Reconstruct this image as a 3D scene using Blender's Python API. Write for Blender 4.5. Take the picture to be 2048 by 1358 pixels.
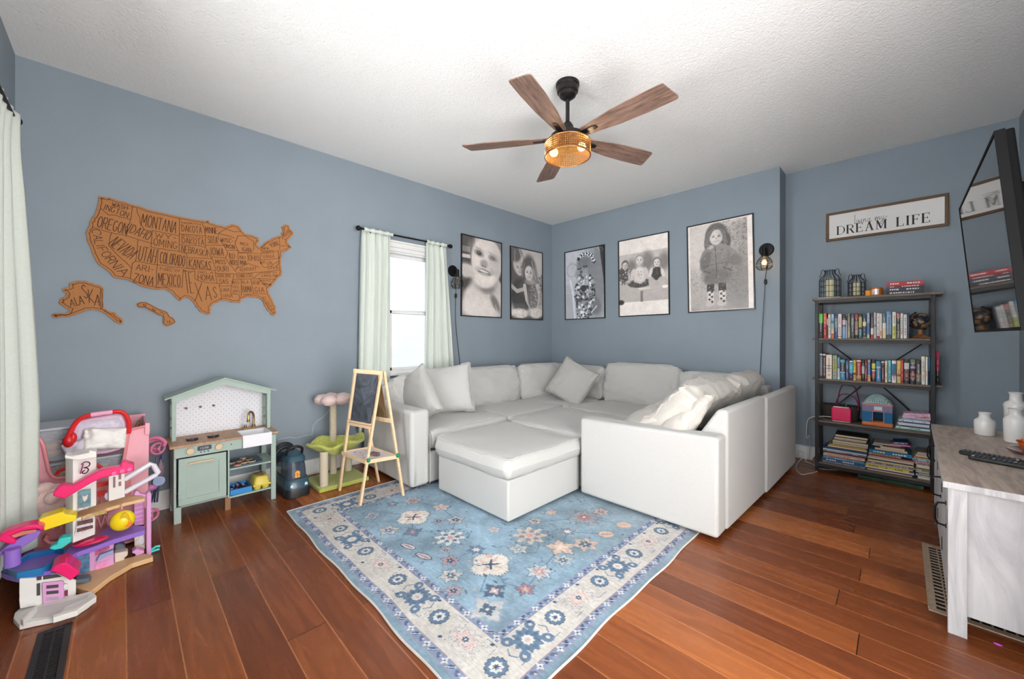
import bpy, bmesh, math, random
import numpy as np
from mathutils import Vector, Matrix, Euler, noise as mnoise

for o in list(bpy.data.objects): bpy.data.objects.remove(o)
SC = bpy.context.scene
COL = SC.collection
PI = math.pi
S5 = math.sqrt(.5)

# ------------------------------------------------------------------ camera, world, light, exposure
CAM_H, FPX, VH = 1.15, 778.0, 672.0
cam_d = bpy.data.cameras.new('camera'); cam = bpy.data.objects.new('camera', cam_d); COL.objects.link(cam)
cam.location = (0, 0, CAM_H); cam.rotation_euler = (PI/2, 0, PI/4)
cam_d.sensor_width = 36; cam_d.lens = FPX/2048*36; cam_d.shift_y = -(679-VH)/2048; cam_d.clip_start = .05
SC.camera = cam
SC.view_settings.view_transform = 'Standard'; SC.view_settings.look = 'None'
SC.view_settings.gamma = 1; SC.view_settings.use_curve_mapping = False
SC.view_settings.exposure = .24
w = bpy.data.worlds.new('overcast_sky'); SC.world = w; w.use_nodes = True
wn = w.node_tree.nodes; wl_ = w.node_tree.links
bg = wn['Background']; bg.inputs[1].default_value = 1.9
tc = wn.new('ShaderNodeTexCoord'); sp = wn.new('ShaderNodeSeparateXYZ'); cr = wn.new('ShaderNodeValToRGB')
wl_.new(tc.outputs['Generated'], sp.inputs[0]); wl_.new(sp.outputs[2], cr.inputs[0]); wl_.new(cr.outputs[0], bg.inputs[0])
cr.color_ramp.elements[0].color = (.55, .56, .58, 1); cr.color_ramp.elements[0].position = .4
cr.color_ramp.elements[1].color = (.90, .94, .98, 1); cr.color_ramp.elements[1].position = .6

def area_light(name, loc, rot, sx, sy, power, col=(1, 1, 1), spread=PI):
    l = bpy.data.lights.new(name, 'AREA'); l.shape = 'RECTANGLE'; l.size = sx; l.size_y = sy
    l.energy = power; l.color = col; l.spread = spread
    o = bpy.data.objects.new(name, l); COL.objects.link(o); o.location = loc; o.rotation_euler = rot
    return o
# daylight through the front-wall windows; unseen fill lamps added at side doorway and yard
XL, YB, YR, XR, YF, ZC = -3.473, 4.269, 4.523, .597, -.423, 2.71
XJ = -.788
DAY = (1, .99, .98)
area_light('daylight_front_window', (-2.15, YF-.14, 1.42), (PI/2+math.radians(17), 0, 0), 1.1, 1.3, 80, DAY, math.radians(125))
area_light('daylight_front_window', (-.55, YF-.14, 1.42), (PI/2+math.radians(17), 0, 0), 1.1, 1.3, 22, DAY, math.radians(125))
area_light('fill_light_doorway', (XR+.35, .75, 1.1), (0, PI/2+math.radians(14), math.radians(-12)), 2.1, 1.5, 108, (1, .985, .96))  # unseen lamp added beyond the doorway to even out the room light

area_light('fill_light_yard', (XL-1.2, 3.4, 4.6), (0, math.radians(28), 0), 2.2, 6., 230, (.97, .985, 1))  # unseen lamp added above the yard to brighten the next-door wall

# ------------------------------------------------------------------ surveying helpers: a sight line met with a known plane of the room
def sight(u, v):
    a = (u-1024)/FPX; b = (VH-v)/FPX
    return Vector((S5*(a-1), S5*(a+1), b))
def AX(u, v, x): r = sight(u, v); return Vector((0, 0, CAM_H))+r*(x/r.x)
def AY(u, v, y): r = sight(u, v); return Vector((0, 0, CAM_H))+r*(y/r.y)
def AZ(u, v, z=0.): r = sight(u, v); return Vector((0, 0, CAM_H))+r*((z-CAM_H)/r.z)

# ------------------------------------------------------------------ materials
def lin(c):
    out = []
    for x in c[:3]:
        x = x/255.
        out.append(x/12.92 if x <= .04045 else ((x+.055)/1.055)**2.4)
    return out
MC = {}
def mat(name, col=(128, 128, 128), rough=.6, metal=0., var=.06, vs=14., bump=0., bs=180., coat=0., spec=.5,
        emit=None, est=0., trans=0., alpha=1., ior=1.45, stretch=None, sheen=0.):
    if name in MC: return MC[name]
    m = bpy.data.materials.new(name); MC[name] = m; m.use_nodes = True
    nt = m.node_tree; N = nt.nodes; L = nt.links; b = N['Principled BSDF']
    c = lin(col)
    b.inputs['Roughness'].default_value = rough; b.inputs['Metallic'].default_value = metal
    b.inputs['Specular IOR Level'].default_value = spec; b.inputs['IOR'].default_value = ior
    b.inputs['Coat Weight'].default_value = coat; b.inputs['Coat Roughness'].default_value = .05
    b.inputs['Transmission Weight'].default_value = trans; b.inputs['Alpha'].default_value = alpha
    b.inputs['Sheen Weight'].default_value = sheen
    t = N.new('ShaderNodeTexCoord'); mp = N.new('ShaderNodeMapping'); L.new(t.outputs['Object'], mp.inputs[0])
    if stretch: mp.inputs['Scale'].default_value = stretch
    n = N.new('ShaderNodeTexNoise'); n.inputs['Scale'].default_value = vs; n.inputs['Detail'].default_value = 4
    L.new(mp.outputs[0], n.inputs['Vector'])
    r = N.new('ShaderNodeValToRGB'); L.new(n.outputs[0], r.inputs[0])
    r.color_ramp.elements[0].position = .3; r.color_ramp.elements[1].position = .7
    r.color_ramp.elements[0].color = [max(0, x*(1-var)) for x in c]+[1]
    r.color_ramp.elements[1].color = [min(1, x*(1+var)) for x in c]+[1]
    L.new(r.outputs[0], b.inputs['Base Color'])
    if emit:
        b.inputs['Emission Color'].default_value = lin(emit)+[1]; b.inputs['Emission Strength'].default_value = est
    if bump:
        n2 = N.new('ShaderNodeTexNoise'); n2.inputs['Scale'].default_value = bs; n2.inputs['Detail'].default_value = 3
        L.new(mp.outputs[0], n2.inputs['Vector'])
        bp = N.new('ShaderNodeBump'); bp.inputs['Strength'].default_value = bump; bp.inputs['Distance'].default_value = .01
        L.new(n2.outputs[0], bp.inputs['Height']); L.new(bp.outputs[0], b.inputs['Normal'])
    return m
def paint_mat(name, rough=.5, coat=0., streak=0.):
    """reads the printed pattern of a flat sheet from its colour attribute"""
    m = bpy.data.materials.new(name); m.use_nodes = True; N = m.node_tree.nodes; L = m.node_tree.links; b = N['Principled BSDF']
    a = N.new('ShaderNodeVertexColor'); a.layer_name = 'print'
    b.inputs['Roughness'].default_value = rough; b.inputs['Coat Weight'].default_value = coat; b.inputs['Coat Roughness'].default_value = .02
    if streak:
        t = N.new('ShaderNodeTexCoord'); mp = N.new('ShaderNodeMapping'); mp.inputs['Scale'].default_value = (14, 260, 1)
        n = N.new('ShaderNodeTexNoise'); n.inputs['Scale'].default_value = 1; n.inputs['Detail'].default_value = 5
        L.new(t.outputs['Object'], mp.inputs[0]); L.new(mp.outputs[0], n.inputs['Vector'])
        rr = N.new('ShaderNodeMapRange'); rr.inputs[1].default_value = .3; rr.inputs[2].default_value = .7
        rr.inputs[3].default_value = 1-streak; rr.inputs[4].default_value = 1+streak; L.new(n.outputs[0], rr.inputs[0])
        mx = N.new('ShaderNodeVectorMath'); mx.operation = 'SCALE'; L.new(a.outputs[0], mx.inputs[0]); L.new(rr.outputs[0], mx.inputs['Scale'])
        L.new(mx.outputs[0], b.inputs['Base Color'])
        bp = N.new('ShaderNodeBump'); bp.inputs['Strength'].default_value = .15; L.new(n.outputs[0], bp.inputs['Height']); L.new(bp.outputs[0], b.inputs['Normal'])
    else: L.new(a.outputs[0], b.inputs['Base Color'])
    return m

# ------------------------------------------------------------------ mesh builder (world coordinates)
class MB:
    def __init__(s): s.v = []; s.f = []; s.m = []
    def add(s, vs, fs, mi=0):
        o = len(s.v); s.v += [Vector(p) for p in vs]
        for f in fs: s.f.append([i+o for i in f]); s.m.append(mi)
        return s
    def box(s, x0, x1, y0, y1, z0, z1, mi=0, M=None):
        vs = [Vector(p) for p in ((x0, y0, z0), (x1, y0, z0), (x1, y1, z0), (x0, y1, z0), (x0, y0, z1), (x1, y0, z1), (x1, y1, z1), (x0, y1, z1))]
        if M is not None: vs = [M @ p for p in vs]
        return s.add(vs, [(0, 3, 2, 1), (4, 5, 6, 7), (0, 1, 5, 4), (1, 2, 6, 5), (2, 3, 7, 6), (3, 0, 4, 7)], mi)
    def prism(s, poly, vec, mi=0):
        n = len(poly); vec = Vector(vec); a = [Vector(p) for p in poly]; b = [p+vec for p in a]
        return s.add(a+b, [list(range(n))[::-1], [i+n for i in range(n)]]+[(i, (i+1) % n, n+(i+1) % n, n+i) for i in range(n)], mi)
    def cyl(s, p0, p1, r0, r1=None, n=16, mi=0, caps=True):
        r1 = r0 if r1 is None else r1; p0 = Vector(p0); p1 = Vector(p1); d = (p1-p0).normalized()
        q = d.to_track_quat('Z', 'Y'); vs = []
        for p, r in ((p0, r0), (p1, r1)):
            for i in range(n):
                a = 2*PI*i/n; vs.append(p+q @ Vector((r*math.cos(a), r*math.sin(a), 0)))
        fs = [(i, (i+1) % n, n+(i+1) % n, n+i) for i in range(n)]
        if caps: fs += [list(range(n))[::-1], list(range(n, 2*n))]
        return s.add(vs, fs, mi)
    def tube(s, pts, r, n=8, closed=False, mi=0):
        pts = [Vector(p) for p in pts]; k = len(pts); vs = []; q = None; rr = r if hasattr(r, '__len__') else [r]*k
        pd = None
        for i, p in enumerate(pts):
            if closed: d = (pts[(i+1) % k]-pts[i-1])
            else: d = pts[min(i+1, k-1)]-pts[max(i-1, 0)]
            if d.length < 1e-9: d = pd or Vector((0, 0, 1))
            d = d.normalized()
            if q is None: q = d.to_track_quat('Z', 'Y')
            else: q = pd.rotation_difference(d) @ q
            pd = d
            for j in range(n):
                a = 2*PI*j/n; vs.append(p+q @ Vector((rr[i]*math.cos(a), rr[i]*math.sin(a), 0)))
        fs = []
        for i in range(k if closed else k-1):
            for j in range(n):
                fs.append((i*n+j, i*n+(j+1) % n, ((i+1) % k)*n+(j+1) % n, ((i+1) % k)*n+j))
        if not closed: fs += [list(range(n))[::-1], [(k-1)*n+j for j in range(n)]]
        return s.add(vs, fs, mi)
    def lathe(s, prof, c=(0, 0, 0), n=24, mi=0, M=None):
        vs = []; k = len(prof); c = Vector(c)
        for r, z in prof:
            for j in range(n):
                a = 2*PI*j/n; p = Vector((r*math.cos(a), r*math.sin(a), z))
                if M is not None: p = M @ p
                vs.append(p+c)
        fs = [(i*n+j, i*n+(j+1) % n, (i+1)*n+(j+1) % n, (i+1)*n+j) for i in range(k-1) for j in range(n)]
        fs += [list(range(n))[::-1], [(k-1)*n+j for j in range(n)]]
        return s.add(vs, fs, mi)
    def ell(s, c, r, n=16, m=10, mi=0, M=None, bump=0, seed=0):
        if not hasattr(r, '__len__'): r = (r, r, r)
        c = Vector(c); vs = []
        for i in range(m+1):
            t = PI*i/m
            for j in range(n):
                a = 2*PI*j/n; p = Vector((math.sin(t)*math.cos(a), math.sin(t)*math.sin(a), math.cos(t)))
                if bump: p = p*(1+bump*mnoise.noise(p*2.3+Vector((seed, 0, seed))))
                p = Vector((p.x*r[0], p.y*r[1], p.z*r[2]))
                if M is not None: p = M @ p
                vs.append(p+c)
        fs = [(i*n+j, (i+1)*n+j, (i+1)*n+(j+1) % n, i*n+(j+1) % n) for i in range(m) for j in range(n)]
        return s.add(vs, fs, mi)
    def strip(s, pts, wdt, nrm, th=.0006, mi=0):
        """flat ribbon along pts, lying in the plane with normal nrm"""
        nrm = Vector(nrm)
        for a, b in zip(pts[:-1], pts[1:]):
            a = Vector(a); b = Vector(b); d = (b-a)
            if d.length < 1e-7: continue
            d.normalize(); w_ = nrm.cross(d)*wdt/2; e = d*wdt*.3
            s.prism([a-e-w_, b+e-w_, b+e+w_, a-e+w_], nrm*th, mi)
        return s

WLOC = {}
def wloc(o): return WLOC.get(o.name, Vector((0, 0, 0)))
def props(o, label=None, cat=None, group=None, kind=None):
    if label: o['label'] = label
    if cat: o['category'] = cat
    if group: o['group'] = group
    if kind: o['kind'] = kind
    return o
def build(mb, name, mats, parent=None, bevel=0., seg=2, smooth=True, sharp=35, sub=0, label=None, cat=None, group=None, kind=None, recalc=True):
    mats = mats if isinstance(mats, (list, tuple)) else [mats]
    vs = mb.v
    lo = Vector([min(p[i] for p in vs) for i in range(3)]); hi = Vector([max(p[i] for p in vs) for i in range(3)])
    org = Vector(((lo.x+hi.x)/2, (lo.y+hi.y)/2, lo.z))
    me = bpy.data.meshes.new(name)
    me.from_pydata([tuple(p-org) for p in vs], [], mb.f)
    for m in mats: me.materials.append(m)
    me.polygons.foreach_set('material_index', mb.m)
    if recalc:
        bm = bmesh.new(); bm.from_mesh(me); bmesh.ops.remove_doubles(bm, verts=bm.verts, dist=1e-6)
        bmesh.ops.recalc_face_normals(bm, faces=bm.faces); bm.to_mesh(me); bm.free()
    if smooth:
        me.shade_smooth(); me.set_sharp_from_angle(angle=math.radians(sharp))
    o = bpy.data.objects.new(name, me); COL.objects.link(o)
    if parent is not None: o.parent = parent; o.location = org-wloc(parent)
    else: o.location = org
    WLOC[o.name] = org
    if bevel:
        b = o.modifiers.new('bevel', 'BEVEL'); b.width = bevel; b.segments = seg; b.limit_method = 'ANGLE'; b.angle_limit = math.radians(40)
        b.harden_normals = False
    if sub:
        s = o.modifiers.new('smooth', 'SUBSURF'); s.levels = sub; s.render_levels = sub
    return props(o, label, cat, group, kind)
def thing(name, loc, label, cat, group=None):
    o = bpy.data.objects.new(name, None); COL.objects.link(o); o.location = loc; o.empty_display_size = .1
    WLOC[o.name] = Vector(loc)
    return props(o, label, cat, group)
def copy_tree(o, parent=None):
    c = o.copy(); COL.objects.link(c); c.parent = parent
    for ch in o.children: copy_tree(ch, c)
    return c
def structure(mb, name, m, **k): return build(mb, name, m, kind='structure', **k)

def text_mesh(mb, s, p0, p1, h, nrm, th=.0008, mi=0, fit=True):
    """letters of s between p0 and p1 (baseline centre line), height h, facing nrm"""
    cu = bpy.data.curves.new('t', 'FONT'); cu.body = s; cu.resolution_u = 3; cu.fill_mode = 'FRONT'; cu.offset = -.012
    ob = bpy.data.objects.new('t', cu); me = bpy.data.meshes.new_from_object(ob)
    co = [v.co.copy() for v in me.vertices]; fs = [list(p.vertices) for p in me.polygons]
    bpy.data.objects.remove(ob); bpy.data.curves.remove(cu); bpy.data.meshes.remove(me)
    if not co: return
    x0 = min(c.x for c in co); x1 = max(c.x for c in co); y0 = min(c.y for c in co); y1 = max(c.y for c in co)
    p0 = Vector(p0); p1 = Vector(p1); d = p1-p0; nrm = Vector(nrm); up = nrm.cross(d).normalized()
    vs = [p0+d*((c.x-x0)/(x1-x0))+up*(((c.y-y0)/(y1-y0)-.5)*h)+nrm*th for c in co]
    mb.add(vs, fs, mi)

# hand-drawn single-stroke capitals on a unit box
def _arc(cx, cy, rx, ry, a0, a1, n=8): return [(cx+rx*math.cos(math.radians(a0+(a1-a0)*i/n)), cy+ry*math.sin(math.radians(a0+(a1-a0)*i/n))) for i in range(n+1)]
STROKE = {'A': [[(0, 0), (.5, 1), (1, 0)], [(.2, .36), (.8, .36)]], 'B': [[(0, 0), (0, 1), (.6, 1), (.85, .86), (.85, .66), (.6, .54), (0, .54)], [(.6, .54), (1, .4), (1, .15), (.7, 0), (0, 0)]], 'C': [_arc(.55, .5, .55, .5, 50, 310, 12)],
 'D': [[(0, 0), (0, 1), (.55, .95), (1, .6), (1, .35), (.55, .04), (0, 0)]], 'E': [[(1, 1), (0, 1), (0, 0), (1, 0)], [(0, .5), (.8, .5)]], 'F': [[(1, 1), (0, 1), (0, 0)], [(0, .5), (.8, .5)]], 'G': [_arc(.52, .5, .52, .5, 50, 350, 12)+[(.6, .42)]],
 'H': [[(0, 0), (0, 1)], [(1, 0), (1, 1)], [(0, .5), (1, .5)]], 'I': [[(.5, 0), (.5, 1)]], 'J': [[(.9, 1), (.9, .2), (.5, 0), (.1, .2)]], 'K': [[(0, 0), (0, 1)], [(1, 1), (0, .42), (1, 0)]], 'L': [[(0, 1), (0, 0), (1, 0)]],
 'M': [[(0, 0), (.08, 1), (.5, .3), (.92, 1), (1, 0)]], 'N': [[(0, 0), (0, 1), (1, 0), (1, 1)]], 'O': [_arc(.5, .5, .5, .5, 0, 360, 14)], 'P': [[(0, 0), (0, 1), (.7, 1), (1, .8), (.7, .5), (0, .5)]], 'Q': [_arc(.5, .5, .5, .5, 0, 360, 12), [(.6, .3), (1, 0)]],
 'R': [[(0, 0), (0, 1), (.7, 1), (.95, .78), (.7, .5), (0, .5)], [(.45, .5), (1, 0)]], 'S': [[(.95, .85), (.6, 1), (.15, .92), (.08, .7), (.5, .52), (.92, .3), (.85, .08), (.45, 0), (.03, .14)]], 'T': [[(0, 1), (1, 1)], [(.5, 1), (.5, 0)]], 'U': [[(0, 1), (0, .25), (.25, 0), (.75, 0), (1, .25), (1, 1)]],
 'V': [[(0, 1), (.5, 0), (1, 1)]], 'W': [[(0, 1), (.25, 0), (.5, .75), (.75, 0), (1, 1)]], 'X': [[(0, 1), (1, 0)], [(1, 1), (0, 0)]], 'Y': [[(0, 1), (.5, .5), (1, 1)], [(.5, .5), (.5, 0)]], 'Z': [[(0, 1), (1, 1), (0, 0), (1, 0)]], '-': [[(.1, .5), (.9, .5)]]}
def stroke_text(mb, s, p0, p1, h, nrm, wd=.0026, th=.0007):
    p0 = Vector(p0); p1 = Vector(p1); nrm = Vector(nrm); k = .035 if len(s) > 1 else 0; p0, p1 = p0.lerp(p1, k), p1.lerp(p0, k); d = p1-p0; up = nrm.cross(d).normalized()
    ws = [.35 if c == 'I' else .5 if c == '-' else 1.25 if c in 'MW' else 1. for c in s]; gap = .34; tot = sum(ws)+gap*(len(s)-1); x = 0
    for c, w_ in zip(s, ws):
        for pl in STROKE.get(c, []):
            mb.strip([p0+d*((x+(a if c != 'I' else a)*w_)/tot)+up*((b-.5)*h)+nrm*.0001 for a, b in pl], wd, nrm, th)
        x += w_+gap

# ------------------------------------------------------------------ a small painter for printed sheets (rug, photographs)
class Paint:
    def __init__(s, xs, ys, base):
        s.X, s.Y = np.meshgrid(xs, ys); s.C = np.zeros(s.X.shape+(3,)); s.C[:] = base; s.xs = xs; s.ys = ys
    def mix(s, mask, col):
        mask = np.clip(mask, 0, 1)[..., None]; s.C = s.C*(1-mask)+np.array(col, float)*mask
    def ell(s, cx, cy, rx, ry, col, soft=.1, rot=0, a=1):
        c, n = math.cos(rot), math.sin(rot); dx = s.X-cx; dy = s.Y-cy
        r = np.sqrt(((dx*c+dy*n)/rx)**2+((-dx*n+dy*c)/ry)**2); s.mix((1-r)/max(soft, 1e-3)*.5*a+.5*a if soft else (r < 1)*a, col) if soft < .02 else s.mix(np.clip((1-r)/soft+.5, 0, 1)*a, col)
    def rect(s, x0, x1, y0, y1, col, a=1): s.mix(((s.X >= x0) & (s.X <= x1) & (s.Y >= y0) & (s.Y <= y1))*a, col)
    def poly(s, pts, col, a=1):
        ins = np.zeros(s.X.shape, bool); n = len(pts)
        for i in range(n):
            x0, y0 = pts[i]; x1, y1 = pts[(i+1) % n]
            if y0 == y1: continue
            c = ((s.Y > min(y0, y1)) & (s.Y <= max(y0, y1)) & (s.X < (s.Y-y0)*(x1-x0)/(y1-y0)+x0)); ins ^= c
        s.mix(ins*float(a), col)
    def flower(s, cx, cy, r, n, d, col, ph=0, a=1, sx=1, sy=1, ring=0, jag=0):
        dx = (s.X-cx)/sx; dy = (s.Y-cy)/sy; q = np.hypot(dx, dy); t = np.arctan2(dy, dx)
        R = r*(1+d*np.cos(n*t+ph)+(.38*d*np.cos(3*n*t+2.3*ph)+.2*d*np.sin(2*t+ph) if jag else 0)); m = q < R
        if ring: m &= q > R-ring
        s.mix(m*float(a), col)
    def line(s, pts, w, col, a=1):
        for (x0, y0), (x1, y1) in zip(pts[:-1], pts[1:]):
            dx, dy = x1-x0, y1-y0; L2 = dx*dx+dy*dy
            t = np.clip(((s.X-x0)*dx+(s.Y-y0)*dy)/L2, 0, 1)
            s.mix((np.hypot(s.X-x0-t*dx, s.Y-y0-t*dy) < w/2)*float(a), col)
    def noise(s, amp, k, seed=0):
        r = np.random.RandomState(seed); h, w_ = s.X.shape
        g = r.rand(max(2, h//k+2), max(2, w_//k+2)); yi = np.arange(h)/k; xi = np.arange(w_)/k
        y0 = yi.astype(int); x0 = xi.astype(int); fy = (yi-y0)[:, None]; fx = (xi-x0)[None]
        G = (g[y0][:, x0]*(1-fx)+g[y0][:, x0+1]*fx)*(1-fy)+(g[y0+1][:, x0]*(1-fx)+g[y0+1][:, x0+1]*fx)*fy
        s.C *= (1+amp*(G-.5)*2)[..., None]
    def sheet(s, fn):
        """mesh data: vertices through fn(x, y) arrays -> (n,3), plus linear colours"""
        h, w_ = s.X.shape; P = fn(s.X.ravel(), s.Y.ravel())
        i = (np.arange(h-1)[:, None]*w_+np.arange(w_-1)[None]).ravel()
        F = np.stack([i, i+1, i+w_+1, i+w_], 1)
        c = np.clip(s.C, 0, 255).reshape(-1, 3)/255.; c = np.where(c <= .04045, c/12.92, ((c+.055)/1.055)**2.4)
        return P, F, c
def sheet_object(name, P, F, c, material, parent=None, label=None, cat=None):
    org = Vector(((P[:, 0].min()+P[:, 0].max())/2, (P[:, 1].min()+P[:, 1].max())/2, P[:, 2].min()))
    me = bpy.data.meshes.new(name); me.from_pydata((P-np.array(org)).tolist(), [], F.tolist())
    at = me.color_attributes.new('print', 'FLOAT_COLOR', 'POINT')
    at.data.foreach_set('color', np.concatenate([c, np.ones((len(c), 1))], 1).astype(np.float32).ravel())
    me.materials.append(material); o = bpy.data.objects.new(name, me); COL.objects.link(o)
    if parent is not None: o.parent = parent; o.location = org-wloc(parent)
    else: o.location = org
    WLOC[o.name] = org
    return props(o, label, cat)
# ================================================================== SETTING
def floor_mat():
    m = bpy.data.materials.new('red_brown_planks'); m.use_nodes = True; N = m.node_tree.nodes; L = m.node_tree.links; b = N['Principled BSDF']
    t = N.new('ShaderNodeTexCoord'); sp = N.new('ShaderNodeSeparateXYZ'); L.new(t.outputs['Object'], sp.inputs[0])
    def M(op, a, b_=None):
        n = N.new('ShaderNodeMath'); n.operation = op
        for i, x in enumerate((a, b_)):
            if x is None: continue
            if isinstance(x, (int, float)): n.inputs[i].default_value = x
            else: L.new(x, n.inputs[i])
        return n.outputs[0]
    W_, LN = .143, 1.42
    yy = M('DIVIDE', M('ADD', sp.outputs[1], PHY), W_); row = M('FLOOR', yy); fy = M('FRACT', yy)
    wn1 = N.new('ShaderNodeTexWhiteNoise'); wn1.noise_dimensions = '1D'; L.new(row, wn1.inputs['W'])
    par = M('MULTIPLY', M('MODULO', M('ADD', row, 200.), 2.), .5)
    xx = M('ADD', M('DIVIDE', M('ADD', sp.outputs[0], PHX), LN), M('ADD', par, M('MULTIPLY', wn1.outputs[0], .14)))
    col = M('FLOOR', xx); fx = M('FRACT', xx)
    wn2 = N.new('ShaderNodeTexWhiteNoise'); wn2.noise_dimensions = '2D'; cb = N.new('ShaderNodeCombineXYZ'); L.new(row, cb.inputs[0]); L.new(col, cb.inputs[1]); L.new(cb.outputs[0], wn2.inputs['Vector'])
    ramp = N.new('ShaderNodeValToRGB'); L.new(wn2.outputs[0], ramp.inputs[0])
    e = ramp.color_ramp.elements; e[0].color = lin((104, 52, 25))+[1]; e[1].color = lin((168, 98, 51))+[1]; e[1].position = 1
    k = e.new(.35); k.color = lin((124, 65, 31))+[1]; k = e.new(.75); k.color = lin((142, 78, 38))+[1]
    mp = N.new('ShaderNodeMapping'); mp.inputs['Scale'].default_value = (2.6, 30, 1); L.new(t.outputs['Object'], mp.inputs[0])
    ad = N.new('ShaderNodeVectorMath'); ad.operation = 'ADD'; L.new(mp.outputs[0], ad.inputs[0])
    sc = N.new('ShaderNodeVectorMath'); sc.operation = 'SCALE'; sc.inputs['Scale'].default_value = 37; L.new(wn2.outputs['Color'], sc.inputs[0]); L.new(sc.outputs[0], ad.inputs[1])
    g = N.new('ShaderNodeTexNoise'); g.inputs['Scale'].default_value = 1; g.inputs['Detail'].default_value = 7; g.inputs['Roughness'].default_value = .62; g.inputs['Distortion'].default_value = .9; L.new(ad.outputs[0], g.inputs['Vector'])
    gr = N.new('ShaderNodeMapRange'); gr.inputs[1].default_value = .3; gr.inputs[2].default_value = .72; gr.inputs[3].default_value = 1.22; gr.inputs[4].default_value = .70; L.new(g.outputs[0], gr.inputs[0])
    mul = N.new('ShaderNodeVectorMath'); mul.operation = 'SCALE'; L.new(ramp.outputs[0], mul.inputs[0]); L.new(gr.outputs[0], mul.inputs['Scale'])
    d1 = M('LESS_THAN', M('MINIMUM', fy, M('SUBTRACT', 1., fy)), .015); d2 = M('LESS_THAN', M('MINIMUM', fx, M('SUBTRACT', 1., fx)), .0013); gap = M('MAXIMUM', d1, d2)
    mx = N.new('ShaderNodeMix'); mx.data_type = 'RGBA'; L.new(M('MULTIPLY', gap, .5), mx.inputs['Factor']); L.new(mul.outputs[0], mx.inputs['A']); mx.inputs['B'].default_value = lin((196, 128, 84))+[1]  # paler seam tint: glint off the plank bevels put into the colour
    mx2 = N.new('ShaderNodeMix'); mx2.data_type = 'RGBA'; L.new(d2, mx2.inputs['Factor']); L.new(mx.outputs['Result'], mx2.inputs['A']); mx2.inputs['B'].default_value = lin((44, 20, 12))+[1]
    L.new(mx2.outputs['Result'], b.inputs['Base Color'])
    b.inputs['Roughness'].default_value = .27; b.inputs['Specular IOR Level'].default_value = .42
    rr = N.new('ShaderNodeMapRange'); rr.inputs[3].default_value = .2; rr.inputs[4].default_value = .36; L.new(g.outputs[0], rr.inputs[0]); L.new(rr.outputs[0], b.inputs['Roughness'])
    bp = N.new('ShaderNodeBump'); bp.inputs['Strength'].default_value = .12; bp.inputs['Distance'].default_value = .0015
    L.new(M('SUBTRACT', M('MULTIPLY', g.outputs[0], .3), gap), bp.inputs['Height']); L.new(bp.outputs[0], b.inputs['Normal'])
    return m
def ceiling_mat():
    m = bpy.data.materials.new('white_textured_ceiling'); m.use_nodes = True; N = m.node_tree.nodes; L = m.node_tree.links; b = N['Principled BSDF']
    b.inputs['Base Color'].default_value = lin((238, 238, 236))+[1]; b.inputs['Roughness'].default_value = .8
    t = N.new('ShaderNodeTexCoord'); n = N.new('ShaderNodeTexNoise'); n.inputs['Scale'].default_value = 26; n.inputs['Detail'].default_value = 5; n.inputs['Distortion'].default_value = 1.6
    L.new(t.outputs['Object'], n.inputs['Vector'])
    v = N.new('ShaderNodeTexNoise'); v.inputs['Scale'].default_value = 75; v.inputs['Detail'].default_value = 2; v.inputs['Distortion'].default_value = 1.2; L.new(t.outputs['Object'], v.inputs['Vector'])
    a = N.new('ShaderNodeMath'); a.operation = 'ADD'; L.new(n.outputs[0], a.inputs[0]); L.new(v.outputs[0], a.inputs[1])
    bp = N.new('ShaderNodeBump'); bp.inputs['Strength'].default_value = .7; bp.inputs['Distance'].default_value = .006; L.new(a.outputs[0], bp.inputs['Height']); L.new(bp.outputs[0], b.inputs['Normal'])
    return m
WALL = mat('slate_blue_wall_paint', (136, 147, 156), .55, var=.03, vs=3, bump=.09, bs=240, spec=.35)
TRIM = mat('white_trim_paint', (228, 228, 226), .4, var=.02)
CEIL = ceiling_mat()
T = .14
flx0, flx1, fly0, fly1 = XL-T, XR+1.9, YF-T, YR+T
PHY = (0-0)+0.; PHX = 0.
# object-space origin of the floor slab is its centre, so shift the plank grid to world positions
cxf, cyf = (flx0+flx1)/2, (fly0+fly1)/2
PHY = cyf-1.868+.143*40; PHX = cxf+.085+1.42*10
structure(MB().box(flx0, flx1, fly0, fly1, -.08, 0), 'floor', floor_mat(), smooth=False)
structure(MB().box(flx0, flx1, fly0, fly1, ZC, ZC+.08), 'ceiling', CEIL, smooth=False)
# left wall with a window opening
WY0, WY1, WZ0, WZ1 = 1.80, 2.30, .80, 1.97
m = MB(); m.box(XL-T, XL, YF-T, WY0, 0, ZC); m.box(XL-T, XL, WY1, YB+T, 0, ZC); m.box(XL-T, XL, WY0, WY1, 0, WZ0); m.box(XL-T, XL, WY0, WY1, WZ1, ZC)
wall_left = structure(m, 'wall_left', WALL, smooth=False)
m = MB(); m.box(XL-T, XJ, YB, YR+T, 0, ZC); structure(m, 'wall_back', WALL, smooth=False)
m = MB(); m.box(XJ, XR+T, YR, YR+T, 0, ZC); structure(m, 'wall_alcove', WALL, smooth=False)
m = MB(); m.box(XR, XR+T, 1.55, YR, 0, ZC); m.box(XR, XR+T, YF-T, 0., 0, ZC); m.box(XR, XR+T, 0., 1.55, 2.15, ZC)  # unseen side opening added so the fill light can enter
structure(m, 'wall_right', WALL, smooth=False)
FW = ((-2.7, -1.6), (-1.1, 0.))
m = MB(); xs = [XL]+[x for p in FW for x in p]+[XR]
for i in range(0, len(xs), 2): m.box(xs[i], xs[i+1], YF-T, YF, 0, ZC)
for a, b in FW: m.box(a, b, YF-T, YF, 0, .75); m.box(a, b, YF-T, YF, 2.05, ZC)
structure(m, 'wall_front', WALL, smooth=False)
BH = .125
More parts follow.
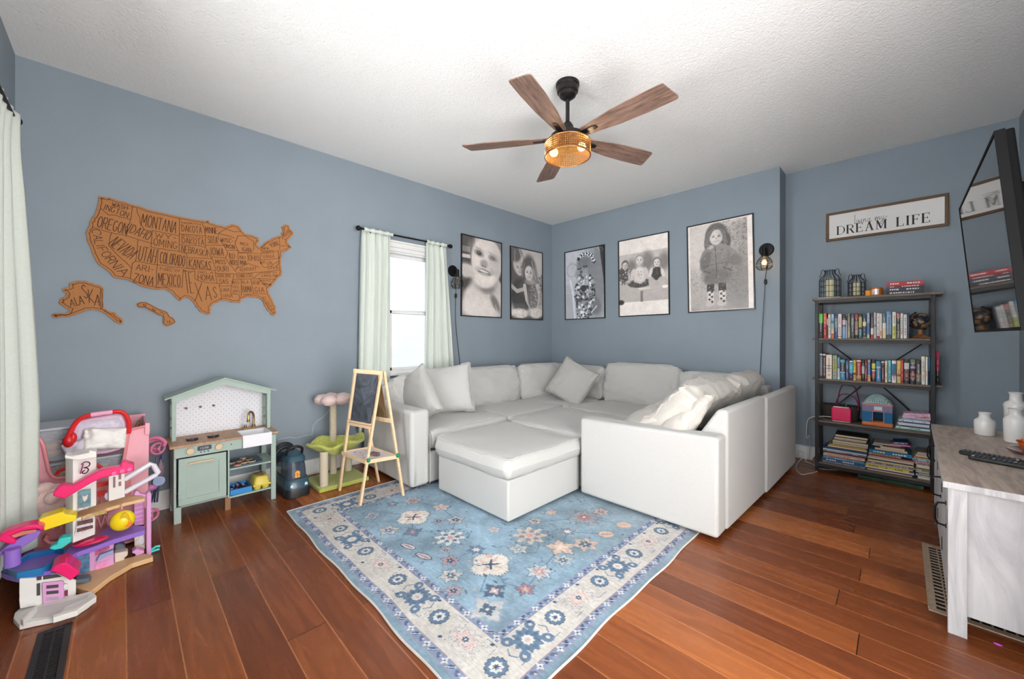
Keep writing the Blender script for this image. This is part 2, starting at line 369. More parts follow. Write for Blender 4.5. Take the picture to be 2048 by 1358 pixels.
m = MB(); m.box(XL, XL+.016, YF, YB, 0, BH); m.box(XL, XL+.024, YF, YB, 0, .018); structure(m, 'baseboard_left', TRIM, bevel=.003)
m = MB(); m.box(XL+.016, XJ, YB-.016, YB, 0, BH); structure(m, 'baseboard_back', TRIM, bevel=.003)
m = MB(); m.box(XJ+.001, XR-.016, YR-.016, YR, 0, BH); structure(m, 'baseboard_alcove', TRIM, bevel=.003)
m = MB(); m.box(XR-.016, XR, 1.66, YR, 0, BH); structure(m, 'baseboard_right', TRIM, bevel=.003)
m = MB(); m.box(XL+.016, XR, YF, YF+.016, 0, BH); structure(m, 'baseboard_front', TRIM, bevel=.003)
m = MB(); m.box(XR-.02, XR, 1.55, 1.65, 0, 2.25); m.box(XR-.02, XR, -.1, 0, 0, 2.25); m.box(XR-.02, XR, 0., 1.55, 2.15, 2.25); structure(m, 'trim_1', TRIM, bevel=.003)

GLASS = mat('window_glass', (235, 242, 248), .02, trans=1, var=0, ior=1.02)
FILM = mat('weathered_window_glass', (205, 214, 224), .5, trans=.55, var=.1, vs=5, ior=1.1)
def window(name, axis, a0, a1, z0, z1, p, inward, pane, trim=.07):
    """double-hung window: axis 'x' runs along x in a wall at y=p, 'y' runs along y in a wall at x=p"""
    def bx(mb, s0, s1, d0, d1, q0, q1):
        d0, d1 = sorted((p+inward*d0, p+inward*d1))
        if axis == 'y': mb.box(d0, d1, s0, s1, q0, q1)
        else: mb.box(s0, s1, d0, d1, q0, q1)
    c = Vector((p, (a0+a1)/2, z0)) if axis == 'y' else Vector(((a0+a1)/2, p, z0))
    r = bpy.data.objects.new(name, None); COL.objects.link(r); r.location = c; WLOC[r.name] = c; r['kind'] = 'structure'
    m = MB(); bx(m, a0-trim, a0, 0, .018, z0-.02, z1); bx(m, a1, a1+trim, 0, .018, z0-.02, z1)
    bx(m, a0-trim, a1+trim, 0, .02, z1, z1+.035); bx(m, a0-trim-.005, a1+trim+.005, 0, .032, z1+.035, z1+.05); bx(m, a0-trim, a1+trim, 0, .024, z1+.05, z1+.08); bx(m, a0-trim-.008, a1+trim+.008, 0, .04, z1+.08, z1+.1)
    build(m, 'window_casing', TRIM, r, bevel=.003)
    m = MB(); bx(m, a0-trim-.02, a1+trim+.02, -.02, .05, z0-.03, z0); build(m, 'window_sill', TRIM, r, bevel=.004)
    m = MB(); bx(m, a0, a0+.015, -T, 0, z0, z1); bx(m, a1-.015, a1, -T, 0, z0, z1); bx(m, a0, a1, -T, 0, z1-.015, z1); bx(m, a0, a1, -T, 0, z0, z0+.015); build(m, 'window_jamb', TRIM, r)
    zm = (z0+z1)/2
    for q0, q1, d in ((zm-.015, z1-.015, -.075), (z0+.015, zm+.015, -.045)):
        m = MB(); w_ = .03
        bx(m, a0+.015, a0+.015+w_, d, d+.025, q0, q1); bx(m, a1-.015-w_, a1-.015, d, d+.025, q0, q1); bx(m, a0+.015, a1-.015, d, d+.025, q1-w_, q1); bx(m, a0+.015, a1-.015, d, d+.025, q0, q0+w_)
        sash = build(m, 'sash', TRIM, r, bevel=.002)
        m = MB(); bx(m, a0+.04, a1-.04, d+.01, d+.014, q0+w_-.005, q1-w_+.005); build(m, 'window_pane', pane, sash, smooth=False)
window('window_1', 'y', WY0, WY1, WZ0, WZ1, XL, 1, GLASS)
window('window_2', 'x', FW[0][0], FW[0][1], .75, 2.05, YF, 1, GLASS)
window('window_3', 'x', FW[1][0], FW[1][1], .75, 2.05, YF, 1, GLASS)
# next-door house seen through the left window
SIDING = mat('pale_stained_wall_next_door', (226, 228, 230), .8, var=.08, vs=2.2, stretch=(1, 1, 3))
m = MB(); m.box(XL-2.6, XL-2.5, -1.5, 9.5, 0, 4.2)
structure(m, 'next_door_wall', SIDING, smooth=False)
# cable of the wall crack / patched plaster lines on the left wall
PL = mat('pale_plaster_repair', (178, 188, 198), .7, var=.05)
m = MB()
for pts in ([(1090, 590), (1180, 570), (1240, 578), (1300, 560), (1375, 545), (1385, 470), (1420, 430), (1460, 405), (1500, 370), (1540, 310)], [(1540, 310), (1570, 350), (1580, 420), (1575, 440)]):
    m.strip([AX(300+x/4.243, 740+y/4.243, XL+.0004) for x, y in pts], .005, (1, 0, 0), .0012)
build(m, 'plaster_crack', PL, wall_left, smooth=False, recalc=False)
# ================================================================== SOFA AND SOFT SEATING
LINEN = mat('light_grey_linen', (189, 188, 185), .92, var=.035, vs=220, bump=.22, bs=650, sheen=.15, spec=.2)
LINEN2 = mat('grey_throw_linen', (184, 183, 179), .92, var=.045, vs=200, bump=.25, bs=600, sheen=.15, spec=.2)
LINEN3 = mat('cream_linen', (193, 188, 181), .92, var=.04, vs=200, bump=.22, bs=600, sheen=.15, spec=.2)
DARKF = mat('dark_plastic_foot', (30, 30, 32), .5)
def cushion_mb(wd, dp, th, M, edge=.3, conc=.0, n=22, seed=0, wr=.006, fw=7., sag=0., pw=2.4, cr=.0):
    """puffed cushion: wd x dp outline, th thick, local z = thickness, placed by matrix M. edge = rim half-thickness share"""
    mb = MB(); h = th/2; e = h*edge
    ts = [math.sin((i/n*2-1)*PI/2*.92)/math.sin(PI/2*.92) for i in range(n+1)]
    def f(t): return max(0, 1-abs(t)**pw)**.5
    off = Vector((seed*7.3, seed*3.1, seed*1.7))
    def pos(u, v, sgn, k=1):
        x = wd/2*u*(1-conc*(1-v*v)*abs(u)-cr*abs(v)**7); y = dp/2*v*(1-conc*(1-u*u)*abs(v)-cr*1.3*abs(u)**7)
        z = (e+(h-e)*f(u)*f(v)*(1 if sgn > 0 else 1))
        p = Vector((x, y, sgn*z*k))
        q = Vector((x*fw, y*fw, sgn*3.))+off
        rim = (max(abs(u), abs(v)))**3
        d = mnoise.noise(q)*wr*1.6+abs(mnoise.noise(Vector((q.x*.8+q.y*2.1, q.y*.7-q.x*1.7, q.z))))*wr*(1.+2.2*rim)
        d += wr*1.5*rim*mnoise.noise(Vector((u*11*wd, v*11*dp, 9.7+sgn))*2.1+off)
        p.z += sgn*d-(sag*(1-u*u)*(1-v*v) if sgn > 0 else 0)
        return p
    idx = {}; vs = []
    for sg in (1, -1):
        for i, u in enumerate(ts):
            for j, v in enumerate(ts): idx[(sg, i, j)] = len(vs); vs.append(pos(u, v, sg))
    fs = []
    for i in range(n):
        for j in range(n):
            fs.append((idx[1, i, j], idx[1, i+1, j], idx[1, i+1, j+1], idx[1, i, j+1]))
            fs.append((idx[-1, i, j], idx[-1, i, j+1], idx[-1, i+1, j+1], idx[-1, i+1, j]))
    ring = [(i, 0) for i in range(n)]+[(n, j) for j in range(n)]+[(i, n) for i in range(n, 0, -1)]+[(0, j) for j in range(n, 0, -1)]
    mids = []
    for (i, j) in ring:
        a = vs[idx[1, i, j]]; b = vs[idx[-1, i, j]]; c = (a+b)/2; o_ = Vector((c.x/(wd/2), c.y/(dp/2), 0)); o_ = Vector((o_.x if abs(o_.x) > .98 else 0, o_.y if abs(o_.y) > .98 else 0, 0))
        if o_.length: o_.normalize()
        mids.append(len(vs)); vs.append(c+o_*e*.75)
    R = len(ring)
    for k in range(R):
        a = ring[k]; b = ring[(k+1) % R]
        fs.append((idx[(1,)+a], idx[(1,)+b], mids[(k+1) % R], mids[k])); fs.append((mids[k], mids[(k+1) % R], idx[(-1,)+b], idx[(-1,)+a]))
    mb.add([M @ p for p in vs], fs)
    seam = [M @ (vs[idx[(1,)+r]]) for r in ring]
    return mb, seam, [M @ vs[i] for i in mids]
def place(loc, rx=0, ry=0, rz=0):
    return Matrix.Translation(loc) @ Euler((math.radians(rx), math.radians(ry), math.radians(rz)), 'XYZ').to_matrix().to_4x4()
def frame(loc, face, up, roll=0.):
    """matrix whose local z looks along face and local y along up"""
    z = Vector(face).normalized(); y = Vector(up); y = (y-z*y.dot(z)).normalized(); x = y.cross(z)
    return Matrix.Translation(loc) @ Matrix((x, y, z)).transposed().to_4x4() @ Matrix.Rotation(math.radians(roll), 4, 'Z')
def seat_cushion(root, x0, x1, y0, y1, z0, z1, seed, name='seat_cushion', m=None):
    mb, sm, _ = cushion_mb(x1-x0-.008, y1-y0-.008, z1-z0, place(((x0+x1)/2, (y0+y1)/2, (z0+z1)/2)), edge=.74, n=22, seed=seed, wr=.005, fw=3.5, pw=4, cr=.02)
    o = build(mb, name, m or LINEN, root, sharp=60, sub=1)
    p = MB().tube(sm, .005, 6, closed=True); build(p, 'piping', m or LINEN, o)
    return o
def back_cushion(root, loc, face, wd, ht, th, seed, name='back_cushion', m=None, roll=0, up=(0, 0, 1), wr=.009, edge=.5):
    mb, sm, _ = cushion_mb(wd, ht, th, frame(loc, face, up, roll), edge=edge*.8, n=28, seed=seed, wr=wr*1.3, fw=6, pw=2.6, cr=.05)
    o = build(mb, name, m or LINEN, root, sharp=60, sub=1)
    p = MB().tube(sm, .0045, 6, closed=True); build(p, 'piping', m or LINEN, o)
    return o
def loft(mb, rings, cap0=True, cap1=True, mi=0):
    n = len(rings[0]); vs = [p for r_ in rings for p in r_]; fs = [(i*n+j, i*n+(j+1) % n, (i+1)*n+(j+1) % n, (i+1)*n+j) for i in range(len(rings)-1) for j in range(n)]
    if cap0: fs.append(list(range(n))[::-1])
    if cap1: fs.append([(len(rings)-1)*n+j for j in range(n)])
    return mb.add(vs, fs, mi)
def soft_box(mb, x0, x1, y0, y1, z0, z1, nx=6, ny=6, nz=4, amp=.003, seed=0, mi=0):
    """upholstered block: subdivided box, faintly uneven"""
    def side(o, a, b, na, nb):
        base = len(mb.v); vs = []; fs = []
        for i in range(na+1):
            for j in range(nb+1):
                p = Vector(o)+Vector(a)*(i/na)+Vector(b)*(j/nb)
                vs.append(p)
        for i in range(na):
            for j in range(nb): k = i*(nb+1)+j; fs.append((k, k+nb+1, k+nb+2, k+1))
        mb.add(vs, fs, mi)
    X = (x1-x0, 0, 0); Y_ = (0, y1-y0, 0); Z_ = (0, 0, z1-z0)
    side((x0, y0, z0), X, Z_, nx, nz); side((x0, y1, z0), X, Z_, nx, nz); side((x0, y0, z0), Y_, Z_, ny, nz); side((x1, y0, z0), Y_, Z_, ny, nz)
    side((x0, y0, z0), X, Y_, nx, ny); side((x0, y0, z1), X, Y_, nx, ny)
    return mb
SEAT_Z0, SEAT_Z1 = .265, .435
sofa = thing('sectional_sofa', (-2.1, 3.3, 0), 'large U-shaped light grey linen sectional sofa filling the corner of the room', 'sofa')
def block(name, x0, x1, y0, y1, z0, z1, bev=.022, parent=sofa, m=LINEN, seed=0):
    mb = MB(); soft_box(mb, x0, x1, y0, y1, z0, z1); return build(mb, name, m, parent, bevel=bev, seg=4, sharp=60)
ZF = .028
arm_l = block('armrest', -3.345, -2.535, 1.492, 1.652, ZF, .592, .028)
build(MB().tube([(-2.541, 1.655, .03), (-2.541, 1.655, .4)], .003, 6), 'piping', LINEN, arm_l)
block('frame_back', -3.35, -3.292, 1.655, 4.215, ZF, .70, .03)
block('frame_back', -3.290, -.835, 4.06, 4.215, ZF, .70, .03)
# right-hand arm facing the camera and the outer back panel beside it
mb = MB(); mb.prism([(-1.626, 2.315, ZF), (-.712, 2.315, ZF), (-.712, 2.315, .588), (-1.2, 2.315, .572), (-1.626, 2.315, .562)], (0, .14, 0))
build(mb, 'armrest', LINEN, sofa, bevel=.02, seg=4, sharp=50)
def back_section(x, y, zt): return [(x, y, ZF), (x, y, zt), (x-.055, y, zt), (x-.20, y, .50), (x-.20, y, ZF)]
pan = MB(); loft(pan, [back_section(-.705, 2.458, .722), back_section(-.682, 3.232, .722)]); build(pan, 'frame_back', LINEN, sofa, bevel=.02, seg=4, sharp=50)
pan = MB(); loft(pan, [back_section(-.672, 3.236, .715), back_section(-.655, 4.2, .715)]); build(pan, 'frame_back', LINEN, sofa, bevel=.02, seg=4, sharp=50)
# seat bases
block('seat_base', -3.290, -2.55, 1.656, 2.50, ZF, .262, .012); block('seat_base', -3.290, -2.55, 2.504, 3.30, ZF, .262, .012)
block('seat_base', -3.290, -2.50, 3.304, 4.058, ZF, .262, .012); block('seat_base', -2.496, -1.64, 3.30, 4.058, ZF, .262, .012)
block('seat_base', -1.636, -.862, 3.24, 4.058, ZF, .262, .012); block('seat_base', -1.62, -.862, 2.46, 3.236, ZF, .262, .012)
for i, q in enumerate(((-3.29, -2.545, 1.658, 2.50), (-3.29, -2.5, 2.505, 3.27), (-3.29, -2.44, 3.275, 4.05), (-2.435, -1.62, 3.2, 4.05), (-1.615, -.865, 3.24, 4.05), (-1.615, -.865, 2.462, 3.235))):
    seat_cushion(sofa, *q, SEAT_Z0, SEAT_Z1, 3+i)
for x, y in ((-3.30, 1.55), (-2.6, 1.55), (-2.6, 2.5), (-3.30, 4.1), (-2.5, 3.4), (-1.55, 2.4), (-.78, 2.4), (-.75, 3.2), (-.74, 4.1), (-1.7, 3.4)):
    build(MB().cyl((x, y, 0.007), (x, y, ZF+.002), .022, n=12), 'foot', DARKF, sofa)
# loose back cushions belong to the sofa
back_cushion(sofa, (-3.17, 2.07, .60), (1, 0, .18), .80, .37, .20, 11)
back_cushion(sofa, (-3.16, 2.83, .605), (1, -.03, .2), .76, .40, .21, 12)
back_cushion(sofa, (-3.10, 3.60, .60), (1, -.2, .2), .72, .40, .22, 13)
back_cushion(sofa, (-2.72, 3.93, .60), (-.03, -1, .2), .66, .37, .20, 14)
back_cushion(sofa, (-1.965, 3.92, .625), (.03, -1, .22), .82, .43, .22, 15)
back_cushion(sofa, (-1.27, 3.92, .60), (0, -1, .25), .56, .38, .22, 16, wr=.014)
back_cushion(sofa, (-.985, 3.55, .64), (-1, 0, .55), .70, .44, .21, 17, m=LINEN3, wr=.012)
back_cushion(sofa, (-1.04, 2.83, .63), (-1, .05, .72), .74, .46, .23, 18, m=LINEN3, wr=.014)

def throw_pillow(loc, face, sz, th, label, seed, roll=0, up=(0, 0, 1), m=LINEN2, wr=.008, group='loose throw pillows on the sectional sofa', zip_=False):
    M = frame(loc, face, up, roll); mb, sm, mid = cushion_mb(sz[0], sz[1], th, M, edge=.16, conc=.035, n=26, seed=seed, wr=wr, fw=7, pw=2.2)
    r = thing('throw_pillow', Vector(loc)-Vector((0, 0, sz[1]/2)), label, 'pillow', group)
    build(mb, 'pillow_cover', m, r, sharp=70, sub=1)
    build(MB().tube(mid, .004, 6, closed=True), 'welt', m, r)
    return r
throw_pillow((-3.03, 1.835, .60), (.20, -.97, .03), (.44, .43), .17, 'square light grey throw pillow leaning in the corner beside the chalkboard easel', 31, up=(-.22, -.08, .36))
throw_pillow((-3.04, 2.17, .645), (.66, -.70, .30), (.46, .44), .20, 'plump pale grey throw pillow standing behind the one in the easel corner', 32, up=(-.22, .05, .9), m=LINEN)
throw_pillow((-2.60, 3.55, .63), (.28, -.9, .42), (.45, .45), .17, 'darker grey square throw pillow tilted on its corner in the back of the sofa', 33, roll=-26, m=mat('mid_grey_linen', (176, 175, 170), .92, var=.05, vs=200, bump=.25, bs=600))
throw_pillow((-1.06, 2.60, .60), (-.55, -.5, .62), (.46, .38), .19, 'crumpled cream throw pillow behind the near right arm of the sofa', 34, roll=12, m=LINEN3, wr=.010)
throw_pillow((-1.34, 2.62, .525), (-.5, -.25, .83), (.42, .40), .12, 'flat cream throw pillow lying on the seat beside the crumpled one', 35, roll=-14, m=LINEN3, wr=.009)

# ottomans filling the middle of the U
def ottoman(x0, x1, y0, y1, z1, label, seed):
    r = thing('ottoman', ((x0+x1)/2, (y0+y1)/2, 0), label, 'ottoman')
    block('ottoman_base', x0+.012, x1-.012, y0+.012, y1-.012, .022, .272, .012, r)
    mb, sm, _ = cushion_mb(x1-x0, y1-y0, z1-.27, place(((x0+x1)/2, (y0+y1)/2, (.27+z1)/2)), edge=.8, n=24, seed=seed, wr=.005, fw=3, pw=4, cr=.018)
    o = build(mb, 'ottoman_cushion', LINEN, r, sharp=60, sub=1); build(MB().tube(sm, .005, 6, closed=True), 'piping', LINEN, o)
    for x in (x0+.06, x1-.06):
        for y in (y0+.06, y1-.06): build(MB().cyl((x, y, .007), (x, y, .023), .02, n=12), 'foot', DARKF, r)
    return r
ottoman(-2.425, -1.665, 1.632, 2.395, .412, 'light grey storage ottoman standing on the rug at the open end of the sofa', 41)
ottoman(-2.425, -1.635, 2.402, 3.19, .43, 'second light grey ottoman pushed between the first one and the sofa seats', 42)

# ================================================================== RUG
def make_rug():
    x0, x1, y0, y1 = -2.832, -.832, .750, 3.50
    xs = np.linspace(x0, x1, 560); ys = np.concatenate([np.linspace(y0, 2.45, 480), np.linspace(2.47, y1, 60)])
    BLUE = (128, 152, 168); p = Paint(xs, ys, BLUE)
    NAVY = (68, 84, 106); MID = (96, 118, 142); CREAM = (194, 190, 184); WHITE = (204, 203, 200); PINK = (190, 150, 146); PEACH = (208, 178, 158); DKPINK = (158, 112, 116); SLATE = (84, 104, 124)
    # mottled, worn field
    for k, (amp, sc_) in enumerate(((.10, 90), (.10, 40), (.06, 14))): p.noise(amp, sc_, k)
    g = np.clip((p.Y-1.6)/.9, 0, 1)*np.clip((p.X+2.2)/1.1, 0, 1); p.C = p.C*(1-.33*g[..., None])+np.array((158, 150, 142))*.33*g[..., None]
    ey = .022
    def ringbox(d0, d1, col):   # frame between distances d0 and d1 from the edge
        m_ = np.minimum.reduce([p.X-x0, x1-p.X, p.Y-y0, y1-p.Y]); p.mix(((m_ >= d0) & (m_ < d1))*1., col)
    ringbox(.068, .237, CREAM)
    ringbox(.036, .068, (128, 142, 172)); ringbox(.237, .268, (128, 142, 172))
    ringbox(.064, .069, (142, 128, 146)); ringbox(.034, .037, (150, 138, 156)); ringbox(.236, .239, (110, 112, 140)); ringbox(.266, .269, (132, 130, 156))
    # guard-stripe motifs
    def motifs(d):
        pts = []
        k = 0; x = x0+d
        while x < x1-d: pts.append((x, y0+d, 0, k)); x += .0365; k += 1
        y = y0+d; k = 0
        while y < min(y1-d, 2.9): pts.append((x1-d, y, 1, k)); pts.append((x0+d, y, 1, k)); y += .0365; k += 1
        for (a, b, o, k) in pts:
            if k % 3 == 0: p.flower(a, b, .0125, 4, .35, WHITE, 0); p.ell(a, b, .0045, .0045, NAVY, 0)
            elif k % 3 == 1: p.ell(a, b, .0165 if not o else .008, .008 if not o else .0165, NAVY, 0, rot=.7); p.line([(a-.014, b-.012), (a+.004, b), (a+.014, b+.013)], .003, WHITE)
            else: p.ell(a, b, .014 if not o else .008, .008 if not o else .014, SLATE, 0, rot=-.6); p.ell(a+.008, b+.003, .005, .004, (196, 178, 186), 0)
    motifs(.052); motifs(.2525)
    # border medallions
    def small(x, y):
        p.flower(x, y, .042, 14, .06, MID); p.flower(x, y, .042, 14, .06, NAVY, ring=.004); p.flower(x, y, .023, 8, .14, WHITE); p.flower(x, y, .011, 7, .3, NAVY)
    def big_blue(x, y, ax):
        r = random.Random(int(x*1000+y*77))
        for s in (-1, 1):
            for t in (-1, 1):
                a, b = (s*.062, t*.046); a, b = (a, b) if ax == 0 else (b, a)
                p.ell(x+a, y+b, .026, .022, MID, 0, rot=.8*s*t); p.ell(x+a*.98, y+b*1.04, .008, .007, CREAM, 0)
        p.flower(x, y, .056, 12, .12, MID, .4); p.flower(x, y, .04, 8, .22, SLATE, .3); p.flower(x, y, .033, 9, .12, MID)
        p.flower(x, y, .0235, 9, .10, WHITE); p.flower(x, y, .011, 6, .2, (188, 160, 158), ring=.004); p.flower(x, y, .004, 5, .2, PINK)
        for s in (-1, 1):
            q = [(x+s*.085, y+.03), (x+s*.10, y+.005), (x+s*.085, y-.02)] if ax == 0 else [(x+.03, y+s*.085), (x+.005, y+s*.10), (x-.02, y+s*.085)]
            p.line(q, .005, MID)
    def big_pink(x, y, ax):
        sx, sy = ((1.25, .85) if ax == 0 else (.85, 1.25))
        p.flower(x, y, .056, 11, .16, (150, 146, 156), sx=sx, sy=sy, ring=.0028); p.flower(x, y, .037, 13, .14, (202, 176, 174), .5, sx=sx, sy=sy)
        p.flower(x, y, .037, 13, .14, DKPINK, .5, sx=sx, sy=sy, ring=.0028, a=.7); p.flower(x, y, .026, 9, .15, CREAM); p.flower(x, y, .016, 7, .18, (200, 178, 176)); p.flower(x, y, .0125, 6, .2, NAVY); p.ell(x, y, .005, .004, WHITE, 0)
        for s in (-1, 1):
            for t in (-1, 1):
                a, b = (s*.085, t*.05) if ax == 0 else (s*.05, t*.085); p.flower(x+a*.8, y+b*.8, .016, 5, .35, (150, 146, 156), s+t, ring=.0025)
    yb = y0+.163; cx = x1-.163
    seq = ['s', 'p', 's', 'b']
    for k in range(11):
        x = -.990-.1707*k; t = seq[k % 4]
        if t == 's': small(x, yb)
        elif t == 'p': big_pink(x, yb, 0)
        else: big_blue(x, yb, 0)
        if k < 10:
            p.line([(x-.05, yb), (x-.06, yb+(.06 if k % 4 < 2 else -.06)), (x-.115, yb+(.06 if k % 4 < 2 else -.06))], .0022, (120, 132, 152))
    for side_x in (cx, x0+.163-.03*0):
        for k in range(1, 13):
            y = yb+.165*k; t = ['s', 'b', 's', 'p'][k % 4]
            if t == 's': small(side_x, y)
            elif t == 'p': big_pink(side_x, y, 1)
            else: big_blue(side_x, y, 1)
            p.line([(side_x+.062, y-.05), (side_x+.062, y-.1)], .0022, (120, 132, 152))
            p.ell(side_x-.058, y+.07, .009, .007, NAVY, 0, rot=.6)
        
    for k in range(10):
        x = -1.07-.1707*k; p.ell(x, yb+(-.058 if k % 2 else .056), .009, .007, NAVY, 0, rot=.5)
    # field flowers at their places
    def cream_big(x, y):
        n = 40; pts = []
        for i in range(n*2):
            a = 2*PI*i/(n*2); R = (.088+.03*abs(math.sin(2*a))**.8)*(1 if i % 2 else .86); pts.append((x+R*math.cos(a+.785)*.95, y+R*math.sin(a+.785)*.95))
        p.poly([(x+(a-x)*1.05, y+(b-y)*1.05) for a, b in pts], NAVY, .8); p.poly(pts, (210, 204, 196))
        for a in (.3, 1.9, 3.4, 5.): p.ell(x+.045*math.cos(a), y+.045*math.sin(a), .028, .009, (202, 172, 160), 0, rot=a)
        for a in (.9, 2.3, 4., 5.6): p.ell(x+.022*math.cos(a), y+.022*math.sin(a), .026, .006, NAVY, 0, rot=a)
        p.ell(x, y, .012, .012, NAVY, 0); p.flower(x-.06, y+.045, .018, 6, .2, (198, 160, 156))
    def snow(x, y, c1=WHITE, c2=MID, s=1.):
        p.flower(x, y, .085*s, 16, .25, SLATE, ring=.008*s); p.flower(x, y, .07*s, 8, .25, c1)
        for i in range(6): a = i*PI/3; p.flower(x+.042*s*math.cos(a), y+.042*s*math.sin(a), .014*s, 5, .25, c2)
        p.flower(x, y, .018*s, 6, .3, PINK)
    def bloom(x, y, r, c1, c2, n=6, ph=0, out=SLATE):
        c1 = tuple(.8*a+.2*b for a, b in zip(c1, BLUE)); p.flower(x, y, r*1.16, n, .26, out, ph, a=.6, jag=1); p.flower(x, y, r, n, .26, c1, ph, jag=1); p.flower(x, y, r*.62, n+2, .3, out, ph, a=.5, ring=.003, jag=1); p.flower(x, y, r*.5, n, .3, c2, ph+1, jag=1); p.ell(x, y, r*.14, r*.14, WHITE, 0)
    vine = [(-2.45, 1.15), (-2.2, 1.3), (-2.016, 1.195), (-1.9, 1.34), (-1.624, 1.178), (-1.609, 1.337), (-1.454, 1.302), (-1.33, 1.13), (-1.29, 1.18)]
    p.line(vine, .006, (88, 118, 150), .8); p.line([(-1.454, 1.302), (-1.3, 1.25), (-1.2, 1.285), (-1.241, 1.431), (-1.3, 1.675), (-1.38, 1.838), (-1.203, 1.971)], .006, (92, 116, 142), .8)
    p.line([(-2.4, 1.422), (-2.172, 1.503), (-1.959, 1.463), (-1.81, 1.313)], .006, (80, 112, 140), .8); p.line([(-1.6, 1.769), (-1.415, 2.057), (-1.187, 2.144)], .006, (96, 112, 130), .8)
    cream_big(-1.454, 1.302); cream_big(-2.176, 1.298); snow(-1.81, 1.313); snow(-1.506, 1.65, (186, 178, 168), (132, 128, 140), 1.15)
    bloom(-1.415, 2.057, .075, (150, 148, 150), DKPINK, 9, .4, (104, 104, 112)); bloom(-2.016, 1.195, .04, MID, (164, 128, 136), 4, .8, NAVY); bloom(-2.132, 1.106, .045, (202, 186, 172), MID, 5)
    for x, y in ((-1.896, 1.097), (-1.754, 1.104)):
        p.ell(x, y, .055, .022, NAVY, 0, rot=.25); p.ell(x, y, .048, .017, (190, 184, 184), 0, rot=.25); p.ell(x, y, .038, .004, DKPINK, 0, rot=.25)
    bloom(-1.624, 1.178, .036, (182, 138, 138), NAVY, 5, 1, NAVY); bloom(-1.521, 1.106, .042, (204, 190, 176), SLATE, 6); bloom(-1.241, 1.431, .05, WHITE, PINK, 7, .3)
    bloom(-1.224, 1.079, .06, (196, 190, 186), SLATE, 4, .8, (150, 160, 176)); bloom(-1.609, 1.337, .035, MID, WHITE, 6, 0, NAVY)
    for x, y in ((-1.187, 2.144), (-1.203, 1.971)): p.ell(x, y, .042, .034, PEACH, 0, rot=.8); p.line([(x-.02, y-.02), (x+.02, y+.02)], .004, SLATE)
    bloom(-1.301, 1.675, .06, PEACH, (216, 190, 172), 5, .4, (120, 112, 116)); bloom(-1.227, 1.796, .055, PEACH, SLATE, 6, .2, (150, 138, 134)); bloom(-1.29, 1.18, .04, NAVY, (190, 160, 160), 4, .3, NAVY)
    bloom(-1.2, 1.285, .034, DKPINK, (196, 150, 146), 5, 0, NAVY); bloom(-1.451, 1.502, .04, (196, 184, 168), BLUE, 5); bloom(-1.38, 1.838, .035, (132, 122, 130), WHITE, 6); bloom(-1.606, 1.963, .03, PEACH, (206, 160, 140), 6)
    bloom(-1.6, 1.80, .032, PEACH, SLATE, 5); bloom(-2.172, 1.503, .045, (200, 184, 170), PINK, 5); bloom(-2.4, 1.422, .045, (190, 168, 166), DKPINK, 6); bloom(-1.959, 1.463, .042, (196, 182, 172), NAVY, 5); bloom(-1.22, 1.588, .04, (190, 186, 180), SLATE, 6)
    rr = random.Random(77)
    for k in range(170):
        x, y = rr.uniform(x0+.30, x1-.30), rr.uniform(y0+.30, 2.4); a = rr.uniform(0, PI); c_ = rr.choice((NAVY, SLATE, MID, (176, 160, 156), (186, 178, 170), (92, 112, 136)))
        p.ell(x, y, rr.uniform(.007, .02), rr.uniform(.003, .007), c_, 0, rot=a, a=.75)
        if k % 4 == 0: L_ = rr.uniform(.03, .07); p.line([(x, y), (x+L_*math.cos(a), y+L_*math.sin(a)), (x+L_*1.5*math.cos(a+.6), y+L_*1.5*math.sin(a+.6))], .0035, SLATE, .7)
    bloom(-1.38, 2.2, .04, PEACH, DKPINK, 6); bloom(-1.7, 1.55, .03, WHITE, PINK, 5); bloom(-2.38, 1.12, .038, (188, 178, 176), MID, 4, .5); bloom(-2.45, 1.3, .03, MID, PINK, 5); bloom(-2.02, 1.38, .03, (170, 150, 160), NAVY, 6)
    bloom(-1.42, 1.05, .03, PINK, NAVY, 5); bloom(-1.72, 1.22, .025, (190, 170, 160), SLATE, 6)
    p.noise(.06, 3, 9); p.noise(.05, 24, 8)
    def fn(x, y):
        # the hem is not quite straight
        d = np.minimum.reduce([x-x0, x1-x, y-y0]); k = np.clip(1-d/.12, 0, 1)
        yy = y+(.004*np.sin(x*6.5)+.004*np.sin(x*15))*np.clip(1-(y-y0)/.2, 0, 1)
        xx = x+(.004*np.sin(y*7+1)+.003*np.sin(y*17))*np.clip(1-(x1-x)/.2, 0, 1)
        return np.stack([xx, yy, .0062+0*x], 1)
    rg = thing('area_rug', ((x0+x1)/2, (y0+y1)/2, 0), 'faded blue oriental-style rug with cream floral border under the sofa', 'rug')
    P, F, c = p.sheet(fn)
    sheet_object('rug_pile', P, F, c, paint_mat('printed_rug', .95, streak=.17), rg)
    # bound hem around the edge
    hm = []
    for t in np.linspace(0, 1, 90): x = x0+(x1-x0)*t; hm.append((x, y0+(.004*math.sin(x*6.5)+.004*math.sin(x*15)), .0045))
    for t in np.linspace(0, 1, 90)[1:]: y = y0+(y1-y0)*t; hm.append((x1+(.004*math.sin(y*7+1)+.003*math.sin(y*17)), y, .0045))
    hm += [(x0, y1, .0045)]+[(x0, y1+(y0-y1)*t, .0045) for t in np.linspace(0, 1, 30)[1:-1]]
    build(MB().tube(hm, .0045, 6, closed=True), 'hem', mat('cream_rug_binding', (204, 198, 190), .9), rg)
make_rug()
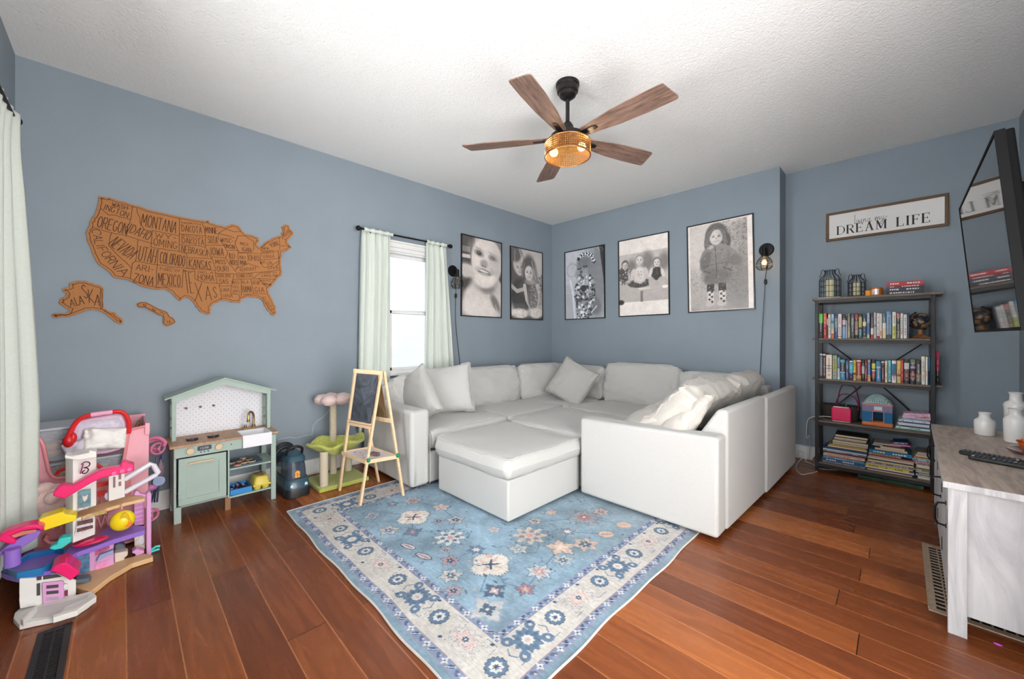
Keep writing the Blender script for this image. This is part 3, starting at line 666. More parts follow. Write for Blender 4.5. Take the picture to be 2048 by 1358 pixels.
# ================================================================== CORK MAP ON THE LEFT WALL
CORK = mat('tan_cork', (168, 113, 66), .8, var=.12, vs=260, bump=.15, bs=500)
CORKE = mat('burnt_cork_edge', (104, 62, 34), .8, var=.1)
INK = mat('dark_engraved_line', (62, 36, 24), .8, var=.05)
def mp(x, y, off=0.): return AX(90+x/3.938, 370+y/3.938, XL+.002+off)
MTH = .012
def inset(pts, d):
    n = len(pts); out = []
    A = sum(pts[i].y*pts[(i+1) % n].z-pts[(i+1) % n].y*pts[i].z for i in range(n)); sg = 1 if A > 0 else -1
    for i in range(n):
        a = (pts[(i+1) % n]-pts[i-1]); a.x = 0
        if a.length: a.normalize()
        out.append(pts[i]+Vector((0, -a.z*sg, a.y*sg))*d)
    return out
def rough(pts, amp, seed, k=3):
    r = random.Random(seed); out = []
    for i in range(len(pts)):
        a = pts[i]; b = pts[(i+1) % len(pts)]
        for j in range(k):
            t = j/k; p = a.lerp(b, t)
            if j: p = p+Vector((0, r.uniform(-amp, amp), r.uniform(-amp, amp)))
            out.append(p)
    return out
def cork_piece(label, outl, borders, texts, seed):
    pts = rough([mp(*p) for p in outl], .004 if seed < 3 else .001, seed)
    if seed == 3: pts = inset(pts, -.006)
    lo = min(p.z for p in pts); yc = sum(p.y for p in pts)/len(pts)
    r = thing('cork_map', (XL, yc, lo), label, 'wall map', 'pieces of the cork wall map')
    mb = MB(); n = len(pts)
    mb.prism(pts, (MTH, 0, 0), 0)
    for i in range(2, len(mb.m)): mb.m[i] = 1
    build(mb, 'cork_board', [CORK, CORKE], r, smooth=False)
    ln = MB(); ins = [p+Vector((MTH, 0, 0)) for p in inset(pts, .013 if seed < 3 else .005)]
    ln.strip(ins+[ins[0]], .0026, (1, 0, 0), .0006)
    rr = random.Random(seed)
    for b in borders:
        q = [mp(*p, MTH) for p in b]; q2 = []
        for a, c in zip(q[:-1], q[1:]):
            k = max(1, int((c-a).length/.02)); wob = .0028 if len(b) > 2 else .0006
            for j in range(k): q2.append(a.lerp(c, j/k)+Vector((0, rr.uniform(-wob, wob), rr.uniform(-wob, wob))))
        q2.append(q[-1]); ln.strip(q2, .0026, (1, 0, 0), .0006)
    build(ln, 'engraved_border', INK, r, smooth=False, recalc=False)
    tx = MB()
    for t in texts:
        s, x0, y0, x1, y1, h = t; a = mp(x0, y0, MTH); b = mp(x1, y1, MTH); c = mp((x0+x1)/2, (y0+y1)/2-h/2, MTH)-mp((x0+x1)/2, (y0+y1)/2+h/2, MTH)
        stroke_text(tx, s, a, b, c.length*.94, (1, 0, 0), .0034 if h > 60 else .0028 if h > 30 else .0019)
    build(tx, 'engraved_lettering', INK, r, smooth=False, recalc=False)
US = [(425,97),(455,93),(478,103),(500,97),(690,158),(860,207),(1060,252),(1260,285),(1285,278),(1305,300),(1370,318),(1420,330),(1465,310),(1510,320),(1545,350),(1570,385),(1640,400),(1680,420),(1685,450),(1665,465),(1678,490),(1720,460),(1750,440),(1785,420),(1830,405),(1860,395),(1870,350),(1860,330),(1885,312),(1915,318),(1925,345),(1955,375),(1950,395),(1920,425),(1905,455),(1925,470),(1940,495),(1900,520),(1870,530),(1865,560),(1850,600),(1858,640),(1865,690),(1855,720),(1820,745),(1785,790),(1755,820),(1760,855),(1790,905),(1815,960),(1820,1015),(1790,1025),(1755,995),(1725,950),(1705,905),(1660,885),(1600,880),(1545,900),(1530,930),(1490,925),(1440,915),(1385,910),(1330,935),(1300,965),(1305,1010),(1270,1020),(1215,995),(1180,940),(1140,895),(1105,885),(1070,915),(1035,895),(1005,860),(945,820),(880,825),(800,810),(720,780),(640,745),(540,730),(500,680),(440,640),(400,590),(370,520),(350,470),(330,430),(320,380),(345,340),(350,290),(385,250),(405,200),(420,150)]
USB = [[(445,190),(500,235),(560,240),(675,272)],[(690,165),(675,272)],[(675,272),(665,300),(645,330),(655,345),(640,400)],[(375,332),(520,375),(640,400),(735,430)],[(718,185),(725,220),(750,260),(745,300),(790,355),(845,365)],[(735,430),(850,462)],[(845,360),(835,490)],[(520,375),(500,480),(685,660)],[(735,430),(715,600),(690,620),(685,660)],[(715,600),(885,630)],[(895,505),(885,630),(875,808)],[(685,660),(680,700),(670,740)],[(845,358),(1055,400)],[(1060,260),(1055,525)],[(835,490),(895,500),(1055,525),(1118,540)],[(1118,540),(1115,655)],[(885,630),(1115,655),(1185,665)],[(1090,665),(1080,805)],[(880,805),(960,800),(1080,805)],[(1090,672),(1185,680),(1180,740),(1230,760),(1300,775),(1370,775),(1390,850),(1385,905)],[(1060,385),(1265,400)],[(1058,470),(1200,478),(1265,490)],[(1240,298),(1265,400),(1265,490),(1320,590)],[(1118,570),(1320,580)],[(1320,590),(1345,670)],[(1118,655),(1340,672)],[(1340,672),(1355,775)],[(1370,370),(1365,420),(1410,475)],[(1270,475),(1410,475)],[(1410,475),(1440,530),(1420,575)],[(1310,565),(1420,575)],[(1420,575),(1450,620),(1500,680)],[(1345,695),(1490,700)],[(1490,700),(1470,795)],[(1370,795),(1470,795)],[(1470,795),(1460,855),(1530,862),(1535,890)],[(1375,385),(1430,395),(1490,415)],[(1375,380),(1420,345),(1500,370),(1545,365)],[(1440,515),(1515,515),(1525,640),(1500,680)],[(1595,540),(1600,600)],[(1520,535),(1690,540)],[(1500,660),(1600,620),(1690,650)],[(1500,695),(1680,690),(1850,670)],[(1480,745),(1680,738)],[(1545,740),(1545,870)],[(1620,740),(1645,855)],[(1560,865),(1650,858),(1740,858)],[(1680,735),(1750,810)],[(1680,735),(1820,745)],[(1640,735),(1700,690)],[(1700,540),(1695,590)],[(1700,515),(1835,520),(1840,580),(1700,590)],[(1700,515),(1710,480),(1760,450)],[(1500,440),(1520,400),(1580,405),(1640,440),(1650,500),(1625,530),(1530,530),(1500,470),(1500,440)],[(1880,340),(1868,420),(1900,430)],[(1845,410),(1850,520)],[(1855,480),(1925,480)],[(1690,590),(1720,650),(1780,640),(1840,600)],[(1835,520),(1850,600),(1820,640)]]
UST = [('WASH-',525,150,672,187,32),('INGTON',460,168,663,240,46),('OREGON',410,285,655,350,92),('IDAHO',655,332,835,408,74),('MONTANA',752,270,1045,340,98),('NORTH',1070,296,1230,312,15),('DAKOTA',1070,338,1240,358,54),('SOUTH',1070,397,1245,414,15),('DAKOTA',1072,434,1258,452,50),('WY-',862,390,1040,420,38),('OMING',850,445,1045,480,60),('NEVADA',530,432,712,560,95),('UTAH',738,535,880,565,118),('COLORADO',900,568,1108,602,92),('NEBRASKA',1068,500,1290,542,52),('KANSAS',1130,612,1315,637,70),('ARI-',715,645,858,668,48),('ZONA',695,728,862,762,74),('NEW',902,658,1070,674,24),('MEXICO',885,738,1072,756,96),('T',1098,765,1132,765,185),('E',1138,770,1162,770,170),('X',1180,842,1235,845,155),('A',1262,852,1308,852,115),('S',1325,845,1352,845,90),('OKLA',1198,685,1330,692,18),('HOMA',1200,725,1335,735,48),('MINNE',1258,352,1360,362,50),('SOTA',1280,428,1360,436,60),('IOWA',1300,520,1410,530,62),('MISS',1340,605,1425,608,34),('OURI',1352,660,1450,660,42),('ARKAN',1355,715,1460,715,30),('SAS',1370,760,1445,760,36),('LOUIS',1388,826,1455,826,24),('IANA',1398,872,1480,872,28),('WISC-',1380,430,1485,442,34),('ONSIN',1410,478,1495,490,32),('ILLI-',1448,555,1505,560,42),('NOIS',1455,605,1518,615,42),('INDI',1528,568,1582,572,26),('ANA',1532,610,1588,612,36),('OHIO',1602,572,1688,578,44),('MICH',1535,460,1600,470,26),('IGAN',1548,507,1622,510,32),('KENTUCKY',1532,668,1668,658,26),('TENNESSEE',1498,718,1645,710,30),('MISS',1470,768,1530,768,26),('ISS',1478,803,1525,803,20),('IPPI',1478,840,1532,840,26),('ALA',1550,765,1604,765,24),('BAMA',1552,820,1630,820,52),('GEOR',1634,765,1692,772,28),('GIA',1650,826,1728,826,42),('FLORIDA',1712,882,1795,990,30),('NEW',1712,500,1762,498,18),('YORK',1772,480,1840,455,34),('PENNSYL',1702,535,1812,526,15),('VANIA',1712,565,1810,560,26),('GINIA',1748,655,1838,648,24),('VIR',1745,622,1790,612,28),('WEST',1692,615,1735,605,18),('NORTH',1706,694,1828,687,11),('CAROLINA',1698,716,1838,712,20),('SOUTH',1690,752,1775,756,11),('CAROLINA',1708,776,1785,786,14),('MAINE',1880,405,1930,352,26),
       ('C',412,352,402,390,52),('A',413,398,418,430,52),('L',421,438,428,464,50),('I',434,470,440,484,50),('F',446,492,462,522,56),('O',470,530,498,562,58),('R',506,570,530,600,62),('N',540,608,570,640,64),('I',578,648,588,660,64),('A',598,664,642,702,62)]
cork_piece('large cork map of the United States with engraved state names', US, USB, UST, 1)
AK = [(190,775),(250,758),(310,755),(370,772),(455,805),(463,870),(463,970),(500,990),(545,1000),(580,1035),(615,1065),(615,1085),(590,1095),(550,1080),(500,1035),(440,995),(380,980),(320,985),(270,1010),(200,1035),(100,1045),(60,1040),(55,1020),(90,1012),(180,1005),(205,985),(150,960),(115,930),(120,900),(155,880),(175,860),(140,830),(150,815),(200,805)]
cork_piece('cork map piece of Alaska below the west coast of the large map', AK, [[(448,815),(452,970)]], [('A',195,930,232,928,58),('L',240,918,262,915,64),('A',266,908,302,905,68),('S',296,840,330,838,110),('K',345,875,380,875,110),('A',392,905,432,908,90)], 2)
HI = [(730,940),(760,928),(800,932),(850,960),(900,985),(955,1005),(975,1040),(1000,1050),(1020,1080),(990,1095),(960,1105),(935,1090),(940,1060),(935,1030),(890,1015),(840,985),(790,960),(745,958)]
cork_piece('small curved cork map piece of Hawaii below the large map', HI, [[(775,940),(795,945),(790,955),(778,950),(775,940)],[(845,972),(865,985),(855,995),(845,972)],[(905,998),(945,1018)]], [('HI',962,1078,990,1078,24)], 3)

# ================================================================== CURTAINS
BLK = mat('matte_black_metal', (26, 26, 29), .42, metal=.6, var=.05)
BLK2 = mat('black_plastic', (22, 22, 24), .4, var=.05)
SAGE = mat('pale_sage_curtain', (205, 212, 204), .85, var=.03, vs=90, bump=.12, bs=420, sheen=.1)
def curtain_panel(root, axis, wallp, inward, a_top, a_bot, ztop, zbot, folds, seed, depth=.03, m=SAGE, off=.075):
    """gathered cloth: axis 'y' hangs along y in front of the wall x=wallp"""
    nu, nv = folds*10, 26; vs = []; r = random.Random(seed); ph = [r.uniform(0, 6.28) for _ in range(4)]
    for i in range(nv+1):
        t = i/nv; z = ztop+(zbot-ztop)*t; a0 = a_top[0]+(a_bot[0]-a_top[0])*t; a1 = a_top[1]+(a_bot[1]-a_top[1])*t
        for j in range(nu+1):
            s = j/nu; s2 = s+.035*math.sin(s*7+ph[0]+t*1.3)+.012*math.sin(s*17+ph[3])
            d = depth*(.35+.65*min(1, t*6+.25))*(math.sin(s*folds*2*PI+.7*math.sin(t*2+ph[1]))*.8+.42*math.sin(s*folds*3.3*PI+ph[2]+t)+.2*math.sin(s*folds*7*PI+ph[3]))
            if z > 2.085: d *= .45
            a = a0+(a1-a0)*s2
            q = wallp+inward*(off+d)
            vs.append((q, a, z) if axis == 'y' else (a, q, z))
    fs = [(i*(nu+1)+j, i*(nu+1)+j+1, (i+1)*(nu+1)+j+1, (i+1)*(nu+1)+j) for i in range(nv) for j in range(nu)]
    mb = MB().add(vs, fs); lo = Vector((sum(v[0] for v in vs)/len(vs), sum(v[1] for v in vs)/len(vs), zbot))
    o = build(mb, 'curtain_cloth', m, root, sharp=180, recalc=False)
    s = o.modifiers.new('thick', 'SOLIDIFY'); s.thickness = .004; s.offset = 0
    return o
def rod(name, axis, wallp, inward, a0, a1, z, label, fin='ball'):
    q = wallp+inward*.08; P = (lambda a, d=q, zz=z: Vector((d, a, zz))) if axis == 'y' else (lambda a, d=q, zz=z: Vector((a, d, zz)))
    r = thing('curtain_rod', P((a0+a1)/2), label, 'curtain rod')
    build(MB().cyl(P(a0), P(a1), .008, n=12), 'rod', BLK, r)
    for a, s in ((a0, -1), (a1, 1)):
        mb = MB(); M = Vector((1, 0, 0)) if axis == 'x' else Vector((0, 1, 0)); Q = M.to_track_quat('Z', 'Y').to_matrix()
        mb.cyl(P(a), P(a)+M*s*.012, .013, n=14); mb.ell(P(a)+M*s*.028, .022, 14, 10); build(mb, 'finial', BLK, r)
    for a in (a0+.09, a1-.09):
        mb = MB().tube([P(a, wallp+inward*.003, z-.02), P(a, wallp+inward*.05, z-.02), P(a, q, z-.012)], .005, 8); mb.cyl(P(a, wallp+inward*.0005, z-.02), P(a, wallp+inward*.006, z-.02), .02, n=14); build(mb, 'bracket', BLK, r)
    return r
rod('rod', 'y', XL, 1, 1.50, 2.44, 2.105, 'thin black curtain rod with ball ends above the left-wall window')
rod('rod', 'x', YF, 1, -2.79, .2, 2.12, 'black curtain rod with round finial at the upper left corner of the picture')
def curtain(axis, wp, inw, at, ab, zt, zb, folds, seed, label, depth=.024, off=.064):
    c = Vector((wp+inw*.08, (at[0]+at[1])/2, zb)) if axis == 'y' else Vector(((at[0]+at[1])/2, wp+inw*.08, zb))
    r = thing('curtain', c, label, 'curtain', 'pale sage green curtains'); curtain_panel(r, axis, wp, inw, at, ab, zt, zb, folds, seed, depth, off=off)
    mb = MB()
    # gathered rod pocket heading
    n = folds*8; ring = 10; vs = []; L_ = at[1]-at[0]
    for i in range(n+1):
        a = at[0]+L_*i/n; R = .0155+.004*math.sin(i/n*folds*2*PI)+.0015*math.sin(i*1.9)
        for j in range(ring):
            t = 2*PI*j/ring; d = wp+inw*.08+R*math.cos(t); z = 2.105+(.015 if axis == 'x' else 0)+R*1.1*math.sin(t)
            vs.append((d, a, z) if axis == 'y' else (a, d, z))
    fs = [(i*ring+j, i*ring+(j+1) % ring, (i+1)*ring+(j+1) % ring, (i+1)*ring+j) for i in range(n) for j in range(ring)]
    build(MB().add(vs, fs), 'rod_pocket', SAGE, r, sharp=180)
    return r
curtain('y', XL, 1, (1.52, 1.80), (1.485, 1.79), 2.118, .30, 4, 5, 'sage curtain panel on the left side of the small window, behind the easel')
curtain('y', XL, 1, (2.17, 2.415), (2.13, 2.56), 2.118, .30, 4, 8, 'sage curtain panel on the right side of the small window, beside the left wall sconce')
def front_curtain():
    # hangs on the front wall; its outer edge is pushed out towards the room lower down
    r = thing('curtain', (-2.6, YF+.1, .1), 'long sage curtain at the left edge, hanging down behind the dollhouse', 'curtain', 'pale sage green curtains')
    nu, nv = 70, 30; vs = []
    for i in range(nv+1):
        t = i/nv; z = 2.138+(.16-2.138)*t; e = min(1, t*1.5)**.8
        a0 = -2.79-.085*e; a1 = -2.02
        for j in range(nu+1):
            s = j/nu; a = a0+(a1-a0)*s; k = .35+.65*min(1, t*6)
            d = .052+.026*math.exp(-t*14)+.016*k*math.sin(s*9.5*2*PI+1.2+.6*math.sin(t*2))+(.014+e*.064)*math.exp(-(max(0, s-.02)/.075)**2)*(1+.05*math.sin(t*5))
            vs.append((a, YF+d, z))
    fs = [(i*(nu+1)+j, i*(nu+1)+j+1, (i+1)*(nu+1)+j+1, (i+1)*(nu+1)+j) for i in range(nv) for j in range(nu)]
    o = build(MB().add(vs, fs), 'curtain_cloth', SAGE, r, sharp=180, recalc=False)
    s = o.modifiers.new('thick', 'SOLIDIFY'); s.thickness = .004; s.offset = 0
front_curtain()

# ================================================================== FRAMED PHOTOGRAPHS
PRINT = paint_mat('glazed_photo_print', .35, coat=1.)
FR = mat('thin_black_frame', (24, 22, 24), .35, var=.05)
PW, PH = .618, .918
def gray(v, w=1.0):
    v = min(246, v*1.09); return (v*1.02, v*.98, v*.955) if w else (v*.97, v*.99, v*1.03)
def portrait(fn, origin, ux, uz, nrm, label, seed, warm=1):
    """origin = lower-left corner on the wall, ux/uz unit vectors along the print"""
    origin = Vector(origin); ux = Vector(ux); uz = Vector(uz); nrm = Vector(nrm)
    fn_ = lambda v: gray(v, warm)
    p = Paint(np.linspace(0, PW, 124), np.linspace(0, PH, 184), fn_(130)); fn(p, fn_); p.noise(.035, 2, seed); p.noise(.03, 9, seed+1)
    r = thing('framed_photo', origin+ux*PW/2, label, 'framed picture', 'black framed portrait photographs')
    def f(x, y): return np.array(origin)[None]+np.outer(x, ux)+np.outer(y, uz)+np.array(nrm)[None]*.010
    P, F, c = p.sheet(f); sheet_object('photo_print', P, F, c, PRINT, r)
    mb = MB(); t = .009; D = .016
    for a0, a1, b0, b1 in ((-.002, t, -.002, PH+.002), (PW-t, PW+.002, -.002, PH+.002), (t, PW-t, -.002, t), (t, PW-t, PH-t, PH+.002)):
        q = [origin+ux*a+uz*b+nrm*.001 for a, b in ((a0, b0), (a1, b0), (a1, b1), (a0, b1))]; mb.prism(q, nrm*D)
    build(mb, 'frame', FR, r, smooth=False)
    mb = MB(); q = [origin+ux*a+uz*b+nrm*.002 for a, b in ((0, 0), (PW, 0), (PW, PH), (0, PH))]; mb.prism(q, nrm*.006); build(mb, 'backing', FR, r, smooth=False)
def face(p, g, x, y, s, tone=190, tilt=0., smile=1, hair=None, open_=0.):
    """soft child's face, s = half head height"""
    c, n = math.cos(tilt), math.sin(tilt)
    def q(a, b): return (x+(a*c-b*n)*s, y+(a*n+b*c)*s)
    p.ell(*q(0, 0), s*.80, s, g(tone), .16, tilt); p.ell(*q(-.25, .2), s*.42, s*.5, g(tone+16), .9, tilt, .6); p.ell(*q(.48, -.1), s*.3, s*.75, g(tone-38), .9, tilt, .5)
    for e in (-.34, .34):
        p.ell(*q(e, .12), s*.2, s*.1, g(tone-52), .8, tilt, .8); p.ell(*q(e, .10), s*.13, s*.075, g(52), .35, tilt); p.ell(*q(e-.03, .12), s*.022, s*.022, g(190), .3, tilt); p.ell(*q(e, .30), s*.2, s*.035, g(tone-70), .8, tilt, .7)
        p.ell(*q(e*1.4, -.25), s*.2, s*.16, g(tone+14), .9, tilt, .5)
    p.ell(*q(0, -.14), s*.14, s*.12, g(tone-30), .8, tilt, .7); p.ell(*q(-.06, -.2), s*.035, s*.02, g(70), .5, tilt); p.ell(*q(.06, -.2), s*.035, s*.02, g(70), .5, tilt)
    p.ell(*q(0, -.46), s*.27, s*(.07+open_), g(104), .6, tilt); p.ell(*q(0, -.44), s*.2, s*.035, g(216), .5, tilt); p.ell(*q(0, -.62), s*.2, s*.05, g(tone-28), .8, tilt, .6)
def hatch(p, n, x0, x1, y0, y1, cols, seed, r0=.004, r1=.012, a=.8):
    r = random.Random(seed)
    for i in range(n): p.ell(r.uniform(x0, x1), r.uniform(y0, y1), r.uniform(r0, r1), r.uniform(r0, r1), cols[r.randrange(len(cols))], .4, r.uniform(0, 3), a)
def ph_baby(p, g):
    p.rect(0, PW, 0, PH, g(150)); p.rect(0, .2, .55, PH, g(74)); p.rect(0, .15, .66, .70, g(190)); p.rect(0, .15, .73, .79, g(120)); p.rect(.13, .17, .5, PH, g(60)); p.ell(.60, .88, .12, .3, g(120), .8)
    p.rect(0, .22, 0, .62, g(96)); p.ell(.12, .50, .16, .085, g(184), .3, -.3); p.ell(.13, .36, .13, .08, g(62), .5)
    p.ell(.36, .22, .26, .33, g(192), .3); p.ell(.50, .33, .2, .17, g(186), .3, -.4); p.ell(.17, .2, .14, .15, g(196), .4); p.ell(.36, .42, .17, .13, g(140), .5); p.ell(.40, .33, .10, .05, g(112), .8, 0, .7)
    p.ell(.28, .1, .3, .13, g(204), .5); p.ell(.52, .17, .05, .12, g(90), .7, .6, .8)
    p.ell(.61, .52, .05, .09, g(58), .5); p.ell(.345, .44, .17, .10, g(206), .35)
    p.ell(.385, .66, .245, .275, g(198), .12); p.ell(.34, .78, .2, .14, g(212), .8, 0, .7); p.ell(.52, .62, .1, .18, g(168), .9, 0, .6); p.ell(.37, .46, .15, .07, g(214), .5)
    for x, y in ((.26, .74), (.475, .705)):
        p.ell(x, y, .07, .038, g(130), .7, -.25); p.ell(x, y-.002, .034, .022, g(58), .6, -.2); p.ell(x-.008, y+.006, .005, .005, g(220), .3)
        p.ell(x, y+.05, .07, .012, g(160), .9, -.25, .8)
    p.ell(.335, .625, .06, .045, g(152), .7); p.ell(.315, .60, .012, .008, g(90), .6); p.ell(.358, .592, .012, .008, g(90), .6)
    p.ell(.335, .528, .115, .032, g(96), .45, -.16); p.ell(.33, .537, .085, .013, g(206), .5, -.16); p.ell(.34, .50, .08, .016, g(176), .8, -.12); p.ell(.235, .56, .03, .03, g(176), .9); p.ell(.46, .545, .03, .04, g(160), .9); p.ell(.47, .63, .06, .08, g(186), .9, 0, .7); p.ell(.22, .64, .05, .06, g(216), .9, 0, .7)
    p.line([(.52, .15), (.56, .05)], .007, g(236), .7)
def ph_sisters(p, g):
    p.rect(0, PW, 0, PH, g(172)); p.ell(.5, .8, .3, .2, g(186), .9); p.rect(.42, PW, .2, .62, g(150)); hatch(p, 40, .5, PW, .38, .62, [g(90), g(200)], 3, .008, .02)
    p.ell(.13, .62, .14, .28, g(82), .3); p.ell(.15, .72, .10, .14, g(186), .3); face(p, g, .17, .66, .10, 176, .12); p.ell(.09, .83, .11, .10, g(92), .4); p.line([(.16, .9), (.22, .77)], .02, g(170), .7); p.line([(.08, .88), (.08, .7)], .015, g(160), .6)
    p.ell(.35, .60, .14, .25, g(86), .3); p.ell(.44, .5, .08, .25, g(120), .5); p.ell(.34, .72, .11, .085, g(78), .4); face(p, g, .345, .61, .10, 196, -.05); p.line([(.40, .78), (.47, .55)], .016, g(180), .7); p.line([(.26, .74), (.22, .55)], .014, g(140), .6)
    p.ell(.2, .3, .2, .22, g(52), .3); p.ell(.3, .4, .16, .10, g(74), .5); p.line([(.02, .42), (.12, .36), (.26, .40)], .05, g(168)); p.line([(.26, .44), (.30, .26), (.36, .18)], .055, g(184)); p.line([(.5, .46), (.54, .28), (.48, .16)], .05, g(176))
    p.ell(.42, .30, .10, .17, g(104), .3); hatch(p, 50, .34, .5, .16, .44, [g(60), g(180)], 5, .005, .012)
    p.ell(.36, .5, .1, .04, g(180), .6, 0, .6); p.rect(0, PW, 0, .1, g(70)); p.ell(.17, .08, .17, .06, g(206), .3); p.ell(.48, .09, .14, .07, g(198), .3); hatch(p, 30, .05, .6, .03, .14, [g(226), g(160)], 6, .01, .03, .5)
    p.ell(.545, .375, .012, .012, (255, 236, 190), .5)
def ph_swaddle(p, g):
    p.rect(0, PW, 0, PH, g(176)); p.ell(.1, .75, .2, .3, g(196), .9); p.ell(.52, .5, .12, .5, g(130), .8); p.poly([(.54, PH), (PW, PH), (PW, .1), (.60, .5)], g(56)); p.line([(.05, .7), (.13, .35), (.16, 0)], .03, g(222), .8); p.ell(.12, .66, .1, .12, g(188), .3); p.flower(.12, .66, .09, 3, .02, g(150), ring=.008)
    for k in range(8): p.line([(.3+.035*k, PH), (.26+.05*k, .84)], .006, g(146 if k % 2 else 210), .6)
    p.ell(.33, .66, .125, .155, g(128), .25, .2); p.ell(.27, .60, .10, .10, g(150), .4); p.ell(.30, .74, .10, .08, g(122), .6)
    for x, y in ((.235, .665), (.33, .685)): p.ell(x, y, .03, .014, g(40), .5); p.ell(x, y+.004, .006, .006, g(220), .3)
    p.ell(.265, .62, .02, .022, g(86), .6); p.ell(.25, .58, .028, .012, g(70), .4)
    for k in range(15): a = .2+k*.16; p.flower(.33+.135*math.cos(a), .70+.15*math.sin(a), .024, 5, .25, g(224 if k % 2 else 40), k)
    p.ell(.32, .34, .165, .25, g(168), .12); p.ell(.31, .12, .12, .2, g(150), .15); p.ell(.45, .18, .10, .14, g(110), .4, .6)
    r = random.Random(5)
    for i in range(330):
        x, y = r.uniform(.15, .50), r.uniform(.0, .56)
        if ((x-.32)/.165)**2+((y-.34)/.25)**2 < 1 or ((x-.31)/.12)**2+((y-.12)/.2)**2 < 1: p.flower(x, y, r.uniform(.008, .02), 5, .3, g(r.choice((34, 60, 226, 236, 48, 96))), r.random()*6, ring=0 if r.random() < .6 else .005)
    p.ell(.30, .40, .045, .045, g(58), .2); p.flower(.22, .42, .02, 5, .2, g(230)); p.line([(.42, .08), (.5, .16)], .012, g(200))
def ph_three(p, g):
    p.rect(0, PW, 0, PH, g(226)); p.rect(0, PW, .17, .74, g(186)); p.rect(0, PW, .17, .40, g(176))
    def sh(x, y, a, b): p.ell(x, y, a, b, g(104), .8, 0, .75)
    sh(.17, .58, .06, .09); sh(.37, .62, .07, .12); sh(.56, .60, .06, .1)
    # girl in the middle, cross-legged
    p.ell(.27, .38, .15, .05, g(74), .2); hatch(p, 60, .14, .40, .34, .42, [g(150), g(50)], 8, .003, .007); p.ell(.33, .315, .08, .014, g(206), .3); p.ell(.27, .48, .075, .09, g(206), .15); p.ell(.19, .50, .03, .06, g(196), .3, -.2); p.ell(.345, .50, .03, .06, g(196), .3, .2); p.line([(.185, .47), (.21, .41), (.27, .385)], .022, g(186)); p.line([(.35, .47), (.33, .41), (.285, .385)], .022, g(186)); hatch(p, 14, .24, .3, .43, .52, [g(150)], 9, .004, .008)
    p.ell(.27, .655, .055, .065, g(150), .2); face(p, g, .268, .645, .052, 204, -.1)
    # left child
    p.ell(.07, .50, .07, .10, g(84), .2); hatch(p, 70, .0, .14, .38, .58, [g(210), g(46)], 10, .004, .009); p.ell(.04, .29, .045, .09, g(178), .3, .2); p.line([(.13, .52), (.14, .40)], .02, g(176)); p.ell(.085, .62, .045, .055, g(90), .3); face(p, g, .085, .605, .045, 190, -.05); p.ell(.03, .17, .04, .03, g(60), .4)
    # baby on the right
    p.ell(.475, .47, .065, .075, g(58), .15); hatch(p, 40, .42, .53, .40, .53, [g(140)], 11, .002, .004); p.ell(.405, .49, .02, .055, g(208), .3, -.3); p.ell(.545, .47, .02, .055, g(208), .3, .3); p.ell(.42, .37, .04, .07, g(178), .3, .3); p.ell(.54, .38, .055, .05, g(178), .3, -.5); p.ell(.57, .315, .035, .018, g(226), .3); p.ell(.475, .60, .05, .055, g(120), .3); face(p, g, .478, .59, .045, 206, .05)
    p.rect(.28, .31, .165, .29, g(120))
def ph_coat(p, g):
    p.rect(0, PW, 0, PH, g(150)); p.ell(.14, .75, .25, .5, g(196), .9); p.ell(.4, .98, .3, .1, g(214), .9); hatch(p, 900, .3, PW-.05, .1, .9, [g(96), g(126), g(176), g(70)], 13, .003, .009, .5); hatch(p, 800, .0, .35, .0, .45, [g(110), g(140), g(186)], 14, .003, .008, .45); p.ell(.16, .12, .18, .14, g(178), .9, 0, .5); p.ell(.52, .25, .14, .25, g(120), .9, 0, .6)
    for k in range(9): p.line([(0, .82-.05*k), (.3, .87-.05*k)], .006, g(180+8*(k % 2)), .5)
    # hair, coat, boots
    p.ell(.285, .77, .105, .13, g(92), .18); p.ell(.37, .70, .05, .09, g(72), .3); p.ell(.215, .70, .045, .09, g(84), .3)
    p.poly([(.15, .62), (.22, .68), (.36, .68), (.45, .60), (.52, .50), (.44, .44), (.43, .38), (.40, .27), (.17, .29), (.17, .38), (.13, .47), (.12, .53)], g(128)); p.ell(.18, .52, .045, .10, g(104), .5, -.3); p.ell(.45, .50, .07, .05, g(112), .5, -.4); p.ell(.28, .36, .13, .08, g(110), .6); p.line([(.27, .68), (.285, .48), (.28, .29)], .007, g(78)); p.line([(.15, .47), (.42, .49)], .006, g(84))
    for a, b in (((.17, .42), (.22, .40)), ((.35, .44), (.42, .40))): p.line([a, b], .01, g(66))
    hatch(p, 90, .16, .44, .30, .62, [g(96), g(150), g(84)], 15, .005, .014, .4); p.ell(.23, .66, .03, .02, g(170), .5)
    for x in (.225, .335):
        p.rect(x-.035, x+.035, .20, .285, g(44)); p.rect(x-.03, x+.03, .085, .21, g(206)); p.ell(x-.008, .08, .045, .03, g(186), .3)
        for k in range(5): p.flower(x+(-.012 if k % 2 else .012), .10+.025*k, .012, 4, .3, g(44), k)
        hatch(p, 12, x-.03, x+.03, .2, .28, [g(170)], int(x*99), .003, .005)
    face(p, g, .285, .752, .078, 192, -.03)
    for k in range(26): a = k/25; s_ = -1 if k % 2 else 1; p.line([(.29, .862), (.29+s_*(.03+.055*a), .83-.02*a), (.285+s_*(.062+.035*a), .76-.03*a), (.285+s_*(.07+.04*a), .66+.03*a)], .0055, g(70+34*(k % 3)), .8)
    p.rect(0, .028, 0, PH, g(226)); p.rect(PW-.055, PW, 0, PH, g(228)); p.rect(0, PW, PH-.02, PH, g(222)); p.rect(0, PW, 0, .02, g(200))
lw = ((0, 1, 0), (0, 0, 1), (1, 0, 0)); bw = ((1, 0, 0), (0, 0, 1), (0, -1, 0))
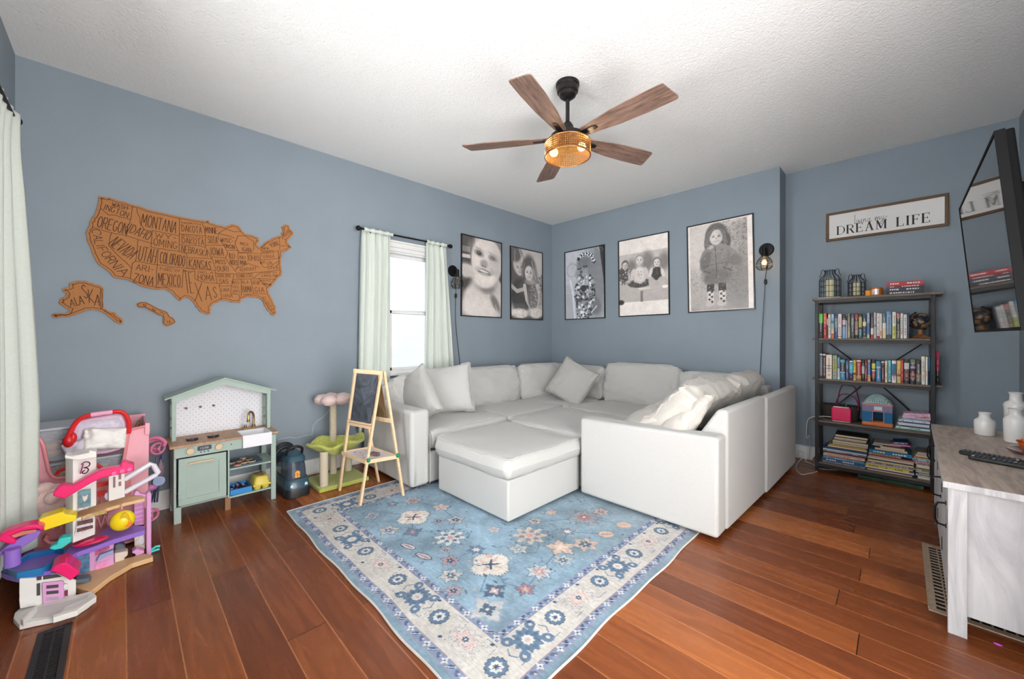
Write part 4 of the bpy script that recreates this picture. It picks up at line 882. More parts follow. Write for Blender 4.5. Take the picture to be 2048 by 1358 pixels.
def tiltv(ax, deg):
    a = math.radians(deg); ux = Vector(ax[0])*math.cos(a)+Vector(ax[1])*math.sin(a); uz = Vector(ax[1])*math.cos(a)-Vector(ax[0])*math.sin(a); return ux, uz, ax[2]
a = tiltv(lw, -.3); portrait(ph_baby, (XL, 2.660, 1.374), *a, 'framed close-up photo of a smiling baby, hanging beside the left wall sconce', 1)
a = tiltv(lw, .4); portrait(ph_sisters, (XL, 3.438, 1.362), *a, 'framed photo of two long-haired children hugging, nearest the corner on the left wall', 2)
a = tiltv(bw, .6); portrait(ph_swaddle, (-3.232, YB, 1.370), *a, 'framed photo of a baby in a patterned swaddle with a flower headband', 3, warm=0)
a = tiltv(bw, .6); portrait(ph_three, (-2.420, YB, 1.382), *a, 'framed photo of three small children seated in a row', 4)
a = tiltv(bw, 1.); portrait(ph_coat, (-1.600, YB, 1.396), *a, 'framed photo of a child in a hooded coat and patterned boots', 5)

# ================================================================== WALL SCONCES
BULB = mat('amber_lamp_glass', (240, 224, 196), .05, trans=.92, var=0, ior=1.1)
FIL = mat('glowing_filament', (255, 190, 110), .5, emit=(255, 190, 110), est=2.2)
def sconce(c, n, side, label, cordpts, sw, power):
    """c plate centre on the wall, n wall normal, side = horizontal unit vector along wall"""
    c = Vector(c); n = Vector(n); s = Vector(side); up = Vector((0, 0, 1))
    r = thing('wall_sconce', c, label, 'wall lamp', 'black cage wall sconces')
    Q = n.to_track_quat('Z', 'Y').to_matrix(); mb = MB()
    mb.lathe([(.0, .0005), (.062, .0005), (.062, .010), (.056, .018), (.03, .022), (0, .022)], c, 28, M=Q); build(mb, 'wall_plate', BLK, r)
    j = c+n*.022; k = c+n*.085-up*.02
    mb = MB().tube([j, j+n*.03, k+up*.012, k], .009, 10); mb.cyl(c+n*.055-s*.016-up*.008, c+n*.055+s*.016-up*.008, .012, n=12); build(mb, 'swivel_arm', BLK, r)
    mb = MB().cyl(k+up*.02, k-up*.045, .021, .021, 18); mb.cyl(k-up*.045, k-up*.052, .026, .026, 18); mb.ell(k+up*.02, (.021, .021, .010)); build(mb, 'lamp_socket', BLK, r)
    b = k-up*.05; cg = MB()
    lv = [(.022, -.0), (.052, -.035), (.066, -.060), (.066, -.10), (.045, -.125)]
    for i in range(8):
        a = 2*PI*i/8+.2; d = s*math.cos(a)+n*math.sin(a); cg.tube([b+d*R+up*z for R, z in lv], .0023, 6)
    for R, z in lv[1:]:
        cg.tube([b+(s*math.cos(2*PI*i/24)+n*math.sin(2*PI*i/24))*R+up*z for i in range(24)], .0023, 6, closed=True)
    build(cg, 'wire_cage', BLK, r)
    bb = MB(); bb.lathe([(.002, -.0), (.013, -.004), (.014, -.02), (.026, -.045), (.030, -.062), (.024, -.083), (.008, -.096), (0, -.098)], b, 20); bl = build(bb, 'light_bulb', BULB, r)
    f = MB()
    for i in range(6):
        a = 2*PI*i/6; d = s*math.cos(a)+n*math.sin(a); f.tube([b-up*.035+d*.004, b-up*.078+d*.011], .0011, 5)
    build(f, 'filament', FIL if power else mat('unlit_filament', (110, 96, 84), .5, metal=.6), bl)
    if power:
        l = bpy.data.lights.new('sconce_lamp', 'POINT'); l.energy = power; l.color = (1, .72, .42); l.shadow_soft_size = .02
        lo = bpy.data.objects.new('sconce_lamp', l); COL.objects.link(lo); lo.parent = r; lo.location = b-up*.06-c
    cord = MB().tube(cordpts, .003, 6); cd = build(cord, 'power_cord', BLK2, r)
    sp = Vector(sw); mb = MB().ell(sp, (.013, .013, .028), 12, 10); build(mb, 'cord_switch', BLK2, cd)
    return r
def cord_line(pts, k=6):
    out = []
    P = [Vector(p) for p in pts]; P = [P[0]]+P+[P[-1]]
    for i in range(1, len(P)-2):
        for j in range(k):
            t = j/k; a, b, c, d = P[i-1:i+3]
            out.append(.5*((2*b)+(c-a)*t+(2*a-5*b+4*c-d)*t*t+(3*b-a-3*c+d)*t**3))
    out.append(P[-2]); return out
sconce((XL, 2.552, 1.862), (1, 0, 0), (0, 1, 0), 'unlit black cage wall sconce between the curtain and the baby photo', cord_line([(XL+.045, 2.552, 1.82), (XL+.03, 2.572, 1.72), (XL+.03, 2.575, 1.6), (XL+.012, 2.585, 1.3), (XL+.01, 2.63, .95), (XL+.006, 2.66, .72)]), (XL+.03, 2.575, 1.59), 0)
sconce((-.892, YB, 1.958), (0, -1, 0), (1, 0, 0), 'lit black cage wall sconce beside the photo of the child in a coat', cord_line([(-.892, YB-.045, 1.92), (-.885, YB-.04, 1.78), (-.895, YB-.035, 1.66), (-.915, YB-.03, 1.30), (-.928, YB-.02, 1.05), (-.945, YB-.012, .72)]), (-.892, YB-.035, 1.655), .45)
# ================================================================== SIGN
WOODF = mat('dark_stained_sign_frame', (98, 72, 48), .6, var=.2, vs=12, stretch=(1, 1, 8), bump=.1, bs=60)
WHITE = mat('matte_white_board', (232, 230, 226), .6, var=.015)
BLACKINK = mat('black_sign_paint', (28, 26, 26), .6)
sg = thing('wall_sign', (-.11, YR, 2.003), 'long white framed sign reading living my dream life above the bookcase', 'sign')
SX0, SX1, SZ0, SZ1 = -.48, .26, 2.003, 2.255
mb = MB().box(SX0+.01, SX1-.01, YR-.012, YR-.002, SZ0+.01, SZ1-.01); build(mb, 'sign_board', WHITE, sg, smooth=False)
mb = MB(); t = .02
mb.box(SX0, SX1, YR-.024, YR-.001, SZ0, SZ0+t); mb.box(SX0, SX1, YR-.024, YR-.001, SZ1-t, SZ1); mb.box(SX0, SX0+t, YR-.024, YR-.001, SZ0+t, SZ1-t); mb.box(SX1-t, SX1, YR-.024, YR-.001, SZ0+t, SZ1-t)
build(mb, 'sign_frame', WOODF, sg, bevel=.002)
GL = {  # serif capitals as strokes x0,y0,x1,y1,w on a 1-high body
 'D': (.78, [(.13, 0, .13, 1, .12), (0, .015, .4, .015, .03), (0, .985, .4, .985, .03)], [(.34, .5, .38, .5, -90, 90)]),
 'R': (.74, [(.13, 0, .13, 1, .12), (0, .015, .26, .015, .03), (0, .985, .4, .985, .03), (.15, .5, .4, .5, .035), (.38, .5, .64, .02, .10), (.56, .015, .76, .015, .03)], [(.38, .74, .22, .24, -90, 90)]),
 'E': (.66, [(.13, 0, .13, 1, .12), (0, .015, .6, .015, .03), (0, .985, .58, .985, .03), (.15, .51, .45, .51, .035), (.6, 0, .6, .2, .035), (.58, .8, .58, 1, .035), (.45, .4, .45, .62, .03)], []),
 'A': (.82, [(.14, 0, .40, 1, .04), (.40, 1, .68, 0, .12), (.22, .36, .56, .36, .03), (.04, .015, .26, .015, .03), (.54, .015, .82, .015, .03)], []),
 'M': (.98, [(.15, 0, .15, 1, .04), (.16, 1, .48, .08, .11), (.48, .08, .80, 1, .035), (.82, 0, .82, 1, .12), (.04, .015, .27, .015, .03), (.70, .015, .96, .015, .03), (.02, .985, .18, .985, .03), (.80, .985, .96, .985, .03)], []),
 'L': (.64, [(.13, 0, .13, 1, .12), (0, .015, .58, .015, .03), (0, .985, .27, .985, .03), (.58, 0, .58, .22, .035)], []),
 'I': (.34, [(.16, 0, .16, 1, .12), (.02, .015, .30, .015, .03), (.02, .985, .30, .985, .03)], []),
 'F': (.62, [(.13, 0, .13, 1, .12), (0, .015, .28, .015, .03), (0, .985, .56, .985, .03), (.15, .51, .43, .51, .035), (.56, .8, .56, 1, .035), (.43, .4, .43, .62, .03)], [])}
def serif(mb, s, x, z, h, y, nrm=(0, -1, 0), sx=1.15):
    for ch in s:
        if ch == ' ': x += h*.32*sx; continue
        w_, st, arcs = GL[ch]
        for a, b, c, d, t in st:
            p = Vector((x+a*h*sx, y, z+b*h)); q = Vector((x+c*h*sx, y, z+d*h)); n = (q-p).normalized(); o_ = Vector((-n.z, 0, n.x))*(t*1.2+.012)*h/2
            mb.prism([p-o_, q-o_, q+o_, p+o_], Vector(nrm)*.0008)
        for cx, cy, rx, ry, a0, a1 in arcs:
            k = 14; O = []; I = []
            for i in range(k+1):
                a = math.radians(a0+(a1-a0)*i/k); w2 = .015+.045*math.cos(a)**2
                O.append(Vector((x+(cx+(rx+w2)*math.cos(a))*h*sx, y, z+(cy+(ry+(.0 if ry > .4 else .015))*math.sin(a))*h))); I.append(Vector((x+(cx+(rx-w2)*math.cos(a))*h*sx, y, z+(cy+(ry-.03)*math.sin(a))*h)))
            for i in range(k): mb.prism([O[i], O[i+1], I[i+1], I[i]], Vector(nrm)*.0008)
        x += w_*h*sx+h*.10*sx
    return x
mb = MB(); serif(mb, 'DREAM', -.408, 2.052, .076, YR-.0121, sx=.98); serif(mb, 'LIFE', -.030, 2.052, .076, YR-.0121, sx=1.0)
build(mb, 'serif_lettering', BLACKINK, sg, smooth=False, recalc=False)
def cursive(mb, segs, x, z, h, y, wd=.0022):
    for s in segs: mb.strip(cord_line([(x+a*h, y, z+b*h) for a, b in s], 5), wd, (0, -1, 0), .0007)
mb = MB()
W = [ [(0,1.5),(.02,.6),(-.02,.05),(.2,.1)], [(.3,.6),(.28,.1),(.42,.05),(.5,.55)], [(.3,.82),(.31,.84)], [(.5,.55),(.62,.05),(.8,.6)], [(.9,.6),(.88,.1),(1.02,.1)], [(.9,.82),(.91,.84)], [(1.12,.6),(1.1,.05),(1.12,.3),(1.3,.6),(1.36,.1),(1.5,.15)], [(1.85,.55),(1.65,.5),(1.62,.15),(1.85,.2),(1.87,.55),(1.84,-.5),(1.6,-.45),(2.1,.15)],
      [(2.5,.05),(2.52,.6),(2.5,.1),(2.7,.6),(2.76,.1),(2.95,.6),(3.,.1),(3.15,.15)], [(3.2,.6),(3.22,.15),(3.45,.2)], [(3.5,.65),(3.4,.0),(3.25,-.6),(3.05,-.4),(3.6,.1),(3.9,.5)] ]
cursive(mb, W, -.285, 2.128, .052, YR-.0121, .0026)
build(mb, 'script_lettering', BLACKINK, sg, smooth=False, recalc=False)

# ================================================================== BOOKCASE
RUSTIC = mat('grey_brown_shelf_wood', (112, 98, 86), .6, var=.2, vs=9, stretch=(1, 7, 7), bump=.1, bs=60)
STEEL = mat('dark_grey_steel', (40, 39, 40), .45, metal=.4)
BX0, BX1, BY0, BY1 = -.523, .179, 4.205, 4.475
SH = (1.472, 1.131, .787, .432, .078)   # tops of the shelves
bc = thing('bookcase', (-.17, 4.34, 0), 'tall dark steel and wood bookcase with five shelves in the alcove', 'bookcase')
for x in (BX0, BX1-.024):
    for y in (BY0, BY1-.024): build(MB().box(x, x+.024, y, y+.024, 0, SH[0]-.02), 'post', STEEL, bc, bevel=.002)
for i, z in enumerate(SH):
    sh = build(MB().box(-.542 if 1 else 0, .222, BY0-.008 if i == 0 else BY0+.002, BY1+.008, z-.017, z) if i == 0 else MB().box(-.545, .215, BY0+.03, BY1+.006, z-.015, z).box(BX0+.025, BX1-.025, BY0-.002, BY0+.03, z-.015, z), 'shelf', RUSTIC, bc, bevel=.0015)
    mb = MB(); zz = z-.017
    mb.box(BX0+.024, BX1-.024, BY0, BY0+.02, zz-.024, zz); mb.box(BX0+.024, BX1-.024, BY1-.02, BY1, zz-.024, zz); mb.box(BX0, BX0+.02, BY0+.024, BY1-.024, zz-.024, zz); mb.box(BX1-.02, BX1, BY0+.024, BY1-.024, zz-.024, zz)
    build(mb, 'shelf_frame', STEEL, bc, smooth=False)
for a, b in (((-.46, 1.09), (-.17, .82)), ((.12, 1.09), (-.17, .82)), ((-.17, .80), (-.46, .47)), ((-.17, .80), (.12, .47))):
    build(MB().cyl((a[0], BY1-.004, a[1]), (b[0], BY1-.004, b[1]), .0045, n=8), 'cross_brace', STEEL, bc)

PAGES = mat('cream_book_pages', (214, 200, 176), .9, var=.06, vs=4, stretch=(1, 1, 200))
def cname(c):
    r, g, b = c; mx, mn = max(c), min(c); d = mx-mn
    if d < 26:
        return 'white' if mx > 200 else 'light grey' if mx > 150 else 'grey' if mx > 90 else 'black'
    tone = 'dark ' if mx < 110 else 'pale ' if mn > 150 else ''
    if r >= g and r >= b:
        if g > .78*r and b < .7*g: h = 'yellow'
        elif b > g*1.15: h = 'pink' if r > 140 else 'plum'
        elif g > .55*r: h = 'cream' if mn > 130 else 'tan'
        elif g > .38*r and b < .5*r: h = 'orange' if mx > 150 else 'brown'
        else: h = 'red' if mx > 120 else 'maroon'
        if h == 'cream': tone = ''
        if tone == 'dark ' and h in ('maroon', 'brown'): tone = ''
    elif g >= r and g >= b: h = 'teal' if b > .8*g and r < .7*g else 'green'
    else: h = 'teal' if g > .85*b and r < .6*b else 'purple' if r > g*1.12 else 'navy blue' if mx < 110 else 'blue'
    if h == 'navy blue': tone = ''
    return tone+h
def cover(c): return mat('book_cover_%d_%d_%d' % tuple(c), c, .45, var=.05, vs=40)
used_labels = {}
def uniq(l):
    for w_ in (' dark', ' pale'):
        while len(l.split()) > 16 and w_ in l[8:]: l = l[:8]+l[8:].replace(w_, '', 1)
    used_labels[l] = used_labels.get(l, 0)+1
    return l
def upright(x0, x1, ztop, z0, main, bands, y0, dep, label, group, lean=0):
    """spine faces -y; bands: (from share, to share, colour) measured from the bottom"""
    cs = [main]+[b[2] for b in bands]; mats = [cover(c) for c in cs]+[PAGES]; mb = MB(); h = ztop-z0; w_ = x1-x0
    mb.box(x0, x0+.002, y0, y0+dep, z0, ztop); mb.box(x1-.002, x1, y0, y0+dep, z0, ztop)
    n = 5; arc = [Vector((x0+w_*i/n, y0-.0025*math.sin(PI*i/n), z0)) for i in range(n+1)]+[Vector((x1, y0+.002, z0)), Vector((x0, y0+.002, z0))]
    mb.prism(arc, (0, 0, h)); mb.box(x0+.002, x1-.002, y0+.002, y0+dep-.004, z0+.003, ztop-.003, len(cs))
    for k, (a, b, c) in enumerate(bands):
        wi = .96 if b-a > .0 else .8
        if len(bands[k]) > 2 and (b-a) >= .06: pass
        mb.prism([Vector((x0+w_*(.02), y0-.0024, z0+a*h)), Vector((x0+w_*.5, y0-.0040, z0+a*h)), Vector((x1-w_*.02, y0-.0024, z0+a*h)), Vector((x1-w_*.02, y0, z0+a*h)), Vector((x0+w_*.02, y0, z0+a*h))], (0, 0, (b-a)*h), 1+k)
    # lettering blocks down the spine
    lum = sum(main)/3; tc_ = (206, 202, 190) if lum < 120 else (70, 66, 72); mats.append(cover(tc_)); r = random.Random(int(x0*1e5)); zz = z0+h*.14; ti = len(mats)-1
    if w_ > .012:
        while zz < z0+h*.84:
            L_ = r.uniform(.004, .009); ww = w_*r.uniform(.28, .4)
            mb.prism([Vector((x0+w_/2-ww/2, y0-.0042, zz)), Vector((x0+w_/2+ww/2, y0-.0042, zz)), Vector((x0+w_/2+ww/2, y0-.003, zz)), Vector((x0+w_/2-ww/2, y0-.003, zz))], (0, 0, L_*.6), ti); zz += L_+r.uniform(.001, .004)+(r.random() < .12)*.02
    return build(mb, 'book', mats, None, smooth=False, recalc=False, label=uniq(label), cat='book', group=group)
K = (30, 30, 34); Wt = (222, 218, 212)
R1 = [(120,235,415,K,[(.62,1,(86,196,58))]),(255,350,400,(170,34,42),[(.6,.98,(214,98,62))]),(352,394,500,(52,50,52),[(0,.12,(180,40,44)),(.6,.9,(200,200,196))]),(396,475,430,Wt,[]),(490,575,430,(176,200,216),[(.62,.74,(40,140,158)),(.2,.42,(226,198,150)),(0,.2,(206,86,44))]),(588,690,450,(38,72,124),[(.45,.85,(112,130,140))]),(694,806,420,(228,212,206),[(.05,.1,(150,130,100))]),(824,926,440,(44,46,44),[(.56,.78,(206,172,186)),(0,.5,(104,150,200))]),(930,970,440,(208,208,220),[(.75,.95,(50,50,56))]),(980,1066,410,(128,124,106),[(.05,.4,(156,150,118))]),(1085,1186,430,(74,80,96),[(.45,.9,(104,112,128))]),(1200,1302,420,(52,26,28),[(.8,.98,(176,56,58)),(.15,.7,(150,116,104))]),(1312,1422,430,(28,40,38),[(.45,.9,(158,154,40)),(.02,.38,(20,108,110))]),(1436,1552,440,(48,66,92),[(.52,.7,(214,200,148)),(.0,.06,(150,140,90))]),(1565,1652,390,(90,130,178),[(.6,1,(150,180,200)),(0,.16,(176,190,160))]),(1680,1766,390,(92,66,76),[(.4,.5,(78,80,84)),(.16,.4,(222,218,212)),(0,.16,(196,56,46))]),(1775,1846,380,(206,206,202),[(.46,.5,(90,94,96))]),(1860,1960,400,(220,210,208),[(0,.1,(150,40,44))])]
R1b = [(148,214,410,(226,214,208),[(.1,.3,(206,150,130))]),(225,335,410,(84,112,124),[(.4,.62,(222,220,206)),(0,.4,(220,196,132))]),(345,500,345,(128,154,184),[(0,.14,(50,72,80)),(.88,1,(92,136,184))]),(520,636,360,(226,222,212),[(.02,.46,(184,192,92)),(0,.02,(226,222,190))]),(655,756,400,(74,76,78),[(.8,.98,(206,112,100)),(.24,.28,(190,180,90)),(.02,.16,(130,110,96))]),(766,850,405,(222,222,214),[(.2,.4,(216,190,182))]),(860,966,440,(216,216,212),[]),(972,1046,400,(66,70,86),[(.0,.2,(50,48,62))])]
row = [(1630+a/15.09, 1630+b/15.09, 600+c/15.09, m, bd) for a, b, c, m, bd in R1]+[(1750+a/15.09, 1750+b/15.09, 600+c/15.09, m, bd) for a, b, c, m, bd in R1b]
def do_row(row, z0, rowname, group):
    YF_ = BY0+.016
    names = [cname(r[3])+((' with '+cname(r[4][0][2])+' band') if r[4] and cname(r[4][0][2]) != cname(r[3]) else '') for r in row]
    cnt = {}
    for i, (u0, u1, v, mcol, bd) in enumerate(row):
        x0 = AY(u0, 670, YF_).x; x1 = AY(u1, 670, YF_).x; zt = AY((u0+u1)/2, v, YF_).z; zt = max(zt, z0+.13)
        nb = names[i-1] if i else 'the left post'; nb2 = names[i+1] if i < len(row)-1 else 'the right end'
        lab = '%s book on %s, between %s and %s' % (names[i], rowname, nb, nb2)
        sh = lambda s: s.split(' with ')[0]
        if len(lab.split()) > 16: lab = '%s book on %s, between %s and %s' % (names[i], rowname, sh(nb), nb2)
        if len(lab.split()) > 16: lab = '%s book on %s, between %s and %s' % (names[i], rowname, sh(nb), sh(nb2))
        if len(lab.split()) > 16: lab = '%s book on %s, beside %s' % (names[i], rowname, sh(nb2))
        upright(x0+.0006, x1-.0006, min(zt, z0+.30), z0+.0005, mcol, bd, YF_, .15+.02*((i*7) % 3), lab, group)
do_row(row, SH[1], 'the upper row', 'upright books on the second shelf')
R2 = [(152,240,180,(44,50,62),[(.1,.9,(92,104,116)),(.92,.98,(210,210,210))]),(246,340,190,(74,36,40),[(.92,.98,(210,210,210)),(.45,.52,(110,106,130))]),(346,532,230,(232,216,200),[(.42,.44,(60,56,56)),(.54,.56,(60,56,56))]),(552,692,245,(146,154,142),[(.35,.8,(160,160,90)),(.85,1,(138,164,128))]),(706,780,310,(214,220,228),[(.55,1,(128,150,182)),(.5,.56,(60,110,170))]),(792,946,385,(34,36,44),[(0,.36,(20,130,178)),(.36,.4,(220,216,200)),(.86,1,(60,160,180))]),(966,1062,390,(70,76,116),[(.6,.9,(110,112,140))]),(1076,1200,400,(48,34,78),[(.38,.86,(58,178,196)),(.9,.97,(220,220,226))]),(1206,1292,395,(196,186,84),[(.28,.38,(84,86,44)),(0,.28,(190,164,104))]),(1302,1456,390,(170,26,28),[(.0,.27,(150,94,30)),(.92,.98,(222,214,200)),(.1,.24,(220,190,110))]),(1470,1562,390,(26,44,42),[(.35,.7,(190,190,184))]),(1570,1640,390,(136,62,72),[]),(1652,1752,390,(70,110,176),[(0,.3,(196,150,96)),(.88,1,(176,140,110))]),(1782,1906,390,(36,38,34),[(.6,.84,(206,200,50)),(.2,.46,(150,48,44)),(.48,.54,(220,220,216))])]
R2b = [(28,172,400,(30,112,160),[(.66,.74,(196,160,110))]),(182,282,390,(78,22,28),[(.9,.98,(216,190,190))]),(290,366,390,(226,210,190),[]),(384,470,380,(126,200,204),[(.05,.08,(224,224,218)),(0,.04,(36,40,44))]),(490,622,385,(226,216,214),[(.36,.86,(20,106,148)),(.3,.36,(196,88,80))]),(640,752,385,(226,186,96),[(0,.2,(190,190,120)),(.3,.4,(170,70,110))]),(756,832,370,(206,62,60),[(.0,.3,(172,24,36))]),(850,1000,350,(44,44,48),[(.6,.86,(206,204,200)),(.14,.54,(110,62,70))]),(1030,1186,340,(28,26,32),[(.78,.98,(104,128,98)),(.62,.72,(178,130,180)),(.32,.44,(176,74,50)),(.18,.3,(128,98,112))]),(1200,1346,380,(60,60,56),[(.28,.42,(150,120,108)),(.1,.26,(110,108,96))]),(1356,1466,262,(226,222,208),[(.9,1,(228,224,200))]),(1476,1546,272,(224,220,210),[(.3,.5,(226,196,160))]),(1560,1602,282,(90,140,176),[(0,.5,(30,40,60))]),(1608,1652,275,(22,70,86),[])]
row2 = [(1630+a/15.75, 1630+b/15.75, 695+c/15.75, m, bd) for a, b, c, m, bd in R2]+[(1750+a/14.63, 1750+b/14.63, 695+c/14.63, m, bd) for a, b, c, m, bd in R2b]
do_row(row2, SH[2], 'the third shelf', 'upright books on the third shelf')
upright(.184, .200, SH[2]+.25, SH[2]+.0005, (40, 36, 40), [(.42, 1, (196, 56, 88))], BY0+.06, .16, 'pink and black book standing outside the right post on the third shelf', 'upright books on the third shelf')

def flat_book(x0, x1, y0, y1, z0, th, col, label, group, page=False, rot=0, title=None, ang=0):
    """a book lying down; page=True shows the page edges to the front"""
    M = Matrix.Translation(((x0+x1)/2, (y0+y1)/2, z0)) @ Matrix.Rotation(math.radians(rot), 4, 'Z') @ Matrix.Rotation(math.radians(ang), 4, 'Y'); w_, d = (x1-x0)/2, (y1-y0)/2
    mats = [cover(col), PAGES, cover(title or ((224, 220, 210) if sum(col) < 400 else (60, 56, 60)))]; c = min(.0025, th*.18); mb = MB()
    mb.box(-w_, w_, -d, d, 0, c, 0, M); mb.box(-w_, w_, -d, d, th-c, th, 0, M)
    if page: mb.box(-w_+.003, w_-.002, -d+.002, d-.004, c, th-c, 1, M); mb.box(-w_, w_, d-.003, d, c, th-c, 0, M)
    else:
        mb.box(-w_+.003, w_-.003, -d+.003, d-.003, c, th-c, 1, M); mb.box(-w_, w_, -d-.001, -d+.003, 0, th, 0, M)
        if title or th > .011:
            r = random.Random(int((x0+z0)*1e5)); x = -w_*.8
            while x < w_*.75: L_ = r.uniform(.005, .014); mb.box(x, x+L_, -d-.0016, -d-.0008, th*.32, th*.68, 2, M); x += L_+r.uniform(.002, .006)+(r.random() < .15)*.04
    return build(mb, 'book', mats, None, smooth=False, recalc=False, label=uniq(label), cat='book', group=group)
CR = (206, 186, 158)
stA = [((60,50,44),.019,1,-.395,-.19),((90,70,58),.017,1,-.40,-.195),((92,66,54),.010,1,-.405,-.20),((110,90,60),.021,1,-.41,-.185),((120,96,84),.019,1,-.413,-.188),((176,150,60),.011,0,-.425,-.20),((190,160,120),.012,1,-.44,-.19),((52,50,86),.011,0,-.455,-.195),((34,86,136),.010,0,-.47,-.19),((216,220,226),.009,0,-.47,-.195),((98,120,128),.012,0,-.47,-.195),((96,42,44),.011,0,-.47,-.20),((120,70,60),.011,1,-.465,-.205),((230,196,190),.012,0,-.47,-.205),((172,98,70),.010,0,-.47,-.215),((66,150,176),.013,0,-.47,-.21),((18,84,134),.024,0,-.478,-.20),((128,134,142),.014,0,-.475,-.205)]
stB = [((200,196,190),.007,1,-.155,.0),((24,52,74),.012,1,-.165,-.10),((190,160,130),.017,1,-.12,.02),((150,120,96),.017,1,-.15,.035),((14,112,152),.027,0,-.18,.06),((206,148,80),.013,0,-.182,.0),((130,58,84),.009,0,-.185,.07),((70,68,62),.010,1,-.185,.072),((196,160,130),.015,1,-.19,.07),((40,46,60),.009,0,-.185,.065),((200,190,100),.013,1,-.19,.068),((120,104,122),.014,0,-.195,.07),((150,130,100),.012,1,-.2,.065),((212,190,56),.017,0,-.205,.045),((220,218,214),.009,0,-.205,.07),((40,60,90),.008,0,-.2,.074),((150,96,74),.012,1,-.195,.062)]
stC = [((120,110,96),.012,1,.085,.15),((90,88,96),.010,1,.078,.152),((170,140,100),.014,1,.075,.15),((198,134,72),.015,0,.07,.152),((140,190,200),.019,0,.062,.153),((176,92,112),.014,0,.07,.152),((150,110,124),.012,0,.07,.15),((200,190,170),.022,1,.08,.152),((70,90,84),.008,0,.078,.15),((124,132,92),.017,0,.075,.152),((200,160,130),.013,1,.078,.15),((70,60,40),.011,1,.09,.152),((170,188,206),.013,0,.078,.152),((190,190,186),.020,1,.088,.152)]
def stack(lst, name, z0, y0=BY0+.022, dep=.235, grp=''):
    z = z0+.0005; r = random.Random(len(lst)); tot = len(lst); out = []
    for k in range(tot-1, -1, -1):
        col, th, pg, xa, xb = lst[k]; out.append((z, k)); yy = y0+(r.uniform(.0, .02) if (xb-xa) < .24 else 0)
        below = 'at the bottom' if k == tot-1 else 'resting on the %s one' % cname(lst[k+1][0])
        above = 'topmost' if k == 0 else 'below the %s one' % cname(lst[k-1][0])
        n = 'thin' if th < .012 else 'thick' if th > .018 else 'flat'
        flat_book(xa, xb, yy, yy+dep-.03, z, th-.0006, col, '%s %s book in %s, %s, %s' % (n, cname(col), name, above, below.replace('resting ', '')), grp, bool(pg), r.uniform(-.6, .6), title=(230, 226, 120) if 0 else None); z += th
    return z
zA = stack(stA, 'left stack', SH[4], grp='stacked books on the bottom shelf')
zB = stack(stB, 'middle stack', SH[4], grp='stacked books on the bottom shelf')
zC = stack(stC, 'right stack', SH[4], grp='stacked books on the bottom shelf')
flat_book(-.06, .05, BY0+.03, BY0+.16, zB+.002, .010, (206, 120, 160), 'small pink book lying on top of the middle stack of books', 'stacked books on the bottom shelf', ang=-2)
flat_book(-.045, .04, BY0+.05, BY0+.20, zB+.014, .014, (16, 70, 116), 'small blue book tilted on top of the middle stack of books', 'stacked books on the bottom shelf', ang=-6)
# the stack on the fourth shelf
stD = [((150,190,206),.010,0,.0,.15),((216,222,226),.012,0,-.015,.152),((60,64,110),.011,0,.01,.152),((206,216,222),.010,0,-.02,.15),((226,222,220),.011,0,-.015,.15),((46,70,108),.009,0,.0,.152),((196,220,222),.014,0,-.03,.152),((86,112,82),.009,0,-.038,.152)]
zD = stack(stD, 'fourth-shelf stack', SH[3], dep=.24, grp='picture books on the fourth shelf')
# folded pink cloth on top of it
PINKC = mat('pink_patterned_cloth', (214, 178, 200), .9, var=.2, vs=60, bump=.15, bs=90)
fc = thing('folded_cloth', (.08, 4.33, zD), 'folded pink patterned cloth on the stack of picture books', 'cloth')
mbc = MB()
for k, (dz, x0_) in enumerate(((0, .012), (.014, .010), (.028, .016))):
    mb_, _, _ = cushion_mb(.145-.004*k, .17, .016, place((.08+x0_*.2, 4.32, zD+.009+dz), 0, -2.2*k, 0), edge=.7, n=12, seed=60+k, wr=.003, fw=20); mbc.add(mb_.v, mb_.f)
build(mbc, 'cloth_layers', PINKC, fc, sharp=60); build(MB().ell((.125, 4.238, zD+.03), (.026, .004, .008), 12, 8), 'printed_motif', mat('orange_print', (224, 150, 50), .8), fc)
